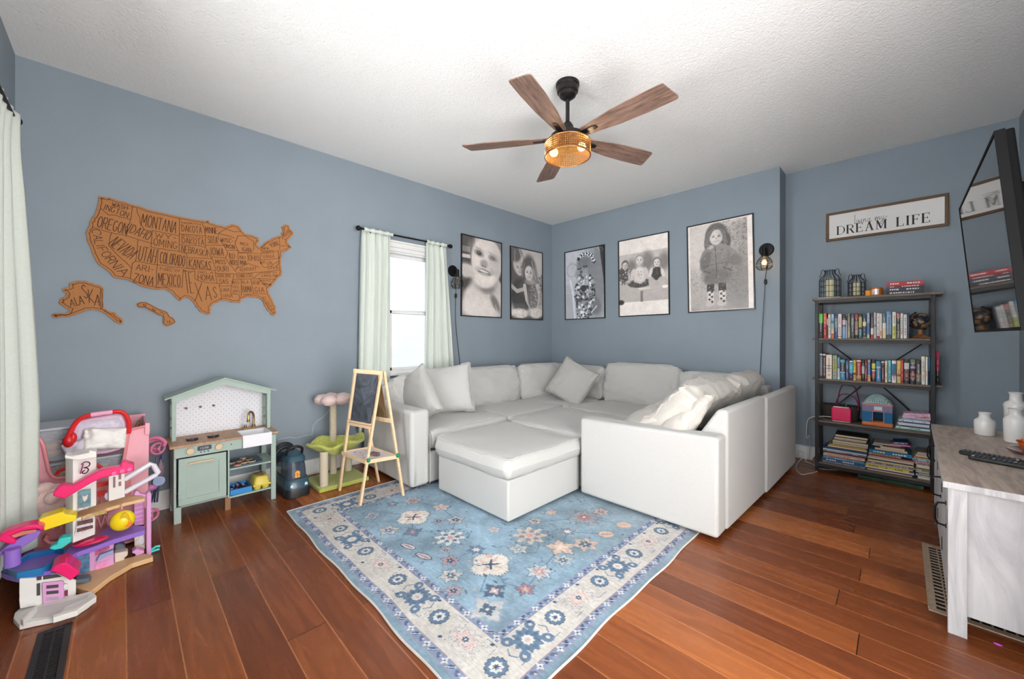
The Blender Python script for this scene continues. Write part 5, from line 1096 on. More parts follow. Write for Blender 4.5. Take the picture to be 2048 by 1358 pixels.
# top of the bookcase: four books, two lanterns, a jar candle
stT = [((176,34,42),.029,0,-.080,.118),((120,26,34),.017,0,-.082,.120),((34,38,62),.027,0,-.084,.121),((28,26,34),.024,0,-.084,.119)]
zT = SH[0]+.0005
for k, lab in ((3, 'black hardcover with white lettering, bottom of four books atop the bookcase'), (2, 'navy hardcover second from the bottom of four books atop the bookcase'), (1, 'dark red hardcover second from the top of four books atop the bookcase'), (0, 'bright red hardcover topmost of four books atop the bookcase')):
    col, th, pg, xa, xb = stT[k]; flat_book(xa, xb, BY0+.03, BY0+.18, zT, th-.0005, col, lab, 'books on top of the bookcase', False, .4*k, title=(226, 220, 214)); zT += th
CANDLE = mat('ivory_candle_wax', (226, 220, 180), .6, var=.03)
def lantern(x, y, R, H, z, label, plank):
    r = thing('candle_lantern', (x, y, z), label, 'lantern', 'wire lanterns on the bookcase')
    zb = z+.010
    build(MB().box(x-R*1.02, x+R*1.02, y-R*.95, y+R*.95, z+.0005, z+.010), 'lantern_base', plank, r, bevel=.002)
    prof = [(R, 0), (R, H*.30), (R, H*.62), (R*.97, H*.68), (R*.80, H*.77), (R*.52, H*.86), (R*.46, H*.92), (R*.50, H)]
    mb = MB()
    for i in range(12):
        a = 2*PI*i/12; mb.tube([(x+q*math.cos(a), y+q*math.sin(a), zb+h) for q, h in prof], .0021, 6)
    for q, h in ((R, .003), (R, H*.21), (R, H*.42), (R, H*.63), (R*.50, H)):
        mb.tube([(x+q*math.cos(2*PI*i/28), y+q*math.sin(2*PI*i/28), zb+h) for i in range(28)], .0021, 6, closed=True)
    build(mb, 'wire_cage', BLK, r)
    for s in (-1, 1):
        c = Vector((x+s*R*.62, y, zb+H*1.0)); build(MB().tube([(c.x-s*.01, y, c.z-.01), (c.x, y, c.z+.012), (c.x+s*.012, y, c.z+.004), (c.x+s*.016, y, c.z-.03), (c.x+s*.028, y, c.z-.055)], .0024, 6), 'handle_loop', BLK, r)
    cr_ = R*.40; build(MB().lathe([(0, zb), (cr_, zb), (cr_, zb+H*.66), (cr_*.85, zb+H*.675), (cr_*.4, zb+H*.655), (0, zb+H*.655)], (x, y, 0), 24), 'pillar_candle', CANDLE, r)
lantern(-.435, 4.33, .074, .236, SH[0], 'tall black wire lantern holding a tall ivory candle, left end of the bookcase top', WHITE)
lantern(-.262, 4.33, .057, .175, SH[0], 'shorter black wire lantern with a short candle, second on the bookcase top', mat('brown_lantern_base', (92, 70, 50), .6))
AMB = mat('amber_glass', (230, 130, 50), .08, trans=.45, var=.05)
jc = thing('jar_candle', (-.140, 4.31, SH[0]), 'orange glass jar candle with a silver printed label on the bookcase top', 'candle')
build(MB().lathe([(0, 0), (.034, 0), (.037, .004), (.037, .062), (.035, .068), (.031, .068), (.031, .05), (0, .05)], (-.140, 4.31, SH[0]+.0005), 28), 'jar', AMB, jc)
mb = MB()
for i in range(6): a0, a1 = -2.45+i*.22, -2.45+(i+1)*.22; mb.add([(-.140+.0377*math.cos(t), 4.31+.0377*math.sin(t), SH[0]+zz) for t, zz in ((a0, .012), (a1, .012), (a1, .056), (a0, .056))], [(0, 1, 2, 3)])
build(mb, 'jar_label', mat('silvery_label', (226, 212, 206), .3, metal=.3, var=.2, vs=60), jc)
build(MB().lathe([(0, 0), (.02, 0), (.02, .045), (.018, .047), (0, .047)], (-.188, 4.285, SH[0]+.0005), 20), 'votive_candle', mat('orange_candle', (232, 150, 40), .5), None, label='small orange votive candle beside the glass jar candle', cat='candle')
# globe
gl = thing('globe', (.105, 4.32, SH[1]), 'black and gold desk globe on a wooden stand on the second shelf', 'globe')
GW = mat('turned_brown_wood', (136, 92, 56), .4, var=.2, vs=18, stretch=(1, 1, 6))
build(MB().lathe([(0, 0), (.058, 0), (.06, .006), (.052, .014), (.03, .022), (.017, .032), (.014, .05), (.018, .062), (.019, .068), (.010, .072), (0, .072)], (.105, 4.32, SH[1]+.0005), 30), 'globe_stand', GW, gl)
def globe_mat():
    m = bpy.data.materials.new('globe_print'); m.use_nodes = True; N = m.node_tree.nodes; L = m.node_tree.links; b = N['Principled BSDF']
    t = N.new('ShaderNodeTexCoord'); n = N.new('ShaderNodeTexNoise'); n.inputs['Scale'].default_value = 34; n.inputs['Detail'].default_value = 6; L.new(t.outputs['Object'], n.inputs[0])
    r = N.new('ShaderNodeValToRGB'); L.new(n.outputs[0], r.inputs[0]); r.color_ramp.interpolation = 'CONSTANT'; e = r.color_ramp.elements
    e[0].color = lin((30, 34, 48))+[1]; e[1].position = .54; e[1].color = lin((176, 136, 92))+[1]; k = e.new(.6); k.color = lin((140, 120, 60))+[1]
    L.new(r.outputs[0], b.inputs['Base Color']); b.inputs['Roughness'].default_value = .35; return m
gc = Vector((.105, 4.32, SH[1]+.136)); tiltM = Matrix.Rotation(math.radians(23), 3, 'Y') @ Matrix.Rotation(0, 3, 'Z')
build(MB().ell(gc, .057, 36, 24), 'globe_ball', globe_mat(), gl, sharp=80)
ax_ = Vector((-math.sin(math.radians(23)), 0, math.cos(math.radians(23)))); s_ = Vector((-math.cos(math.radians(23)), 0, -math.sin(math.radians(23))))
mb = MB().tube([gc+(ax_*math.cos(t)+s_*math.sin(t))*.065 for t in np.linspace(0, PI, 26)], .0035, 8); mb.ell(gc+ax_*.068, (.007, .007, .006)); mb.ell(gc-ax_*.068, (.007, .007, .006)); build(mb, 'meridian_arm', BLK, gl)
# fourth shelf: pink box, purse with loop handles, dish, fabric house
HP = mat('hot_pink_plastic', (214, 18, 84), .35, var=.03)
sp_ = thing('music_player', (-.345, 4.27, SH[3]), 'square hot pink toy music box on the fourth shelf', 'toy')
build(MB().box(-.418, -.290, 4.235, 4.275, SH[3]+.006, SH[3]+.118), 'case', HP, sp_, bevel=.010, seg=4); build(MB().box(-.405, -.305, 4.242, 4.268, SH[3]+.1175, SH[3]+.124), 'top_edge', WHITE, sp_, bevel=.002)
build(MB().box(-.41, -.298, 4.24, 4.27, SH[3]+.0005, SH[3]+.007), 'foot_strip', WHITE, sp_, bevel=.002)
BSK = mat('dark_woven_basket', (60, 54, 50), .85, var=.3, vs=60, stretch=(1, 1, 3), bump=.4, bs=160)
bk = thing('basket', (-.368, 4.38, SH[3]), 'dark woven basket with plum loop handles behind the pink box', 'basket')
mb = MB()
def rr_ring(cx, cy, a, b, n=28, p=3.): return [(cx+a*math.copysign(abs(math.cos(2*PI*i/n))**(2/p), math.cos(2*PI*i/n)), cy+b*math.copysign(abs(math.sin(2*PI*i/n))**(2/p), math.sin(2*PI*i/n))) for i in range(n)]
loft(mb, [[(x, y, SH[3]+z) for x, y in rr_ring(-.368, 4.37, a, b)] for a, b, z in ((.11, .070, .001), (.12, .082, .05), (.125, .086, .125), (.118, .080, .125), (.105, .066, .02))]); build(mb, 'basket_body', BSK, bk)
PLM = mat('plum_cord', (110, 16, 62), .6)
for dy, hh in ((-.06, .055), (.04, .12)):
    build(MB().tube(cord_line([(-.385, 4.36+dy, SH[3]+.10), (-.39, 4.36+dy, SH[3]+.15), (-.365, 4.36+dy, SH[3]+.16+hh), (-.32, 4.36+dy, SH[3]+.175+hh), (-.275, 4.36+dy, SH[3]+.155+hh), (-.25, 4.36+dy, SH[3]+.15), (-.25, 4.36+dy, SH[3]+.10)]), .0042, 8), 'loop_handle', PLM, bk)
DSH = mat('blue_grey_dish', (116, 128, 142), .3, var=.04)
mb = MB(); QM = Matrix.Rotation(math.radians(80), 3, 'X'); mb.lathe([(0, .0), (.05, .0), (.098, .016), (.102, .018), (.096, .010), (.048, -.006), (0, -.006)], (-.24, 4.463, SH[3]+.118), 36, M=QM)
build(mb, 'dish', DSH, None, label='blue grey round dish propped against the wall behind the basket', cat='dish')
hs = thing('fabric_house', (-.13, 4.32, SH[3]), 'padded fabric toy house with blue walls and tiled roof on the fourth shelf', 'toy house')
HX0, HX1, HY0, HY1, HZ = -.222, -.045, 4.225, 4.40, SH[3]+.001
FB = mat('blue_quilted_fabric', (36, 104, 148), .85, var=.1, bump=.2, bs=80, stretch=(1, 1, 5)); FO = mat('orange_quilted_fabric', (206, 118, 72), .85, var=.1, bump=.2, bs=80); FG = mat('mauve_fabric', (128, 120, 146), .85, var=.1)
mb = MB(); dx0, dx1, dz1 = -.158, -.098, .110
mb.box(HX0, dx0, HY0, HY0+.012, HZ+.032, HZ+.118).box(dx1, HX1, HY0, HY0+.012, HZ+.032, HZ+.118).box(HX0, HX0+.012, HY0+.012, HY1, HZ+.032, HZ+.118).box(HX1-.012, HX1, HY0+.012, HY1, HZ+.032, HZ+.118).box(HX0+.012, HX1-.012, HY1-.012, HY1, HZ+.032, HZ+.118); build(mb, 'house_walls', FB, hs, bevel=.004, seg=3)
build(MB().box(HX0-.003, HX1+.003, HY0-.003, HY1, HZ, HZ+.034), 'house_base', FO, hs, bevel=.012, seg=4)
build(MB().box(HX0-.001, HX1+.001, HY0-.002, HY1, HZ+.112, HZ+.172), 'upper_band', FG, hs, bevel=.006, seg=3)
mb = MB().box(HX0-.002, HX1+.002, HY0-.004, HY0, HZ+.168, HZ+.178).box(dx0-.004, dx0, HY0-.003, HY0, HZ+.03, HZ+.115).box(dx1, dx1+.004, HY0-.003, HY0, HZ+.03, HZ+.115); build(mb, 'trim_strip', mat('coral_trim', (206, 120, 110), .8), hs)
build(MB().box(-.152, -.105, HY0-.0045, HY0-.002, HZ+.130, HZ+.158), 'window_patch', mat('pale_blue_patch', (190, 206, 220), .8, var=.1), hs); build(MB().box(-.155, -.10, HY0-.0046, HY0-.002, HZ+.120, HZ+.130), 'flower_box', mat('red_white_print', (206, 130, 126), .8, var=.4, vs=260), hs)
def roof_mat():
    m = mat('scalloped_roof_fabric', (176, 206, 206), .85, var=.05); N = m.node_tree.nodes; L = m.node_tree.links
    b = N['Principled BSDF']; t = N.new('ShaderNodeTexCoord'); mpn = N.new('ShaderNodeMapping'); mpn.inputs['Rotation'].default_value = (0, .7, .8); L.new(t.outputs['Object'], mpn.inputs[0])
    br = N.new('ShaderNodeTexBrick'); br.inputs['Scale'].default_value = 34; br.inputs['Color1'].default_value = lin((196, 214, 206))+[1]; br.inputs['Color2'].default_value = lin((140, 190, 200))+[1]; br.inputs['Mortar'].default_value = lin((60, 76, 80))+[1]; br.inputs['Mortar Size'].default_value = .035
    L.new(mpn.outputs[0], br.inputs['Vector']); L.new(br.outputs[0], b.inputs['Base Color']); return m
cx_, cy_ = (HX0+HX1)/2, (HY0+HY1)/2; mb = MB(); nn = 24
loft(mb, [[(cx_+(x-cx_)*s, cy_+(y-cy_)*s, HZ+z) for x, y in rr_ring(cx_, cy_, .092, .090, nn, 5)] for s, z in ((1, .170), (.97, .180), (.80, .205), (.55, .232), (.30, .250), (.08, .257))]); build(mb, 'roof', roof_mat(), hs)
# flat box pushed under the lowest shelf
build(MB().box(-.25, .12, 4.24, 4.44, .001, .022), 'board_game', mat('green_printed_box', (28, 76, 52), .6, var=.5, vs=30), None, label='flat green game box pushed under the lowest shelf', cat='box')
# white cable from the pink box to the wall outlet
WC = mat('white_cable', (222, 220, 214), .5)
cbl = thing('charging_cable', (-.6, 4.4, 0), 'white charging cable trailing from the bookcase to the floor', 'cable')
q = cord_line([(-.42, 4.26, SH[3]+.03), (-.5, 4.24, SH[3]+.025), (-.58, 4.27, SH[3]-.02), (-.60, 4.34, SH[3]-.2), (-.585, 4.38, .25), (-.59, 4.45, .12), (-.60, 4.46, .05), (-.62, 4.42, .004)]); build(MB().tube(q, .0028, 6), 'cord', WC, cbl)
q = cord_line([(-.62, 4.42, .004), (-.56, 4.36, .0035), (-.50, 4.27, .0035), (-.42, 4.30, .0035), (-.36, 4.36, .0035)]); build(MB().tube(q, .0028, 6), 'cord', WC, cbl)
q = cord_line([(-.64, 4.46, .03), (-.66, 4.30, .0035), (-.64, 4.10, .0035), (-.585, 3.98, .0035), (-.54, 4.05, .0035), (-.50, 4.16, .0035)]); build(MB().tube(q, .0028, 6), 'cord', WC, cbl)
build(MB().box(-.68, -.645, YR-.045, YR-.017, .03, .07), 'plug', WC, cbl, bevel=.004)
# ================================================================== TV STAND (slightly turned from the wall)
def grain_mat(name, c0, c1, sc, rough=.55, dist=1.2):
    m = bpy.data.materials.new(name); m.use_nodes = True; N = m.node_tree.nodes; L = m.node_tree.links; b = N['Principled BSDF']
    t = N.new('ShaderNodeTexCoord'); mpn = N.new('ShaderNodeMapping'); mpn.inputs['Scale'].default_value = sc; L.new(t.outputs['Object'], mpn.inputs[0])
    n = N.new('ShaderNodeTexNoise'); n.inputs['Scale'].default_value = 1; n.inputs['Detail'].default_value = 7; n.inputs['Roughness'].default_value = .6; n.inputs['Distortion'].default_value = dist; L.new(mpn.outputs[0], n.inputs[0])
    r = N.new('ShaderNodeValToRGB'); L.new(n.outputs[0], r.inputs[0]); e = r.color_ramp.elements; e[0].position = .34; e[0].color = lin(c0)+[1]; e[1].position = .6; e[1].color = lin(c1)+[1]
    L.new(r.outputs[0], b.inputs['Base Color']); b.inputs['Roughness'].default_value = rough
    bp = N.new('ShaderNodeBump'); bp.inputs['Strength'].default_value = .08; L.new(n.outputs[0], bp.inputs['Height']); L.new(bp.outputs[0], b.inputs['Normal'])
    return m
WASH = grain_mat('whitewashed_wood', (158, 157, 160), (188, 188, 189), (22, 22, 2.6))
WASH2 = grain_mat('whitewashed_panel', (158, 157, 161), (190, 190, 191), (7, 7, 2.0), dist=1.3)
GREYTOP = grain_mat('grey_oak_top', (156, 136, 122), (200, 182, 168), (20, 3.0, 4), rough=.4, dist=1.6)
SM = Matrix.Translation((.128, 2.262, 0)) @ Matrix.Rotation(math.radians(-.9), 4, 'Z')
def sb(mb, x0, x1, y0, y1, z0, z1, mi=0): return mb.box(x0, x1, y0, y1, z0, z1, mi, SM)
st = thing('tv_stand', SM @ Vector((.2, .7, 0)), 'whitewashed wooden tv stand with grey oak top along the right wall', 'tv stand')
LN = 1.40; DP = .415; HT = .588
mb = MB(); sb(mb, -.012, DP, -.012, LN, HT-.024, HT); build(mb, 'stand_top', [GREYTOP], st, bevel=.0015)
mb = MB(); sb(mb, -.0135, DP, -.0135, -.0121, HT-.0235, HT-.0006); sb(mb, -.0135, -.0121, -.0135, LN, HT-.0235, HT-.0006); build(mb, 'top_edge_band', WASH, st, smooth=False)
for x in (0, DP-.05):
    for y in (0.0, LN-.03): mb = MB(); sb(mb, x, x+.05, y, y+.022, 0, HT-.024); build(mb, 'leg', WASH, st, bevel=.0015)
mb = MB(); sb(mb, .012, DP-.01, .026, .042, .075, HT-.024); build(mb, 'side_panel', WASH2, st, bevel=.001)
mb = MB(); sb(mb, .012, DP-.01, LN-.046, LN-.03, .075, HT-.024); build(mb, 'side_panel', WASH2, st, bevel=.001)
mb = MB(); sb(mb, .012, DP-.01, .042, LN-.046, .075, .095); build(mb, 'bottom_board', WASH, st)
mb = MB(); sb(mb, DP-.012, DP-.006, .042, LN-.046, .095, HT-.024); build(mb, 'back_board', WASH, st)
mb = MB()
for y in (.465, .925): sb(mb, .03, DP-.014, y, y+.016, .095, HT-.024)
build(mb, 'divider', WASH, st)
for k in range(3):
    y0, y1 = .028+k*.449, .028+(k+1)*.449-.006
    mb = MB(); sb(mb, .002, .018, y0, y1, .085, HT-.030)
    for a in range(1, 4): sb(mb, .0012, .0022, y0+(y1-y0)*a/4-.001, y0+(y1-y0)*a/4+.001, .09, HT-.04)
    dr = build(mb, 'door', WASH, st, bevel=.0015)
    hy = y1-.03 if k == 0 else (y0+.03 if k == 1 else y1-.03); hy = .135 if k == 0 else (.56 if k == 1 else hy)
    h = MB().tube([SM @ Vector(p) for p in [(.002, hy, .462), (-.022, hy, .458), (-.030, hy, .44), (-.030, hy, .39), (-.022, hy, .372), (.002, hy, .368)]], .0042, 8)
    for z in (.462, .368): h.cyl(SM @ Vector((-.001, hy, z)), SM @ Vector((.002, hy, z)), .009, n=12)
    build(h, 'door_handle', BLK, dr)
    for z in (.17, .44):
        q = MB(); sb(q, -.0005, .006, y0-.004, y0+.006, z-.03, z+.03); build(q, 'hinge', BLK, dr, smooth=False)
def revolve(name, x, y, z, prof, m, label, cat, group=None):
    r = thing(name, (x, y, z), label, cat, group); inner = [(max(0, q-.004), h) for q, h in prof[::-1] if h > prof[-1][1]*.55]
    build(MB().lathe([(0, 0)]+prof+inner+[(0, inner[-1][1])], (x, y, z+.0008), 36), name+'_body', m, r, sharp=60); return r
CER = mat('white_glazed_ceramic', (228, 226, 222), .25, var=.02, coat=.3)
VG = 'white ceramic vases on the tv stand'
revolve('vase', .336, 3.46, HT, [(.036, 0), (.040, .004), (.041, .075), (.037, .086), (.026, .094), (.0225, .102), (.022, .118), (.027, .127)], CER, 'short squat white ceramic vase, left of the group on the tv stand', 'vase', VG)
revolve('vase', .428, 3.33, HT, [(.037, 0), (.041, .004), (.043, .118), (.038, .132), (.027, .142), (.0235, .150), (.023, .168), (.028, .178)], CER, 'middle-sized white ceramic vase, standing in front of the tallest one', 'vase', VG)
revolve('vase', .458, 3.56, HT, [(.036, 0), (.040, .004), (.044, .150), (.047, .172), (.040, .186), (.026, .196), (.024, .204), (.0235, .232), (.031, .243)], CER, 'tallest white ceramic vase with a flared lip, at the back by the wall', 'vase', VG)
def remote(x, y, rz, L_, W_, label, z=HT):
    M = Matrix.Translation((x, y, z+.001)) @ Matrix.Rotation(math.radians(rz), 4, 'Z')
    r = thing('remote_control', (x, y, z), label, 'remote control', 'black remote controls'); mb = MB(); mb.box(-L_/2, L_/2, -W_/2, W_/2, 0, .018, 0, M); build(mb, 'remote_body', BLK2, r, bevel=.006, seg=3)
    bm_ = MB(); rr = random.Random(int(x*100)); w2 = MB()
    for i in range(int(L_/.0145)-1):
        for j in range(4):
            px = -L_/2+.014+i*.0145; py = -W_/2+.008+j*(W_-.016)/3; (w2 if rr.random() < .08 else bm_).cyl(M @ Vector((px, py, .0175)), M @ Vector((px, py, .0205)), .0042, n=8)
    build(bm_, 'buttons', mat('grey_rubber_button', (84, 86, 92), .5), r)
    if w2.v: build(w2, 'light_buttons', mat('pale_rubber_button', (206, 210, 214), .5), r)
    return r
remote(.295, 2.80, -18, .20, .046, 'slim black remote control lying behind the other on the tv stand')
remote(.318, 2.715, -17, .20, .05, 'black remote control with many buttons, nearest on the tv stand')
ds = thing('plate', (.455, 3.045, HT), 'dark red oval plate under the orange ribbed dish', 'plate')
build(MB().lathe([(0, .0), (.06, 0), (.095, .012), (.098, .014), (.096, .017), (.06, .007), (0, .007)], (.462, 3.05, HT+.001), 36), 'plate_body', mat('dark_red_glaze', (112, 48, 50), .2, coat=.4), ds)
OR_ = mat('orange_plastic', (206, 92, 24), .3, var=.05, coat=.3)
bd = thing('ribbed_dish', (.46, 3.05, HT+.02), 'orange ribbed rectangular dish standing on the dark red plate', 'dish')
mb = MB(); rings = []
for s, z in ((.70, .010), (.78, .014), (.92, .045), (1, .052), (.97, .054), (.88, .046), (.70, .022)):
    rings.append([(x, y, HT+z+.001) for x, y in rr_ring(.462, 3.05, .068*s, .058*s, 32, 5)])
loft(mb, rings); build(mb, 'dish_body', OR_, bd, sharp=50)
mb = MB()
for k in range(4):
    a = -.045+k*.03; mb.tube([(.462+a, 2.994, HT+.02), (.462+a, 2.990, HT+.046), (.462+a, 3.0, HT+.060), (.462+a, 3.05, HT+.064), (.462+a, 3.10, HT+.060)], .006, 8)
build(mb, 'rib', OR_, bd)

# ================================================================== TELEVISION on a wall arm, leaning forward
def tvp(y, t, d=0.):   # t 0 bottom .. 1 top, d depth behind the glass
    th = math.atan2(.052, .62); return Vector((.257-.052*t+d*math.cos(th), y, 1.167+.62*t+d*math.sin(th)))
TY0, TY1 = 1.913, 2.96
tv = thing('television', (.27, 2.44, 1.167), 'flat black television on a wall arm, tilted forward above the tv stand', 'television')
GLS = mat('glossy_black_screen', (10, 10, 12), .03, var=0, spec=.6, coat=.5, ior=1.5)
mb = MB(); e = .009
mb.prism([tvp(TY0+e, .018, .001), tvp(TY1-e, .018, .001), tvp(TY1-e, .986, .001), tvp(TY0+e, .986, .001)], tvp(0, 0, .006)-tvp(0, 0, 0)); build(mb, 'screen', GLS, tv, smooth=False)
mb = MB(); dv = tvp(0, 0, .022)-tvp(0, 0, 0)
for a, b, c, d in ((TY0, TY1, 0, .018), (TY0, TY1, .986, 1), (TY0, TY0+e, .018, .986), (TY1-e, TY1, .018, .986)):
    mb.prism([tvp(a, c, -.001), tvp(b, c, -.001), tvp(b, d, -.001), tvp(a, d, -.001)], dv)
build(mb, 'bezel', mat('black_bezel', (8, 8, 9), .6, spec=.15), tv, smooth=False)
mb = MB(); mb.prism([tvp(TY0+.004, .004, .008), tvp(TY1-.004, .004, .008), tvp(TY1-.004, .996, .008), tvp(TY0+.004, .996, .008)], tvp(0, 0, .032)-tvp(0, 0, 0)); mb.prism([tvp(TY0+.05, .05, .04), tvp(TY1-.05, .05, .04), tvp(TY1-.08, .75, .04), tvp(TY0+.08, .75, .04)], tvp(0, 0, .03)-tvp(0, 0, 0)); build(mb, 'back_cover', mat('dull_black_plastic', (7, 7, 8), .75, spec=.12), tv, bevel=.006, seg=3)
mb = MB(); yc = 2.44
mb.box(XR-.02, XR-.001, yc-.12, yc+.12, 1.36, 1.6); mb.box(.325, .345, yc-.1, yc+.1, 1.38, 1.58)
mb.tube([(XR-.02, yc, 1.48), (.50, yc+.14, 1.48), (.345, yc, 1.48)], .018, 10); build(mb, 'wall_arm', BLK, tv, bevel=.003)

# ================================================================== FLOOR GRILLES
def grille(x0, x1, y0, y1, bx, by, nx, ny, m, label, cat='floor vent', bars='both', hz=.006, name='floor_grille'):
    r = thing(name, ((x0+x1)/2, (y0+y1)/2, 0), label, cat); mb = MB()
    mb.box(x0, x1, y0, y0+by, .0005, hz).box(x0, x1, y1-by, y1, .0005, hz).box(x0, x0+bx, y0+by, y1-by, .0005, hz).box(x1-bx, x1, y0+by, y1-by, .0005, hz); build(mb, 'rim', m, r, bevel=.0015)
    mb = MB(); t = .0025
    for i in range(1, nx): x = x0+bx+(x1-x0-2*bx)*i/nx; mb.box(x-t, x+t, y0+by, y1-by, .0008, hz-.0008)
    for j in range(1, ny): y = y0+by+(y1-y0-2*by)*j/ny; mb.box(x0+bx, x1-bx, y-t, y+t, .0008, hz-.001)
    build(mb, 'bars', m, r, smooth=False)
    build(MB().box(x0+bx, x1-bx, y0+by, y1-by, .0003, .0007), 'duct_opening', mat('black_duct', (12, 12, 13), .9), r, smooth=False)
grille(.082, .40, 2.385, 3.135, .024, .03, 9, 20, mat('worn_tan_metal', (158, 138, 118), .5, var=.15, vs=50), 'worn tan metal floor grille partly under the tv stand')
grille(-2.35, -1.93, -.232, -.142, .022, .018, 28, 2, mat('black_register', (34, 34, 36), .5), 'black slotted floor register at the lower left corner of the picture', name='floor_register')
build(MB().ell((.255, 2.30, .004), (.012, .006, .003), 12, 8), 'candy_wrapper', mat('magenta_scrap', (206, 70, 190), .4), None, label='tiny magenta scrap on the floor under the tv stand end', cat='scrap')

# ================================================================== CEILING FAN
FCX, FCY, FZ = -1.458, 1.944, 2.355
BRZ = mat('dark_bronze_metal', (44, 40, 42), .35, metal=.7, var=.05)
fan = thing('ceiling_fan', (FCX, FCY, FZ), 'five-blade wooden ceiling fan with a lit gold mesh drum light', 'ceiling fan')
build(MB().lathe([(0, ZC-.001), (.072, ZC-.001), (.072, ZC-.018), (.066, ZC-.024), (.068, ZC-.034), (.064, ZC-.055), (.054, ZC-.062), (.050, ZC-.078), (.03, ZC-.095), (.012, ZC-.10), (0, ZC-.10)][::-1], (FCX, FCY, 0), 36), 'canopy', BRZ, fan)
build(MB().cyl((FCX, FCY, 2.455), (FCX, FCY, ZC-.095), .0125, n=16), 'downrod', BRZ, fan)
build(MB().lathe([(0, 2.345), (.105, 2.345), (.108, 2.352), (.105, 2.385), (.07, 2.405), (.042, 2.42), (.034, 2.45), (.02, 2.47), (0, 2.47)], (FCX, FCY, 0), 32), 'motor_housing', BRZ, fan)
BW = grain_mat('weathered_brown_blade', (84, 64, 54), (140, 112, 98), (5, 44, 5), rough=.5, dist=.8)
PITCH = math.radians(-11)
for k in range(5):
    a = math.radians(-1.5+72*k)
    # blade modelled along +x then turned
    prof = [(.115, -.036), (.20, -.047), (.34, -.064), (.50, -.071), (.62, -.070), (.636, -.066), (.640, -.058), (.664, .052), (.660, .064), (.648, .069), (.50, .071), (.34, .064), (.20, .047), (.115, .036)]
    me = bpy.data.meshes.new('blade'); th = .006
    vs = [(x-.39, y, 0) for x, y in prof]+[(x-.39, y, th) for x, y in prof]; n = len(prof)
    me.from_pydata(vs, [], [list(range(n))[::-1], list(range(n, 2*n))]+[(i, (i+1) % n, n+(i+1) % n, n+i) for i in range(n)]); me.materials.append(BW)
    M = Matrix.Rotation(a, 4, 'Z') @ Matrix.Translation((.39, 0, .012)) @ Matrix.Rotation(PITCH, 4, 'X')
    o = bpy.data.objects.new('blade', me); COL.objects.link(o); o.parent = fan; o.matrix_local = M
    bv = o.modifiers.new('bevel', 'BEVEL'); bv.width = .0015; bv.segments = 2
    mb2 = bpy.data.meshes.new('blade_iron'); B = MB(); B.box(-.30, -.19, -.018, .018, -.006, -.0005); B.box(-.20, -.175, -.012, .012, -.006, -.0005)
    mb2.from_pydata([tuple(v) for v in B.v], [], B.f); mb2.materials.append(BRZ); p = bpy.data.objects.new('blade_iron', mb2); COL.objects.link(p); p.parent = o
    bv = p.modifiers.new('bevel', 'BEVEL'); bv.width = .008; bv.segments = 3
def mesh_drum_mat():
    m = bpy.data.materials.new('gold_wire_mesh'); m.use_nodes = True; N = m.node_tree.nodes; L = m.node_tree.links; b = N['Principled BSDF']
    b.inputs['Base Color'].default_value = lin((122, 84, 44))+[1]; b.inputs['Metallic'].default_value = .5; b.inputs['Roughness'].default_value = .4
    t = N.new('ShaderNodeTexCoord'); s = N.new('ShaderNodeSeparateXYZ'); L.new(t.outputs['Object'], s.inputs[0])
    def M(op, a, b_=0.):
        n = N.new('ShaderNodeMath'); n.operation = op
        for i, x in enumerate((a, b_)):
            if isinstance(x, (int, float)): n.inputs[i].default_value = x
            else: L.new(x, n.inputs[i])
        return n.outputs[0]
    an = M('ARCTAN2', s.outputs[1], s.outputs[0]); d1 = M('SINE', M('ADD', M('MULTIPLY', an, 34.), M('MULTIPLY', s.outputs[2], 250.))); d2 = M('SINE', M('SUBTRACT', M('MULTIPLY', an, 34.), M('MULTIPLY', s.outputs[2], 250.)))
    hole = M('GREATER_THAN', M('MULTIPLY', d1, d2), .22); L.new(M('SUBTRACT', 1., hole), b.inputs['Alpha'])
    return m
dz0, dz1, DR = 2.258, 2.340, .140
mb = MB(); n = 64; vs = []
for z in (dz0, dz1):
    for i in range(n): a = 2*PI*i/n; vs.append((FCX+DR*math.cos(a), FCY+DR*math.sin(a), z))
mb.add(vs, [(i, (i+1) % n, n+(i+1) % n, n+i) for i in range(n)])
shd = build(mb, 'lamp_shade', mesh_drum_mat(), fan, sharp=80)
mb = MB()
for z in (dz0, dz1): mb.tube([(FCX+DR*math.cos(2*PI*i/48), FCY+DR*math.sin(2*PI*i/48), z) for i in range(48)], .0035, 8, closed=True)
for i in range(3): a = 2*PI*i/3+.5; mb.tube([(FCX+DR*math.cos(a), FCY+DR*math.sin(a), dz0), (FCX+DR*math.cos(a), FCY+DR*math.sin(a), dz1)], .003, 6)
mb.lathe([(0, 2.341), (DR-.002, 2.341), (DR-.002, 2.346), (0, 2.346)], (FCX, FCY, 0), 40)
build(mb, 'shade_rim', mat('antique_gold_metal', (150, 106, 58), .35, metal=.7), shd)
mb = MB(); mb.lathe([(0, dz0+.004), (DR-.006, dz0+.004), (DR-.006, dz0+.0055), (0, dz0+.0055)], (FCX, FCY, 0), 40); build(mb, 'bottom_mesh', bpy.data.materials['gold_wire_mesh'].copy(), shd)
bm_ = bpy.data.objects['bottom_mesh'].data.materials[0]; bm_.name = 'amber_diffuser'
bm_.node_tree.nodes['Principled BSDF'].inputs['Alpha'].default_value = .35
for l in list(bm_.node_tree.links):
    if l.to_socket.name == 'Alpha': bm_.node_tree.links.remove(l)
bm_.node_tree.nodes['Principled BSDF'].inputs['Base Color'].default_value = lin((226, 170, 90))+[1]; bm_.node_tree.nodes['Principled BSDF'].inputs['Metallic'].default_value = 0
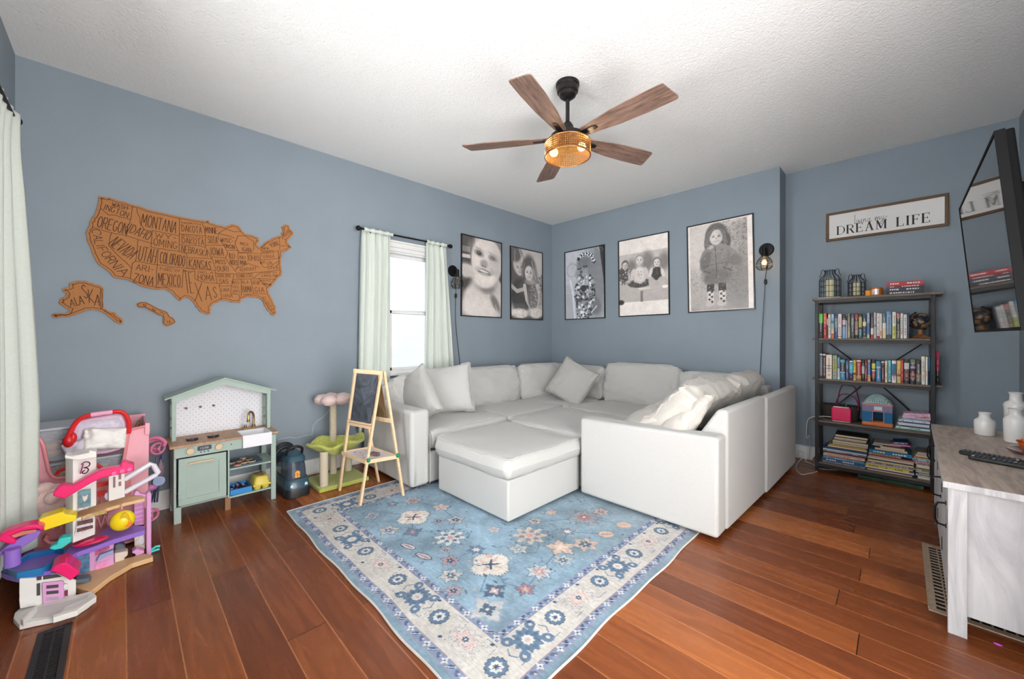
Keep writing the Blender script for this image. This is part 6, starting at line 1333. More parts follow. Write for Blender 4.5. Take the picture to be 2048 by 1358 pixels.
for k in range(2):
    a = math.radians(20+180*k); d = Vector((math.cos(a), math.sin(a), 0)); c = Vector((FCX, FCY, 2.302))
    build(MB().cyl(c+d*.012, c+d*.055, .016, n=16), 'bulb_socket', mat('brass_socket', (150, 110, 60), .3, metal=.7), fan)
    build(MB().cyl(c, c+Vector((0, 0, .04)), .008, n=8), 'socket_stem', BRZ, fan)
    bl = build(MB().ell(c+d*.088, (.026, .026, .026), 18, 12), 'light_bulb', mat('lit_bulb_glass', (255, 222, 160), .2, emit=(255, 206, 130), est=6), fan)
    l = bpy.data.lights.new('fan_lamp', 'POINT'); l.energy = 1.9; l.color = (1, .74, .44); l.shadow_soft_size = .03
    lo = bpy.data.objects.new('fan_lamp', l); COL.objects.link(lo); lo.parent = fan; lo.location = c+d*.118-Vector((FCX, FCY, FZ))
# ================================================================== PLAY KITCHEN
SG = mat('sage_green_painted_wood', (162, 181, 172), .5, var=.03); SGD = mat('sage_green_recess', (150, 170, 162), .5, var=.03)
TANW = grain_mat('tan_play_worktop', (160, 122, 92), (184, 146, 114), (4, 30, 4), rough=.5)
BRS = mat('brushed_brass', (150, 124, 84), .3, metal=.8, var=.05); PALEW = mat('pale_beech_wood', (216, 188, 150), .5, var=.06, vs=12, stretch=(1, 1, 8))
kt = thing('play_kitchen', (-3.27, .49, 0), 'sage green toy play kitchen with house roof and farmhouse sink against the left wall', 'toy kitchen')
KX0, KX1, KY0, KY1, CT = -3.42, -3.125, .218, .765, .478
mb = MB()
build(MB().box(KX1-.022, KX1, KY0, KY0+.035, 0, .10), 'leg', SG, kt, bevel=.002); build(MB().box(KX0, KX0+.03, KY0, KY0+.03, 0, CT-.02), 'leg', SG, kt, bevel=.002)
build(MB().box(KX1-.022, KX1, KY1-.030, KY1, 0, CT-.02), 'leg', SG, kt, bevel=.002); build(MB().box(KX0, KX0+.03, KY1-.03, KY1, 0, CT-.02), 'leg', SG, kt, bevel=.002)
build(MB().box(KX1-.06, KX1-.02, .475, .505, 0, .085), 'leg', mat('wooden_block_leg', (150, 106, 72), .5), kt, label='brown wooden block leg')
build(MB().box(KX0, KX1-.004, KY0, KY0+.012, .06, CT-.016), 'side_panel', SG, kt, bevel=.0015)
build(MB().box(KX0+.02, KX1-.014, KY0+.012, .487, .09, .10), 'oven_floor', SGD, kt); build(MB().box(KX0, KX1-.004, .487, .497, .085, CT-.02), 'middle_panel', SG, kt, bevel=.0015)
build(MB().box(KX0, KX0+.008, KY0+.012, .487, .10, CT-.02), 'back_panel', SGD, kt)
# control fascia, door with raised frame
build(MB().box(KX1-.012, KX1, KY0+.002, .565, .400, CT-.016), 'control_panel', SG, kt, bevel=.0015); build(MB().box(KX1-.012, KX1, .735, KY1-.03, .395, CT-.016).box(KX1-.014, KX1-.002, .497, .735, .395, .41), 'apron', SG, kt, bevel=.0015)
D0, D1, DZ0, DZ1 = KY0+.022, .478, .106, .392
mb = MB().box(KX1-.010, KX1-.004, D0, D1, DZ0, DZ1); f = .038
mb.box(KX1-.004, KX1+.002, D0, D1, DZ0, DZ0+f).box(KX1-.004, KX1+.002, D0, D1, DZ1-f-.008, DZ1).box(KX1-.004, KX1+.002, D0, D0+f, DZ0+f, DZ1-f-.008).box(KX1-.004, KX1+.002, D1-f, D1, DZ0+f, DZ1-f-.008)
dr = build(mb, 'oven_door', SG, kt, bevel=.0012)
hb = MB().box(KX1+.012, KX1+.022, .285, .415, .356, .366)
for y in (.30, .40): hb.box(KX1+.002, KX1+.014, y-.005, y+.005, .357, .365)
build(hb, 'door_handle', PALEW, dr, bevel=.003)
for y in (.295, .438):
    kb = build(MB().cyl((KX1, y, .434), (KX1+.014, y, .434), .0195, .0185, 24), 'knob', PALEW, kt, bevel=.002)
    tk = MB()
    for i in range(9): a = math.radians(-30+i*30); tk.cyl((KX1+.0002, y+.026*math.cos(a), .434+.026*math.sin(a)), (KX1+.0006, y+.026*math.cos(a), .434+.026*math.sin(a)), .0018, n=6)
    build(tk, 'dial_marks', BLK2, kb)
ck = MB(); ck.prism([Vector((KX1+.0004, .366+a*.036, .441+b*.015)) for a, b in rr_ring(0, 0, 1, 1, 20, 6)], (.0006, 0, 0)); cko = build(ck, 'clock_display', mat('dark_display', (36, 44, 58), .4), kt, smooth=False)
tx = MB(); text_mesh(tx, '12:00', (KX1+.0010, .346, .441), (KX1+.0010, .386, .441), .012, (1, 0, 0), .0005); build(tx, 'clock_digits', mat('pale_digit_print', (214, 222, 230), .5), cko, smooth=False, recalc=False)
bt = MB()
for i in range(3): bt.cyl((KX1, .348+i*.018, .417), (KX1+.001, .348+i*.018, .417), .0042, n=12)
bt.cyl((KX1, .505, .436), (KX1+.004, .505, .436), .0035, n=10); build(bt, 'buttons', BLK2, kt)
# shelves on the right
for z, x0 in ((.272, KX0+.01), (.088, KX0+.01)): build(MB().box(x0, KX1-.006, .497, KY1-.002, z-.010, z), 'shelf', SG, kt, bevel=.0015)
# worktop with sink cut-out
SY0, SY1 = .566, .735
mb = MB().box(KX0-.005, KX1+.014, KY0-.02, SY0, CT-.014, CT).box(KX0-.005, KX0+.12, SY0, SY1, CT-.014, CT).box(KX0-.005, KX1+.014, SY1, KY1+.012, CT-.014, CT); build(mb, 'worktop', TANW, kt, bevel=.0015)
WP = mat('white_sink_plastic', (232, 232, 236), .3, var=.01)
mb = MB(); sx0, sx1, sz0, sz1 = KX0+.12, KX1+.022, .400, CT+.004; w_ = .008
mb.box(sx0, sx1, SY0, SY1, sz0, sz0+.01).box(sx0, sx0+w_, SY0, SY1, sz0+.01, sz1).box(sx1-w_, sx1, SY0, SY1, sz0, sz1).box(sx0+w_, sx1-w_, SY0, SY0+w_, sz0+.01, sz1).box(sx0+w_, sx1-w_, SY1-w_, SY1, sz0+.01, sz1); build(mb, 'farmhouse_sink', WP, kt, bevel=.002)
fx, fy = KX0+.09, .652; fa = MB().box(fx-.02, fx+.02, fy-.045, fy+.045, CT, CT+.012); fa.cyl((fx, fy+.02, CT+.012), (fx, fy+.02, CT+.03), .011, n=14)
fa.tube(cord_line([(fx, fy+.02, CT+.02), (fx, fy+.02, CT+.085), (fx+.008, fy+.012, CT+.115), (fx+.022, fy-.004, CT+.127), (fx+.040, fy-.018, CT+.115), (fx+.046, fy-.022, CT+.085), (fx+.046, fy-.022, CT+.068)]), .007, 10); fa.cyl((fx+.046, fy-.022, CT+.06), (fx+.046, fy-.022, CT+.078), .010, n=12); fa.cyl((fx, fy-.03, CT+.012), (fx, fy-.03, CT+.034), .009, n=12); fa.tube([(fx, fy-.03, CT+.03), (fx+.03, fy-.036, CT+.036)], .003, 6); build(fa, 'tap', BRS, kt)
for y in (.315, .425):
    hbz = MB()
    for i in range(6): a = PI*i/6; hbz.box(-.034, .034, -.0035, .0035, .004, .009, 0, Matrix.Translation((-3.235, y, CT)) @ Matrix.Rotation(a*2, 4, 'Z'))
    hbz.cyl((-3.235, y, CT), (-3.235, y, CT+.006), .028, n=20); build(hbz, 'burner', mat('dark_purple_burner', (44, 32, 42), .4), kt)
# hutch: back board, posts, gabled roof
HBX = KX0+.004; PZ = .752; PK = .852; ym = (KY0+KY1)/2+.0
def dots_mat():
    m = mat('white_dotted_board', (226, 226, 232), .5, var=.01); N = m.node_tree.nodes; L = m.node_tree.links; b = N['Principled BSDF']
    t = N.new('ShaderNodeTexCoord'); s = N.new('ShaderNodeSeparateXYZ'); L.new(t.outputs['Object'], s.inputs[0])
    def M(op, a, b_=0.):
        n = N.new('ShaderNodeMath'); n.operation = op
        for i, x in enumerate((a, b_)):
            if isinstance(x, (int, float)): n.inputs[i].default_value = x
            else: L.new(x, n.inputs[i])
        return n.outputs[0]
    yy = M('DIVIDE', s.outputs[2], .018); row = M('FLOOR', yy); xx = M('ADD', M('DIVIDE', s.outputs[1], .031), M('MULTIPLY', M('MODULO', M('ADD', row, 100.), 2.), .5))
    dx = M('MULTIPLY', M('SUBTRACT', M('FRACT', xx), .5), .031); dy = M('MULTIPLY', M('SUBTRACT', M('FRACT', yy), .5), .018)
    d = M('SQRT', M('ADD', M('MULTIPLY', dx, dx), M('MULTIPLY', dy, dy))); mx = N.new('ShaderNodeMix'); mx.data_type = 'RGBA'; L.new(M('LESS_THAN', d, .0022), mx.inputs['Factor'])
    mx.inputs['A'].default_value = lin((226, 226, 232))+[1]; mx.inputs['B'].default_value = lin((96, 104, 116))+[1]; L.new(mx.outputs['Result'], b.inputs['Base Color']); return m
DOT = dots_mat()
build(MB().prism([(HBX, KY0+.02, CT), (HBX, KY1-.02, CT), (HBX, KY1-.02, PZ), (HBX, ym, PK-.012), (HBX, KY0+.02, PZ)], (.006, 0, 0)), 'dotted_backboard', DOT, kt, smooth=False)
PX1 = KX0+.15
for y in (KY0, KY1-.022):
    build(MB().box(PX1-.014, PX1, y, y+.022, CT, PZ+.01), 'hutch_post', SG, kt, bevel=.002); build(MB().box(KX0, KX0+.014, y, y+.022, CT, PZ+.01), 'hutch_post', SG, kt, bevel=.002)
lt = MB()
for ya in (KY0+.006, KY1-.016):
    lt = MB().box(KX0+.075, KX0+.085, ya+.001, ya+.009, CT, PZ)
    for z in (CT+.06, .60, .70): lt.box(KX0+.014, PX1-.014, ya, ya+.010, z, z+.014)
    build(lt, 'side_lattice', SG, kt)
slope = (PK-PZ)/(ym-KY0)
fr = MB().prism([(PX1-.004, KY0, PZ-.022), (PX1-.004, KY0, PZ+.006), (PX1-.004, ym, PK+.006), (PX1-.004, KY1, PZ+.006), (PX1-.004, KY1, PZ-.022), (PX1-.004, KY1-.03, PZ-.020), (PX1-.004, ym, PK-.034), (PX1-.004, KY0+.03, PZ-.020)], (.010, 0, 0)); build(fr, 'gable_fascia', SG, kt, smooth=False)
ov = .034
for s in (-1, 1):
    e0 = Vector((KX0-.004, ym+s*(ym-KY0+ov), PK+.006-slope*(ym-KY0+ov))); t0 = Vector((KX0-.004, ym, PK+.006)); build(MB().prism([e0, t0, t0+Vector((0, 0, .009)), e0+Vector((0, 0, .009))], (PX1-KX0+.022, 0, 0)), 'roof_board', SG, kt, bevel=.001)
hk = MB()
for y in (.30, .375, .448): hk.cyl((HBX+.006, y, .665), (HBX+.022, y, .665), .004, n=10); hk.cyl((HBX+.022, y, .665), (HBX+.027, y, .665), .0072, n=14)
build(hk, 'peg_hooks', mat('dark_brass_peg', (96, 76, 56), .5, metal=.3), kt)
# baking tray of toy cookies
tr = thing('baking_tray', (-3.24, .60, .273), 'grey toy baking tray on the upper shelf of the play kitchen', 'tray')
GT = mat('grey_painted_tray', (106, 116, 132), .4, var=.05); mb = MB()
loft(mb, [[(x, y, .273+z) for x, y in rr_ring(-3.235, .60, a, b, 28, 7)] for a, b, z in ((.088, .082, 0), (.098, .092, .003), (.10, .094, .009), (.096, .09, .008), (.086, .08, .004))]); build(mb, 'tray_body', GT, tr, sharp=50)
CK = [((-3.165,.548),(176,58,44),'red'),((-3.19,.590),(120,92,74),'brown iced'),((-3.185,.632),(60,84,66),'dark green'),((-3.24,.525),(92,86,92),'grey'),((-3.25,.575),(146,110,82),'tan'),((-3.245,.625),(156,98,70),'orange brown'),((-3.29,.60),(206,190,190),'pale pink')]
for (x, y), c, nm in CK:
    r = thing('toy_cookie', (x, y, .282), '%s round toy cookie on the grey baking tray' % nm, 'toy cookie', 'toy cookies on the tray')
    build(MB().lathe([(0, 0), (.020, 0), (.0225, .003), (.0215, .007), (0, .0075)], (x, y, .2775), 22), 'cookie_base', mat('cream_cookie', (216, 196, 170), .6), r)
    build(MB().lathe([(0, 0), (.0195, 0), (.0185, .004), (0, .0045)], (x, y, .2850), 22), 'icing', mat('icing_'+nm.replace(' ', '_'), c, .5), r)
bx = thing('toy_box', (-3.22, .57, .088), 'blue shallow tray of small toys on the lower shelf of the play kitchen', 'toy box')
BL = mat('bright_blue_plastic', (48, 134, 200), .4); x0, x1, y0, y1, z = -3.31, -3.145, .503, .625, .0885
build(MB().box(x0, x1, y0, y1, z, z+.004).box(x1-.004, x1, y0, y1, z+.004, z+.035).box(x0, x0+.004, y0, y1, z+.004, z+.035).box(x0+.004, x1-.004, y0, y0+.004, z+.004, z+.035).box(x0+.004, x1-.004, y1-.004, y1, z+.004, z+.035), 'tray_body', BL, bx, bevel=.0015)
mb = MB(); r_ = random.Random(3)
mcols = [(26, 44, 66), (34, 40, 52), (150, 50, 80), (170, 176, 190), (40, 90, 140)]
for i in range(46): mb.ell((r_.uniform(x0+.015, x1-.015), r_.uniform(y0+.012, y1-.012), z+.010+r_.uniform(0, .022)), (r_.uniform(.006, .013), r_.uniform(.005, .010), r_.uniform(.004, .007)), 8, 6, r_.choice((0, 0, 1, 1, 2, 3, 4)))
build(mb, 'small_toys', [mat('toy_bit_%d' % i, c, .4) for i, c in enumerate(mcols)], bx, kind='stuff')
eg = thing('toy_egg_carton', (-3.2, .69, .088), 'yellow toy egg carton on the lower shelf of the play kitchen', 'toy egg carton')
YE = mat('soft_yellow_plastic', (216, 196, 84), .45, var=.03); ex, ey, z = -3.205, .683, .0885; mb = MB()
for i in range(3):
    for j in range(2): mb.lathe([(0, 0), (.016, 0), (.022, .010), (.024, .030), (0, .030)], (ex-.05+i*.048, ey-.024+j*.048, z), 16)
mb.box(ex-.078, ex+.072, ey-.052, ey+.052, z+.026, z+.036); build(mb, 'egg_cups', YE, eg)
mb = MB(); loft(mb, [[(ex-.003+x, ey+y, z+h) for x, y in rr_ring(0, 0, a, b, 28, 6)] for a, b, h in ((.074, .050, .036), (.072, .048, .042), (.066, .040, .080), (.060, .034, .085))]); ld = build(mb, 'lid', YE, eg, sharp=50)
build(MB().prism([(ex-.045, ey-.018, z+.0852), (ex+.045, ey-.018, z+.0852), (ex+.045, ey+.018, z+.0852), (ex-.045, ey+.018, z+.0852)], (0, 0, .0012)), 'lid_sticker', mat('brown_speckled_sticker', (176, 140, 96), .5, var=.5, vs=60), ld, smooth=False)

# ================================================================== CARPET CLEANER
vc = thing('carpet_cleaner', (-3.15, .885, 0), 'dark teal portable carpet cleaner machine between the play kitchen and the cat tree', 'vacuum cleaner')
TL = mat('dark_teal_plastic', (44, 76, 92), .35, var=.05, coat=.2); DKP = mat('charcoal_plastic', (28, 30, 34), .45); SMK = mat('smoked_clear_plastic', (96, 108, 124), .08, trans=.55, var=.1, ior=1.2)
vx0, vx1, vy0, vy1 = -3.36, -3.03, .802, .975
def vring(x0, x1, y0, y1, z, p=5): return [(x, y, z) for x, y in rr_ring((x0+x1)/2, (y0+y1)/2, (x1-x0)/2, (y1-y0)/2, 32, p)]
mb = MB(); loft(mb, [vring(vx0, vx1, vy0, vy1, z) for z in (.004, .05)]+[vring(vx0+.004, vx1-.004, vy0+.004, vy1-.004, .062)]); build(mb, 'base', DKP, vc, sharp=50)
mb = MB(); loft(mb, [vring(vx0+.006, vx1-.004, vy0+.004, vy1-.004, .060), vring(vx0+.008, vx1-.010, vy0+.006, vy1-.006, .11), vring(vx0+.01, vx1-.022, vy0+.012, vy1-.012, .125)]); build(mb, 'lower_body', TL, vc, sharp=50)
mb = MB(); loft(mb, [vring(vx0+.02, vx1-.030, vy0+.018, vy1-.018, .122), vring(vx0+.02, vx1-.040, vy0+.022, vy1-.022, .20), vring(vx0+.02, vx1-.055, vy0+.026, vy1-.026, .245)]); build(mb, 'water_tank', SMK, vc, sharp=50)
mb = MB(); loft(mb, [vring(vx0+.01, vx1-.045, vy0+.02, vy1-.02, .243), vring(vx0+.01, vx1-.055, vy0+.022, vy1-.022, .268), vring(vx0+.02, vx1-.09, vy0+.035, vy1-.035, .288)]); build(mb, 'top_cap', TL, vc, sharp=50)
build(MB().tube(cord_line([(-3.16, .835, .28), (-3.13, .842, .325), (-3.12, .888, .345), (-3.13, .934, .325), (-3.16, .942, .28)]), .010, 10), 'carry_handle', DKP, vc)
hb = MB()
for k in range(3): hb.tube([(-3.30+.012*k, .862+.062*math.cos(a), .275+.060*math.sin(a)-.01*k) for a in np.linspace(-.4, PI+.8, 24)], .013, 8)
build(hb, 'coiled_hose', DKP, vc)
bp_ = [(0,0),(.034,0),(.034,.012),(.028,.018),(.034,.024),(.030,.046),(.018,.046),(.018,.052),(.010,.052),(.010,.046),(.0,.042)]
xf = vx1-.0325
q = MB(); q.prism([Vector((xf, .868+a, .135+b)) for a, b in bp_], (.004, 0, 0)); build(q, 'logo_badge', mat('orange_badge', (226, 160, 70), .5), vc, smooth=False)
q = MB(); q.cyl((xf+.004, .884, .150), (xf+.0048, .884, .150), .0035, n=12); q.cyl((xf+.004, .884, .163), (xf+.0048, .884, .163), .0035, n=12); build(q, 'logo_holes', DKP, vc)
q = MB()
for y in (.842, .935): q.prism([Vector((vx1-.0068, y+a, .088+b)) for a, b in ((-.009, -.010), (.009, -.010), (.009, .004), (.005, .010), (-.005, .010), (-.009, .004))], (.002, 0, 0))
build(q, 'white_marks', mat('pale_grey_print', (206, 214, 224), .5), vc, smooth=False)

# ================================================================== CAT TREE
LIME = mat('lime_green_plush', (176, 182, 88), .95, var=.14, vs=60, bump=.5, bs=260, sheen=.3); SIS = mat('cream_sisal_rope', (208, 196, 172), .9, var=.12, vs=30, stretch=(1, 1, 14), bump=.4, bs=60); PKP = mat('pale_pink_plush', (216, 190, 186), .95, var=.06, vs=60, bump=.3, bs=260, sheen=.3)
ctr = thing('cat_tree', (-3.15, 1.19, 0), 'small cat tree with lime green hammock and pink flower perch behind the easel', 'cat tree')
mb = MB(); soft_box(mb, -3.32, -2.99, 1.01, 1.385, .002, .034); build(mb, 'base_board', LIME, ctr, bevel=.008)
def sisal(x, y, z0, z1, r0, name='post'):
    mb = MB(); n = int((z1-z0)/.0075); pr = [(0, z0)]
    for i in range(n): z = z0+(z1-z0)*i/n; pr += [(r0*.93, z), (r0, z+.0037)]
    pr += [(r0*.93, z1), (0, z1)]; mb.lathe(pr, (x, y, 0), 20); return build(mb, name, SIS, ctr, sharp=80)
sisal(-3.045, 1.06, .033, .285, .031); sisal(-3.255, 1.325, .033, .30, .030); sisal(-3.27, 1.21, .033, .60, .027)
# hammock: a shallow fabric bowl slung between the posts
mb = MB(); hc = Vector((-3.13, 1.19, .30)); nn, mm = 40, 12; vs = []
for i in range(mm+1):
    t = i/mm
    for j in range(nn):
        a = 2*PI*j/nn; R = t; cx = .145*math.cos(a)*(1+.10*math.cos(2*a-.9)); cy = .205*math.sin(a)*(1+.06*math.cos(3*a)); z = hc.z-.085*(1-t**2)+.012*math.sin(4*a+.6)*t+.008*math.cos(7*a)*t
        vs.append((hc.x+cx*R, hc.y+cy*R, z+.02*t*t))
mb.add(vs, [(i*nn+j, i*nn+(j+1) % nn, (i+1)*nn+(j+1) % nn, (i+1)*nn+j) for i in range(mm) for j in range(nn)])
hmk = build(mb, 'hammock', LIME, ctr, sharp=180, recalc=False); s = hmk.modifiers.new('thick', 'SOLIDIFY'); s.thickness = .014; s.offset = -1
build(MB().tube([Vector(v)+Vector((0, 0, .004)) for v in vs[mm*nn:]], .013, 8, closed=True), 'hammock_rim', LIME, hmk)
fc_ = Vector((-3.27, 1.215, .615)); mb = MB(); mb.ell(fc_, (.07, .07, .022), 20, 10)
for k in range(5): a = 2*PI*k/5+.5; mb.ell(fc_+Vector((math.cos(a)*.085, math.sin(a)*.085, .022)), (.060, .060, .042), 18, 12, bump=.12, seed=k)
build(mb, 'flower_perch', PKP, ctr); build(MB().ell(fc_+Vector((0, 0, .03)), (.045, .045, .014), 18, 8), 'flower_centre', mat('pale_green_plush', (206, 210, 150), .95, bump=.3, bs=260), ctr)

# ================================================================== EASEL
EW = mat('pale_pine_wood', (222, 192, 154), .55, var=.08, vs=10, stretch=(1, 1, 9), bump=.05, bs=60)
es = thing('chalkboard_easel', (-2.74, 1.28, 0), 'childs pale pine A-frame chalkboard easel with a paint-spotted tray', 'easel')
# front pair of legs meets the back pair at the top hinge; the board plane faces the lower left of the room
FLa, FLb = AZ(679, 981), AZ(720, 1013)                # feet of the board-side legs
BLa, BLb = AZ(757, 963), AZ(806, 991, .008)           # feet of the other pair
TOPL = AX(711, 738, -2.80); TOPR = AX(763, 742, -2.645)
def bar(mb, p0, p1, w_, t, nrm): 
    p0 = Vector(p0); p1 = Vector(p1); d = (p1-p0).normalized(); n = Vector(nrm); n = (n-d*n.dot(d)).normalized(); s = d.cross(n)
    q = [p0+s*w_/2+n*t/2, p0-s*w_/2+n*t/2, p0-s*w_/2-n*t/2, p0+s*w_/2-n*t/2]; mb.prism(q, p1-p0); return mb
fn = (FLb-FLa).cross(TOPL-FLa).normalized(); fn = fn if fn.y < 0 or fn.x > 0 else -fn
if fn.dot(Vector((0, 0, 1.1))-TOPL) < 0: fn = -fn
bn = (BLb-BLa).cross(TOPR-BLb).normalized()
FLa.z = FLb.z = BLa.z = .0005; FLb.z = BLb.z = .0068
for a, b in ((FLa, TOPL), (FLb, TOPR)): build(bar(MB(), a, b, .024, .016, fn), 'leg', EW, es, bevel=.002)
for a, b in ((BLa, TOPL+Vector((-.0, .02, -.004))), (BLb, TOPR+Vector((-.0, .02, -.004)))): build(bar(MB(), a, b, .024, .016, bn), 'leg', EW, es, bevel=.002)
def F(s, t): # point on the board plane: s across, t up from the floor
    return FLa.lerp(TOPL, t).lerp(FLb.lerp(TOPR, t), s)
def B(s, t): return BLa.lerp(TOPL, t).lerp(BLb.lerp(TOPR, t), s)
mb = MB(); bar(mb, F(-.05, .985), F(1.05, .985), .030, .020, fn); bar(mb, F(0, .56), F(1, .56), .022, .014, fn); build(mb, 'crossbar', EW, es, bevel=.002)
CBM = bpy.data.materials.new('dusty_chalkboard'); CBM.use_nodes = True
_N = CBM.node_tree.nodes; _L = CBM.node_tree.links; _b = _N['Principled BSDF']; _t = _N.new('ShaderNodeTexCoord'); _n = _N.new('ShaderNodeTexNoise'); _n.inputs['Scale'].default_value = 9; _n.inputs['Detail'].default_value = 8; _n.inputs['Roughness'].default_value = .7; _n.inputs['Distortion'].default_value = 1.5
_r = _N.new('ShaderNodeValToRGB'); _L.new(_t.outputs['Object'], _n.inputs[0]); _L.new(_n.outputs[0], _r.inputs[0]); _L.new(_r.outputs[0], _b.inputs['Base Color']); _r.color_ramp.elements[0].position = .38; _r.color_ramp.elements[0].color = lin((40, 46, 54))+[1]; _r.color_ramp.elements[1].position = .75; _r.color_ramp.elements[1].color = lin((92, 98, 110))+[1]; _b.inputs['Roughness'].default_value = .7
q = [F(.10, .575), F(.90, .575), F(.90, .965), F(.10, .965)]
cb = build(MB().prism([p+fn*.004 for p in q], -fn*.006), 'chalkboard', CBM, es, smooth=False)
mb = MB(); r_ = random.Random(8)
for k in range(9):
    s0, t0 = r_.uniform(.4, .62), r_.uniform(.70, .86); pts = [F(s0+r_.uniform(-.14, .14), t0+r_.uniform(-.05, .05))+fn*.0045 for _ in range(4)]; mb.strip(cord_line(pts, 5), .0022, fn, .0003)
build(mb, 'chalk_scribble', mat('pinkish_chalk', (196, 160, 166), .9), cb, smooth=False, recalc=False)
mb = MB(); bar(mb, F(.04, .585)+fn*.012, F(.96, .585)+fn*.012, .010, .022, fn); build(mb, 'chalk_ledge', EW, es, bevel=.001)
build(bar(MB(), B(-.04, .60), B(1.04, .60), .030, .012, bn), 'rear_crossbar', EW, es, bevel=.002); build(bar(MB(), B(0, .95), B(1, .95), .03, .012, bn), 'rear_crossbar', EW, es, bevel=.002)
q = [B(.08, .62), B(.92, .62), B(.92, .96), B(.08, .96)]; build(MB().prism(q, bn*.005), 'rear_board', mat('brown_hardboard', (112, 88, 58), .7, var=.08), es, smooth=False)
th_ = .285; f_ = lambda s: F(s, th_/TOPL.z); b_ = lambda s: B(s, th_/TOPL.z)
tq = [f_(-.03)+fn*.012, f_(1.03)+fn*.012, b_(1.03)-bn*0, b_(-.03)-bn*0]
for p in tq: p.z = th_
tr_ = build(MB().prism(tq, (0, 0, .005)), 'tray', mat('paint_spotted_white_tray', (214, 206, 210), .6, var=.05), es, smooth=False)
mb = MB()
for i in range(4): bar(mb, tq[i]+Vector((0, 0, .004)), tq[(i+1) % 4]+Vector((0, 0, .004)), .012, .028, Vector((0, 0, 1)).cross(tq[(i+1) % 4]-tq[i])); 
mb = MB()
for i in range(4):
    a, b = tq[i], tq[(i+1) % 4]; d = (b-a).normalized(); s = Vector((d.y, -d.x, 0))*.005; mb.prism([a-s-Vector((0, 0, .012)), b-s-Vector((0, 0, .012)), b+s-Vector((0, 0, .012)), a+s-Vector((0, 0, .012))], (0, 0, .026))
build(mb, 'tray_rim', EW, es, bevel=.001)
mb = MB(); r_ = random.Random(12)
def TQ(u, v): return tq[0].lerp(tq[1], u).lerp(tq[3].lerp(tq[2], u), v)
for i in range(26): p = TQ(r_.uniform(.12, .7), r_.uniform(.12, .8)); mb.lathe([(0, .0052), (r_.uniform(.004, .010), .0052), (.003, .0060), (0, .0060)], p, 10, r_.randrange(4))
build(mb, 'paint_spots', [mat('spot_purple', (140, 110, 180), .5), mat('spot_blue', (96, 120, 190), .5), mat('spot_pink', (206, 130, 160), .5), mat('spot_red', (190, 90, 90), .5)], tr_, smooth=False)
mb = MB()
for s, e in ((-.06, f_), (1.06, f_), (-.06, b_), (1.06, b_)): p = e(s); p.z = th_+.012; mb.ell(p, (.013, .013, .016), 10, 8)
build(mb, 'green_wing_nut', mat('green_plastic_nut', (24, 130, 84), .4), es)
p = TQ(.68, .55); mb = MB().box(-.035, .035, -.014, .014, .006, .028, 0, Matrix.Translation(p) @ Matrix.Rotation(.35, 4, 'Z')); er = build(mb, 'board_eraser', mat('brown_felt_eraser', (112, 92, 86), .8), None, bevel=.002, label='small brown board eraser lying in the easel tray', cat='eraser')
# ================================================================== LEFT-HAND TOY PILE
PNK = mat('soft_pink_plastic', (226, 158, 170), .4, var=.03, coat=.15); MAG = mat('magenta_plastic', (226, 22, 104), .35, var=.03, coat=.2)
WPL = mat('white_toy_plastic', (226, 224, 220), .4, var=.03, coat=.1); LIL = mat('lilac_pink_plastic', (216, 158, 204), .4, var=.03, coat=.1); PUR = mat('purple_plastic', (140, 104, 196), .4, var=.03, coat=.15)
TANP = mat('tan_plastic', (216, 176, 130), .5, var=.05); YEL = mat('bright_yellow_plastic', (236, 208, 22), .35, var=.03, coat=.15); AQU = mat('aqua_plastic', (60, 196, 190), .4, var=.03); REDP = mat('red_plastic', (206, 28, 34), .35, var=.03, coat=.2)
CLEAR = mat('clear_storage_plastic', (226, 232, 240), .12, trans=.0, alpha=.28, var=.02); BLUW = mat('clear_blue_water_plastic', (50, 140, 206), .2, trans=.3, var=.08)
def q2(x, y): return (60+x/7.314, 890+y/7.314)
def q3(x, y): return (x/5.66, 1020+y/5.66)
def q4(x, y): return (130+x/6.171, 1000+y/6.171)
def q1(x, y): return (60+x/7.877, 810+y/7.877)
def slab(name, pts, x, th, m, parent, f=None, bevel=.002, **k):
    """outline standing in the plane at distance x with real thickness th behind it"""
    P = [AX(*(f(*p) if f else p), x) for p in pts]; return build(MB().prism(P, (-th, 0, 0)), name, m, parent, bevel=bevel, **k)
def plate(name, pts, z, th, m, parent, f=None, bevel=.002, **k):
    P = [AZ(*(f(*p) if f else p), z) for p in pts]; return build(MB().prism(P, (0, 0, -th)), name, m, parent, bevel=bevel, **k)
dh = thing('dollhouse', (-2.66, -.03, 0), 'large pink white and purple plastic dollhouse with slides and a script B on its tower', 'dollhouse')
# ground plates
plate('ground_plate', [(130,1085),(330,1122),(560,942),(830,782),(1088,702),(1080,680),(980,660),(600,760),(330,860),(130,950)], .026, .024, TANP, dh, q4)
plate('ground_plate', [(152,1222),(165,1165),(232,1105),(470,1030),(860,960),(1035,915),(1092,968),(1000,1062),(870,1142),(600,1222),(400,1262),(222,1302)], .022, .020, WPL, dh, q3, label='white front step plate')
for pts in ([(235,1235),(400,1078),(425,1090),(265,1262)], [(595,1190),(870,1100),(1040,1000),(1090,960),(1090,985),(870,1140),(600,1222)]): plate('kerb', pts, .045, .022, WPL, dh, q3)
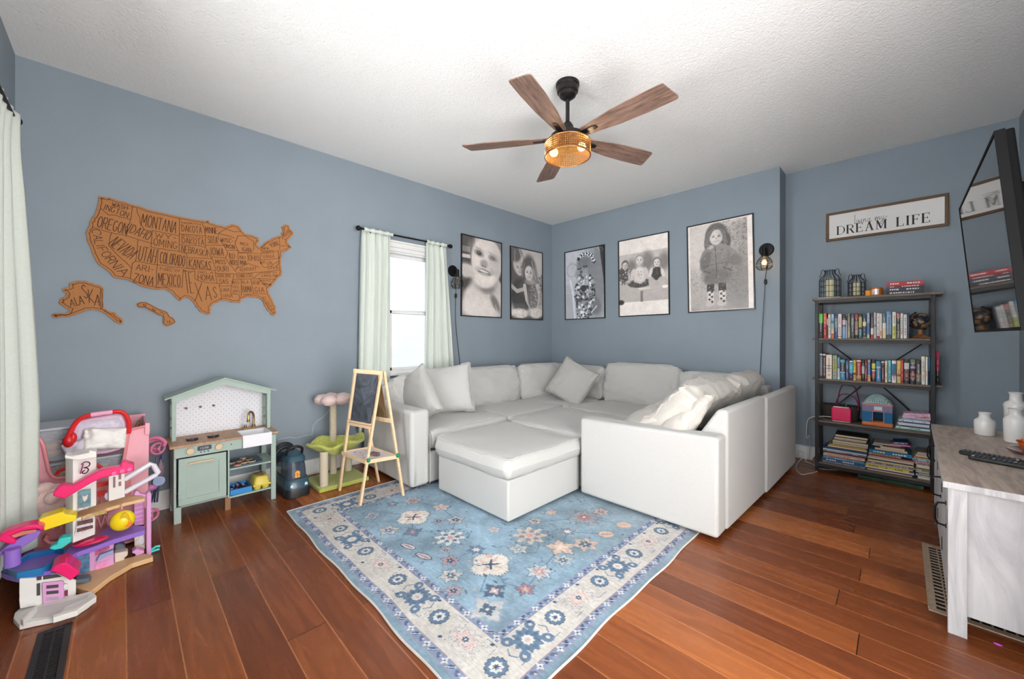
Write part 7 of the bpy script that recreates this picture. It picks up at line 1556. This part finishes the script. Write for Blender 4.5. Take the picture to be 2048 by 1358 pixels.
# lower left house with lilac gate
plate('ground_inset', [(262,1235),(432,1092),(560,1075),(860,1005),(1015,945),(985,1000),(740,1100),(680,1165),(590,1205)], .0232, .003, mat('off_white_step_top', (206, 204, 200), .5, bump=.1, bs=200), dh, q3, bevel=0)
lh = slab('lower_wall', [(218,780),(415,770),(640,720),(860,800),(858,1015),(720,1060),(465,1078),(300,1055),(216,1040)], -2.56, .012, WPL, dh, q3)
slab('side_block', [(218,1040),(465,1078),(400,1085),(225,1120)], -2.555, .03, WPL, dh, q3)
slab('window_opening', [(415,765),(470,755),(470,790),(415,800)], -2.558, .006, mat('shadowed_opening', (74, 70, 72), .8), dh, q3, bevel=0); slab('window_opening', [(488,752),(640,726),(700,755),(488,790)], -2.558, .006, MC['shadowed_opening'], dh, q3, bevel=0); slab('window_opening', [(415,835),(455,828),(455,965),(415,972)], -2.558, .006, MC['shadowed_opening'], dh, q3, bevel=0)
gt = slab('gate', [(475,830),(700,805),(724,812),(724,1050),(484,1076)], -2.548, .010, LIL, dh, q3)
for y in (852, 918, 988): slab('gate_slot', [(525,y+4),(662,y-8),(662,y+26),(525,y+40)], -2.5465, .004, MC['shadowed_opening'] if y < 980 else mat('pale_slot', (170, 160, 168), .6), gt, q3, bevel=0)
slab('house_number', [(732,915),(768,905),(768,972),(732,978)], -2.548, .003, mat('plum_plate', (136, 36, 70), .4), dh, q3, bevel=.0005)
slab('door_lamp', [(725,840),(765,838),(765,875),(735,900),(718,885)], -2.545, .012, WPL, dh, q3)
slab('lower_roof', [(565,688),(620,640),(690,608),(752,597),(900,702),(900,722),(797,802),(690,735)], -2.50, .11, MAG, dh, q3, bevel=.004)
# first floor: purple deck and balcony pool
plate('purple_deck', [(70,552),(205,520),(450,400),(520,330),(560,300),(600,330),(860,310),(985,318),(985,372),(600,488),(150,648),(0,742),(-40,700)], .175, .022, PUR, dh, q4)
plate('balcony_floor', [(60,735),(200,770),(560,690),(850,545),(790,470),(560,430),(300,470),(60,640),(-60,660)], .150, .02, PUR, dh, q3)
rim = [(30,655),(190,712),(480,655),(750,500),(760,440),(640,425),(320,490),(210,560),(60,600)]
P = [AZ(*q3(*p), .172) for p in rim]; c = sum(P, Vector())/len(P); mb = MB(); n = len(P)
I_ = [c+(p-c)*.90 for p in P]; dn = Vector((0, 0, -.030))
mb.add(P+I_+[p+dn for p in P]+[p+dn*.9 for p in I_], [(i, (i+1) % n, n+(i+1) % n, n+i) for i in range(n)]+[(i, 2*n+i, 2*n+(i+1) % n, (i+1) % n) for i in range(n)]+[(n+i, n+(i+1) % n, 3*n+(i+1) % n, 3*n+i) for i in range(n)]+[[3*n+i for i in range(n)]])
build(mb, 'pool', BLUW, dh)
slab('pool_slide', [(550,440),(600,405),(640,395),(655,345),(690,322),(808,305),(803,365),(700,438),(620,456)], -2.56, .05, AQU, dh, q3, bevel=.004)
slab('deck_ornament', [(205,1068+0),(0,0),(0,0)], -2.6, .01, MAG, dh, q3) if 0 else None
build(MB().cyl(AX(*q3(140,630), -2.53), AX(*q3(140,440), -2.53), .022, n=24), 'spiral_column', PUR, dh)
slab('spiral_slide', [(-30,510),(0,470),(90,400),(200,330),(320,270),(420,228),(455,232),(462,262),(400,330),(280,410),(120,480),(0,520),(-30,560)], -2.55, .09, PUR, dh, q3, bevel=.006)
slab('spiral_rim', [(-30,330),(0,285),(90,240),(250,190),(400,165),(492,190),(495,236),(455,232),(420,215),(250,240),(110,296),(180,345),(182,378),(120,396),(40,372),(-30,350)], -2.53, .07, MAG, dh, q3, bevel=.005)
slab('slide_floor', [(100,300),(250,240),(410,222),(410,250),(250,290),(120,330)], -2.545, .05, mat('translucent_coral', (226, 140, 120), .3, trans=.2), dh, q3)
slab('upper_slide', [(400,160),(440,128),(440,112),(470,96),(690,26),(715,24),(735,48),(760,52),(862,62),(866,116),(500,236),(490,198)], -2.58, .075, YEL, dh, q3, bevel=.004)
# cooker / kitchen panels between ground and deck
pk = slab('kitchen_panel', [(110,700),(300,632),(440,590),(600,530),(605,830),(350,905),(165,950),(150,900)], -2.74, .02, LIL, dh, q4)
slab('window_print', [(128,712),(305,655),(305,880),(160,925),(128,850)], -2.736, .003, mat('blue_window_print', (90, 126, 160), .4, var=.4, vs=60), pk, q4, bevel=0)
slab('oven_window', [(372,612),(548,560),(548,600),(372,690)], -2.736, .003, mat('rosy_print', (190, 90, 130), .4, var=.3, vs=60), pk, q4, bevel=0); slab('oven_shelf', [(378,775),(430,680),(600,618),(600,668),(500,700)], -2.715, .03, mat('pale_blue_tray', (150, 166, 206), .3), pk, q4); slab('oven_front', [(372,790),(548,735),(548,830),(372,872)], -2.736, .003, mat('pale_pink_print', (230, 150, 196), .4, var=.15, vs=90), pk, q4, bevel=0)
# furniture
slab('bench', [(132,990),(300,965),(320,1000),(290,1045),(240,1065),(240,1030),(132,1030)], -2.62, .05, mat('slate_grey_plastic', (96, 104, 116), .5), dh, q4, bevel=.003)
slab('bathtub', [(608,660),(760,632),(778,650),(772,690),(735,712),(732,760),(612,812)], -2.76, .05, mat('cream_plastic', (222, 206, 192), .45), dh, q4, bevel=.004)
slab('cooking_pot', [(610,560),(660,538),(720,550),(746,590),(742,622),(700,642),(612,648)], -2.80, .06, MC['slate_grey_plastic'], dh, q4, bevel=.006)
slab('washstand', [(828,640),(880,608),(975,628),(980,655),(925,680),(925,700),(870,695),(868,668),(828,656)], -2.77, .05, LIL, dh, q4, bevel=.003)
slab('mirror_panel', [(855,400),(980,385),(985,605),(860,600)], -2.83, .006, mat('cream_floral_print', (206, 196, 176), .5, var=.4, vs=50), dh, q4, bevel=0)
slab('mirror', [(903,480),(925,445),(955,442),(975,470),(978,510),(960,545),(925,545),(905,520)], -2.826, .004, mat('silver_mirror_print', (206, 206, 216), .2), dh, q4, bevel=0)
e = MB(); e.ell(AX(*q4(322,497), -2.66)+Vector((0, 0, -.004)), (.036, .058, .011), 24, 10); build(e, 'round_rug', mat('glossy_magenta', (206, 18, 84), .2, coat=.5), dh)
# tower
def tower(name, ul, uk, ur, xl, xk, xr, vt, vb, xm=None, th=.012):
    a, b, c = AX(ul, vt, xl), AX(uk, vt, xk), AX(ur, vt, xr); zt = AX(uk, vt, xk).z; zb = AX(uk, vb, xk).z
    for p in (a, b, c): p.z = zb
    d = Vector((-.055, .0, 0)); return build(MB().prism([a, b, c, c+d, a+d*.6], (0, 0, zt-zb)), name, WPL, dh, bevel=.002)
tower('tower', 131, 146, 192.5, -2.70, -2.645, -2.685, 911, 1026)
tower('tower_base', 131, 146, 190, -2.70, -2.645, -2.685, 1040, 1086)
slab('tower_cap', [(508,150),(625,170),(700,150),(862,112),(862,80),(968,96),(972,180),(700,222),(622,210),(512,196)], -2.635, .07, WPL, dh, q2, bevel=.002)
bl = MB(); bq = lambda x, y: AX(*q2(x, y), -2.628)
for pts in ([(738,418),(758,350),(778,282)], [(752,285),(800,250),(855,250),(876,278),(850,315),(790,332)], [(790,332),(845,342),(850,375),(815,412),(768,412),(775,385),(800,372)]):
    bl.strip(cord_line([bq(*p) for p in pts], 4), .0042, (1, 0, 0), .0008)
build(bl, 'script_letter_b', mat('plum_magenta_print', (170, 20, 110), .4), dh, smooth=False, recalc=False)
ar = slab('window_print', [(706,690),(760,662),(890,642),(890,905),(820,940),(706,962)], -2.640, .003, mat('teal_grey_window_print', (104, 140, 150), .4, var=.35, vs=45), dh, q2, bevel=0)
slab('flower_sprite', [(765,740),(800,752),(850,722),(835,790),(800,828),(775,800)], -2.6385, .002, mat('pale_pink_print2', (226, 206, 206), .5, var=.2, vs=60), ar, q2, bevel=0)
slab('window_box_print', [(706,930),(880,892),(880,915),(706,958)], -2.638, .003, mat('pink_flower_print', (206, 176, 180), .5, var=.5, vs=160), ar, q2, bevel=0)
ov = slab('oven_print', [(690,1112),(922,1066),(922,1243),(650,1330)], -2.640, .003, mat('white_stove_print', (206, 196, 200), .4, var=.25, vs=120), dh, q2, bevel=0)
for pts in ([(690,1120),(922,1072),(922,1130),(690,1185)], [(850,240+900),(0,0),(0,0)][:0] or [(686,1225),(922,1170),(922,1215),(686,1280)]): slab('oven_opening', pts, -2.6385, .002, mat('dark_food_print', (92, 62, 60), .5, var=.6, vs=110), ov, q2, bevel=0)
sr = slab('magenta_slide', [(335,745),(345,690),(390,635),(470,590),(620,600),(800,495),(1000,385),(1100,355),(1325,320),(1335,255),(1370,238),(1525,285),(1522,382),(1240,445),(1060,480),(900,555),(500,792)], -2.60, .055, MAG, dh, q2, bevel=.004)
for x, y in ((1190,405),(1310,370),(1420,345)): slab('slide_block', [(x,y),(x+40,y-20),(x+72,y-12),(x+72,y+28),(x+30,y+48),(x,y+38)], -2.594, .01, mat('light_magenta', (236, 90, 150), .4), sr, q2, bevel=.001)
# middle floor
plate('middle_floor', [(650,998),(780,940),(965,880),(1200,800),(1500,735),(1680,760),(1680,782),(1400,845),(1125,925),(1080,952),(1000,978),(860,1010),(775,1048),(690,1042)], .322, .016, TANP, dh, q2)
slab('name_plate', [(925,1018),(1110,972),(1125,985),(1125,1000),(925,1042)], -2.632, .004, mat('gold_print_plate', (176, 150, 80), .5, var=.4, vs=120), dh, q2, bevel=0)
wt = slab('white_wing', [(1150,470),(1180,452),(1385,420),(1388,760),(1150,826)], -2.73, .03, WPL, dh, q2)
for a in ([(1215,470),(1250,462),(1250,620),(1215,625)], [(1295,432),(1335,425),(1335,500),(1295,505)], [(1295,540),(1335,532),(1335,598),(1295,602)]): slab('window_opening', a, -2.7285, .004, mat('dusky_pink_opening', (150, 110, 116), .6), wt, q2, bevel=0)
slab('round_door', [(1085,760),(1100,715),(1148,690),(1148,815),(1110,805)], -2.76, .02, mat('pale_lilac_plastic', (196, 190, 214), .4), dh, q2)
lp = MB(); L3 = lambda x, y: AX(*q2(x, y), -2.80)
lp.tube([L3(1385,505), L3(1765,275), L3(1810,300), L3(1872,405), L3(1840,440), L3(1385,690)], .0125, 10); build(lp, 'white_loop_rail', mat('lavender_white_plastic', (222, 220, 232), .35, coat=.2), dh)
# right column
rc = slab('end_column', [(1700,715),(1740,690),(1776,712),(1776,1640),(1700,1652)], -2.79, .05, LIL, dh, q2, bevel=.004)
slab('column_finial', [(1522,730),(1535,690),(1560,670),(1590,685),(1605,715),(1700,725),(1700,760),(1522,740)], -2.80, .03, LIL, dh, q2, bevel=.003)
cs = slab('bookshelf_panel', [(1525,835),(1672,800),(1672,1165),(1525,1180)], -2.84, .02, LIL, dh, q2)
for y in (870, 930, 1000, 1060, 1110): slab('shelf_figure', [(1540,y+10),(1600,y-6),(1655,y-18),(1655,y+20),(1600,y+32),(1540,y+46)], -2.838, .012, mat('deeper_lilac', (200, 132, 190), .4), cs, q2, bevel=.002)
hc_ = AX(245, 1041, -2.70); mb = MB(); mb.ell(hc_, (.036, .046, .048), 22, 14); hg = build(mb, 'hanging_chair', YEL, dh)
slab('chair_seat', [(1345,1145),(1400,1130),(1480,1120),(1500,1165),(1450,1195),(1380,1200)], -2.668, .012, mat('orange_seat', (236, 120, 30), .4), hg, q2, bevel=.002); slab('chair_opening', [(1310,1085),(1350,1010),(1400,985),(1440,1030),(1490,1130),(1400,1130),(1345,1145)], -2.668, .008, mat('deep_yellow', (214, 170, 16), .5), hg, q2, bevel=.002)
build(MB().cyl(AX(244, 1019, -2.70), AX(243, 1008, -2.70), .003, n=8), 'chair_hook', TANP, hg)
build(MB().tube([AX(302, 1100, -2.80), AX(312, 1093, -2.80), AX(320, 1092, -2.80)], .006, 8).tube([AX(302, 1104, -2.80), AX(312, 1100, -2.80), AX(319, 1098, -2.80)], .006, 8), 'aqua_clip', AQU, dh)

# big pink toy bin with a scooped front, behind the dollhouse
bn_ = thing('toy_bin', (-3.16, -.12, 0), 'large soft pink plastic toy bin with a scooped front against the left wall', 'toy bin')
xb = -2.99
out = [(66,1062),(66,877),(79,876),(84,884),(95,940),(100,950),(112,957),(240,940),(247,925),(256,866),(262,858),(299,849),(296,1000),(292,1042),(180,1056)]
slab('front_panel', out, xb, .014, PNK, bn_, bevel=.004)
mb = MB(); mb.tube([AX(*p, xb+.004) for p in [(66,878),(79,878),(86,890),(97,942),(104,953),(114,957),(240,940),(247,925),(256,868),(263,859),(299,850)]], .0075, 8); build(mb, 'rolled_rim', mat('deeper_pink_rim', (222, 140, 146), .4), bn_)
y0b, y1b = AX(66, 900, xb).y, AX(296, 1000, xb).y; zt = AX(299, 849, xb).z
build(MB().box(-3.36, xb-.014, y1b-.012, y1b, .02, zt).box(-3.36, xb-.014, y0b, y0b+.012, .02, zt-.06), 'side_wall', PNK, bn_, bevel=.003)
build(MB().box(-3.37, -3.358, y0b, y1b, .02, zt+.01), 'back_wall', PNK, bn_, bevel=.003); build(MB().box(-3.358, xb-.014, y0b+.012, y1b-.012, .012, .024), 'bottom', PNK, bn_)
slab('corner_handle', [(290,846),(300,846),(300,866),(296,872),(289,868)], xb+.012, .03, PNK, bn_, bevel=.003)
def clear_box(x0, x1, y0, y1, z0, z1, label, bits, seed, lid=True):
    r = thing('storage_box', ((x0+x1)/2, (y0+y1)/2, z0), label, 'storage box', 'clear plastic storage boxes in the pink bin'); t = .003
    build(MB().box(x0, x1, y0, y1, z0, z0+t).box(x1-t, x1, y0, y1, z0+t, z1).box(x0, x0+t, y0, y1, z0+t, z1).box(x0+t, x1-t, y0, y0+t, z0+t, z1).box(x0+t, x1-t, y1-t, y1, z0+t, z1), 'clear_tub', CLEAR, r, bevel=.0015)
    build(MB().box(x0-.008, x1+.008, y0-.008, y1+.008, z1, z1+.012), 'lid', mat('frosted_clear_lid', (206, 210, 216), .3, alpha=.75, var=.03), r, bevel=.004)
    mb = MB(); rr = random.Random(seed)
    for i in range(60): mb.ell((rr.uniform(x0+.03, x1-.03), rr.uniform(y0+.025, y1-.025), z0+.012+rr.uniform(.01, (z1-z0)*.72)), (rr.uniform(.015, .03), rr.uniform(.012, .028), rr.uniform(.008, .018)), 8, 6, rr.randrange(len(bits)), bump=.4, seed=i)
    build(mb, 'small_toys', [mat('toy_%d_%d_%d' % b, b, .5) for b in bits], r, kind='stuff'); return r
BITS = [(206, 150, 60), (44, 34, 44), (150, 60, 66), (150, 156, 176), (190, 110, 90), (206, 196, 190), (70, 96, 140), (96, 70, 60)]
clear_box(-3.33, -3.08, -.335, -.19, .505, .665, 'clear lidded box of mixed small toys, top left of the pink bin', BITS, 1)
clear_box(-3.33, -3.04, -.33, .055, .395, .490, 'clear lidded box in the middle of the pink bin under the toy carrier', [(60, 70, 74), (96, 104, 100), (214, 180, 30), (80, 84, 90)], 2)
clear_box(-3.33, -3.04, -.33, .055, .27, .375, 'lower clear box of plum and green toys inside the pink bin', [(104, 44, 92), (86, 40, 80), (40, 140, 90), (60, 50, 60)], 3)
clear_box(-3.33, -3.04, -.33, .055, .03, .25, 'bottom clear box of dark toys inside the pink bin', [(60, 50, 60), (90, 40, 40)], 4)
# red hexagonal toy handle poking from the bin
hx = MB()
hx.tube([AX(*q1(*p), -2.965) for p in [(415,1100),(450,1045),(548,1000),(800,930),(1050,940),(1165,1010),(1050,1040)]], .008, 8)
build(hx, 'toy_hoop', REDP, None, label='red angular toy hoop hanging behind the white tower of the dollhouse', cat='toy')
# doll carrier basket with red handle
dc = thing('doll_carrier', (-3.02, -.07, .5), 'toy baby carrier with red arched handle and white floral bedding atop the pink bin', 'doll carrier')
FLR = mat('white_floral_bedding', (214, 206, 220), .9, var=.12, vs=45, bump=.15, bs=60); WHC = mat('white_crumpled_blanket', (232, 230, 226), .9, var=.03, bump=.3, bs=36)
body = [(605,720),(625,775),(700,785),(900,770),(1200,745),(1400,690),(1510,600),(1530,520),(1520,400),(1500,250),(1440,165),(1350,160),(1000,215),(800,260),(740,320),(715,420),(700,560),(640,640)]
P = [AX(*q1(*p), -3.00) for p in body]; c = sum(P, Vector())/len(P); n = len(P); mb = MB(); k = Vector((-.10, 0, -.01))
rings = [[c+(p-c)*s+k*d for p in P] for s, d in ((1.0, 0), (1.02, .06), (.9, .7), (.6, 1.0))]; loft(mb, [[tuple(p) for p in r_] for r_ in rings], cap0=False); build(mb, 'carrier_shell', mat('pale_pink_shell', (228, 176, 196), .4), dc, sharp=60)
mb = MB(); loft(mb, [[tuple(c+(p-c)*s+k*d) for p in P] for s, d in ((.99, -.02), (.93, -.04), (.86, .12), (.6, .25), (.2, .28))], cap0=False); build(mb, 'bedding', FLR, dc, sharp=80)
mb = MB(); mb.tube([tuple(p) for p in P], .006, 8, closed=True); build(mb, 'shell_rim', mat('pink_print_rim', (226, 170, 200), .4), dc)
mb_, _, _ = cushion_mb(.155, .10, .055, frame(AX(*q1(1180, 530), -2.985), (1, 0, .25), (0, .12, 1)), edge=.35, n=22, seed=71, wr=.012, fw=16); build(mb_, 'blanket', WHC, dc, sharp=80, sub=1)
mb_, _, _ = cushion_mb(.11, .07, .05, frame(AX(*q1(800, 660), -2.985), (1, 0, .25), (0, -.3, 1)), edge=.35, n=16, seed=72, wr=.010, fw=16); build(mb_, 'folded_bedding', FLR, dc, sharp=80, sub=1)
hp = [(600,620),(595,540),(650,400),(740,260),(850,190),(960,155)]; hp2 = [(1300,110),(1420,105),(1500,150),(1550,250),(1560,360),(1550,450)]
h1 = cord_line([AX(*q1(*p), -2.975) for p in hp], 5); h2 = cord_line([AX(*q1(*p), -2.975) for p in hp2], 5)
hd = build(MB().tube(h1+h2, [.014]*5+[.0108]*(len(h1)+len(h2)-5), 10), 'carrier_handle', REDP, dc); build(MB().tube([h1[-1], h2[0]], .0122, 12), 'grip', mat('pale_pink_grip', (228, 160, 190), .5), hd)
build(MB().ell(AX(*q1(610, 570), -2.97), (.02, .022, .032), 14, 10).ell(AX(*q1(680, 520), -2.972), (.016, .014, .028), 14, 10), 'handle_hub', REDP, hd)
# leafy hair band at the right rim of the bin
mb = MB()
for a in ((1660,335,1700,250,1740,240), (1700,350,1735,240,1760,250), (1720,340,1760,260,1772,330)): mb.tube([AX(*q1(a[i], a[i+1]), -3.15) for i in (0, 2, 4)], .003, 6)
build(mb, 'toy_ring', mat('olive_plastic', (104, 100, 60), .5), None, label='olive toy ring poking from the right end of the pink bin', cat='toy')
# plush animal and red-railed doll bed below
pl = thing('plush_toy', (-2.9, -.32, .30), 'pale pink plush animal sitting between the curtain and the dollhouse tower', 'plush toy')
PLU = mat('pale_pink_fur', (222, 190, 184), .95, var=.08, vs=80, bump=.6, bs=220, sheen=.4)
build(MB().ell(AX(92, 1000, -2.92), (.06, .075, .075), 24, 16, bump=.1).ell(AX(86, 976, -2.90), (.035, .038, .025), 18, 12, bump=.1, seed=4), 'plush_body', PLU, pl); build(MB().ell(AX(104, 996, -2.865), (.03, .028, .03), 14, 10, bump=.1, seed=7), 'plush_snout', PLU, pl)
db = thing('doll_bed', (-2.93, -.18, 0), 'toy doll bed with red scalloped rails and pink lattice behind the dollhouse', 'doll bed')
mb = MB(); n = 15
for k in range(n):
    u0 = 72+(214-72)*k/n; u1 = 72+(214-72)*(k+1)/n; v0 = 1018-33*k/n; v1 = 1018-33*(k+1)/n
    mb.prism([AX(u0, v0-4, -2.90), AX(u1, v1-4, -2.90), AX(u1, v1+3, -2.90), AX((u0+u1)/2, (v0+v1)/2+7, -2.90), AX(u0, v0+3, -2.90)], (-.012, 0, 0))
build(mb, 'scalloped_rail', REDP, db, smooth=False)
mb = MB()
for k in range(9):
    u = 74+16*k; mb.strip([AX(u, 1058-.2*k, -2.905), AX(u+16, 1030-.23*(u-72)+.0, -2.905)], .004, (1, 0, 0), .004); mb.strip([AX(u+16, 1055-.2*k, -2.905), AX(u, 1030-.23*(u-72), -2.905)], .004, (1, 0, 0), .004)
build(mb, 'lattice_side', mat('dusty_pink_lattice', (206, 150, 154), .5), db, smooth=False)
slab('lower_panel', [(72,1050),(215,1025),(215,1080),(72,1110)], -2.93, .012, mat('dusky_rose_plastic', (176, 104, 108), .5), db); slab('lower_panel', [(192,970),(262,955),(262,1000),(192,1040)], -2.935, .02, mat('muted_coral_plastic', (206, 130, 126), .5), db)
slab('upper_rail', [(192,967),(218,962),(218,970),(192,976)], -2.90, .012, REDP, db); mb = MB().tube([AX(u, v, -2.88) for u, v in ((96,1070),(90,1078),(98,1086),(125,1084),(132,1074))], .008, 8); build(mb, 'curved_foot', MC['dusky_rose_plastic'], db)
for y in (-.30, .08): build(MB().box(-2.945, -2.925, y, y+.02, 0.0005, .2), 'post', MC['dusky_rose_plastic'], db)
# folded doll stroller
ds_ = thing('doll_stroller', (-3.25, .10, 0), 'folded pink doll stroller with dark tubes leaning on the left wall by the play kitchen', 'doll stroller')
TB = mat('dark_blue_tube', (56, 62, 92), .35, metal=.4); WH = mat('dusty_rose_wheel', (200, 112, 146), .45)
def wheel(u, v, x, R, name='wheel'):
    c = AX(u, v, x); mb = MB(); Q = Matrix.Rotation(math.radians(90), 3, 'Y'); Q = Matrix.Rotation(math.radians(15), 3, 'Z') @ Q
    mb.tube([c+Q @ Vector((R*math.cos(2*PI*i/28), R*math.sin(2*PI*i/28), 0)) for i in range(28)], R*.20, 8, closed=True); mb.cyl(c-Q @ Vector((0, 0, .012)), c+Q @ Vector((0, 0, .012)), R*.24, n=14)
    for k in range(3): a = 2*PI*k/3+.4; mb.tube([c, c+Q @ Vector((R*math.cos(a), R*math.sin(a), 0))], R*.14, 6)
    return build(mb, name, WH, ds_)
wheel(316, 897, -3.20, .032); wheel(306, 893, -3.25, .034); wheel(302, 1030, -3.20, .034)
build(MB().tube(cord_line([AX(294, 885, -3.2), AX(303, 877, -3.19), AX(318, 876, -3.18), AX(330, 884, -3.18), AX(328, 892, -3.18)]), .010, 8), 'mudguard', WH, ds_)
mb = MB()
for a in (((314,912),(305,966),(300,1004)), ((322,910),(316,948),(303,1005)), ((313,965),(309,1000),(309,1004)), ((326,908),(318,960),(314,1004))): mb.tube([AX(*p, -3.22+.01*(i % 2)) for i, p in enumerate(a)], .0048, 8)
build(mb, 'frame_tube', TB, ds_)
build(MB().cyl(AX(318, 962, -3.20), AX(318, 962, -3.18), .028, n=18), 'hinge_joint', mat('steel_blue_plastic', (116, 136, 172), .4), ds_); build(MB().ell(AX(303, 975, -3.20), (.015, .03, .02), 12, 8), 'lilac_joint', mat('mauve_plastic', (176, 112, 160), .4), ds_)
cl = MB().add([AX(*p, x) for p, x in (((322,915),-3.22), ((329,935),-3.20), ((330,950),-3.21), ((325,962),-3.22), ((318,950),-3.20), ((318,930),-3.19))], [(0, 1, 2, 3, 4, 5)]); o = build(cl, 'seat_fabric', mat('grey_pink_mesh_fabric', (136, 116, 130), .9), ds_); s = o.modifiers.new('t', 'SOLIDIFY'); s.thickness = .006
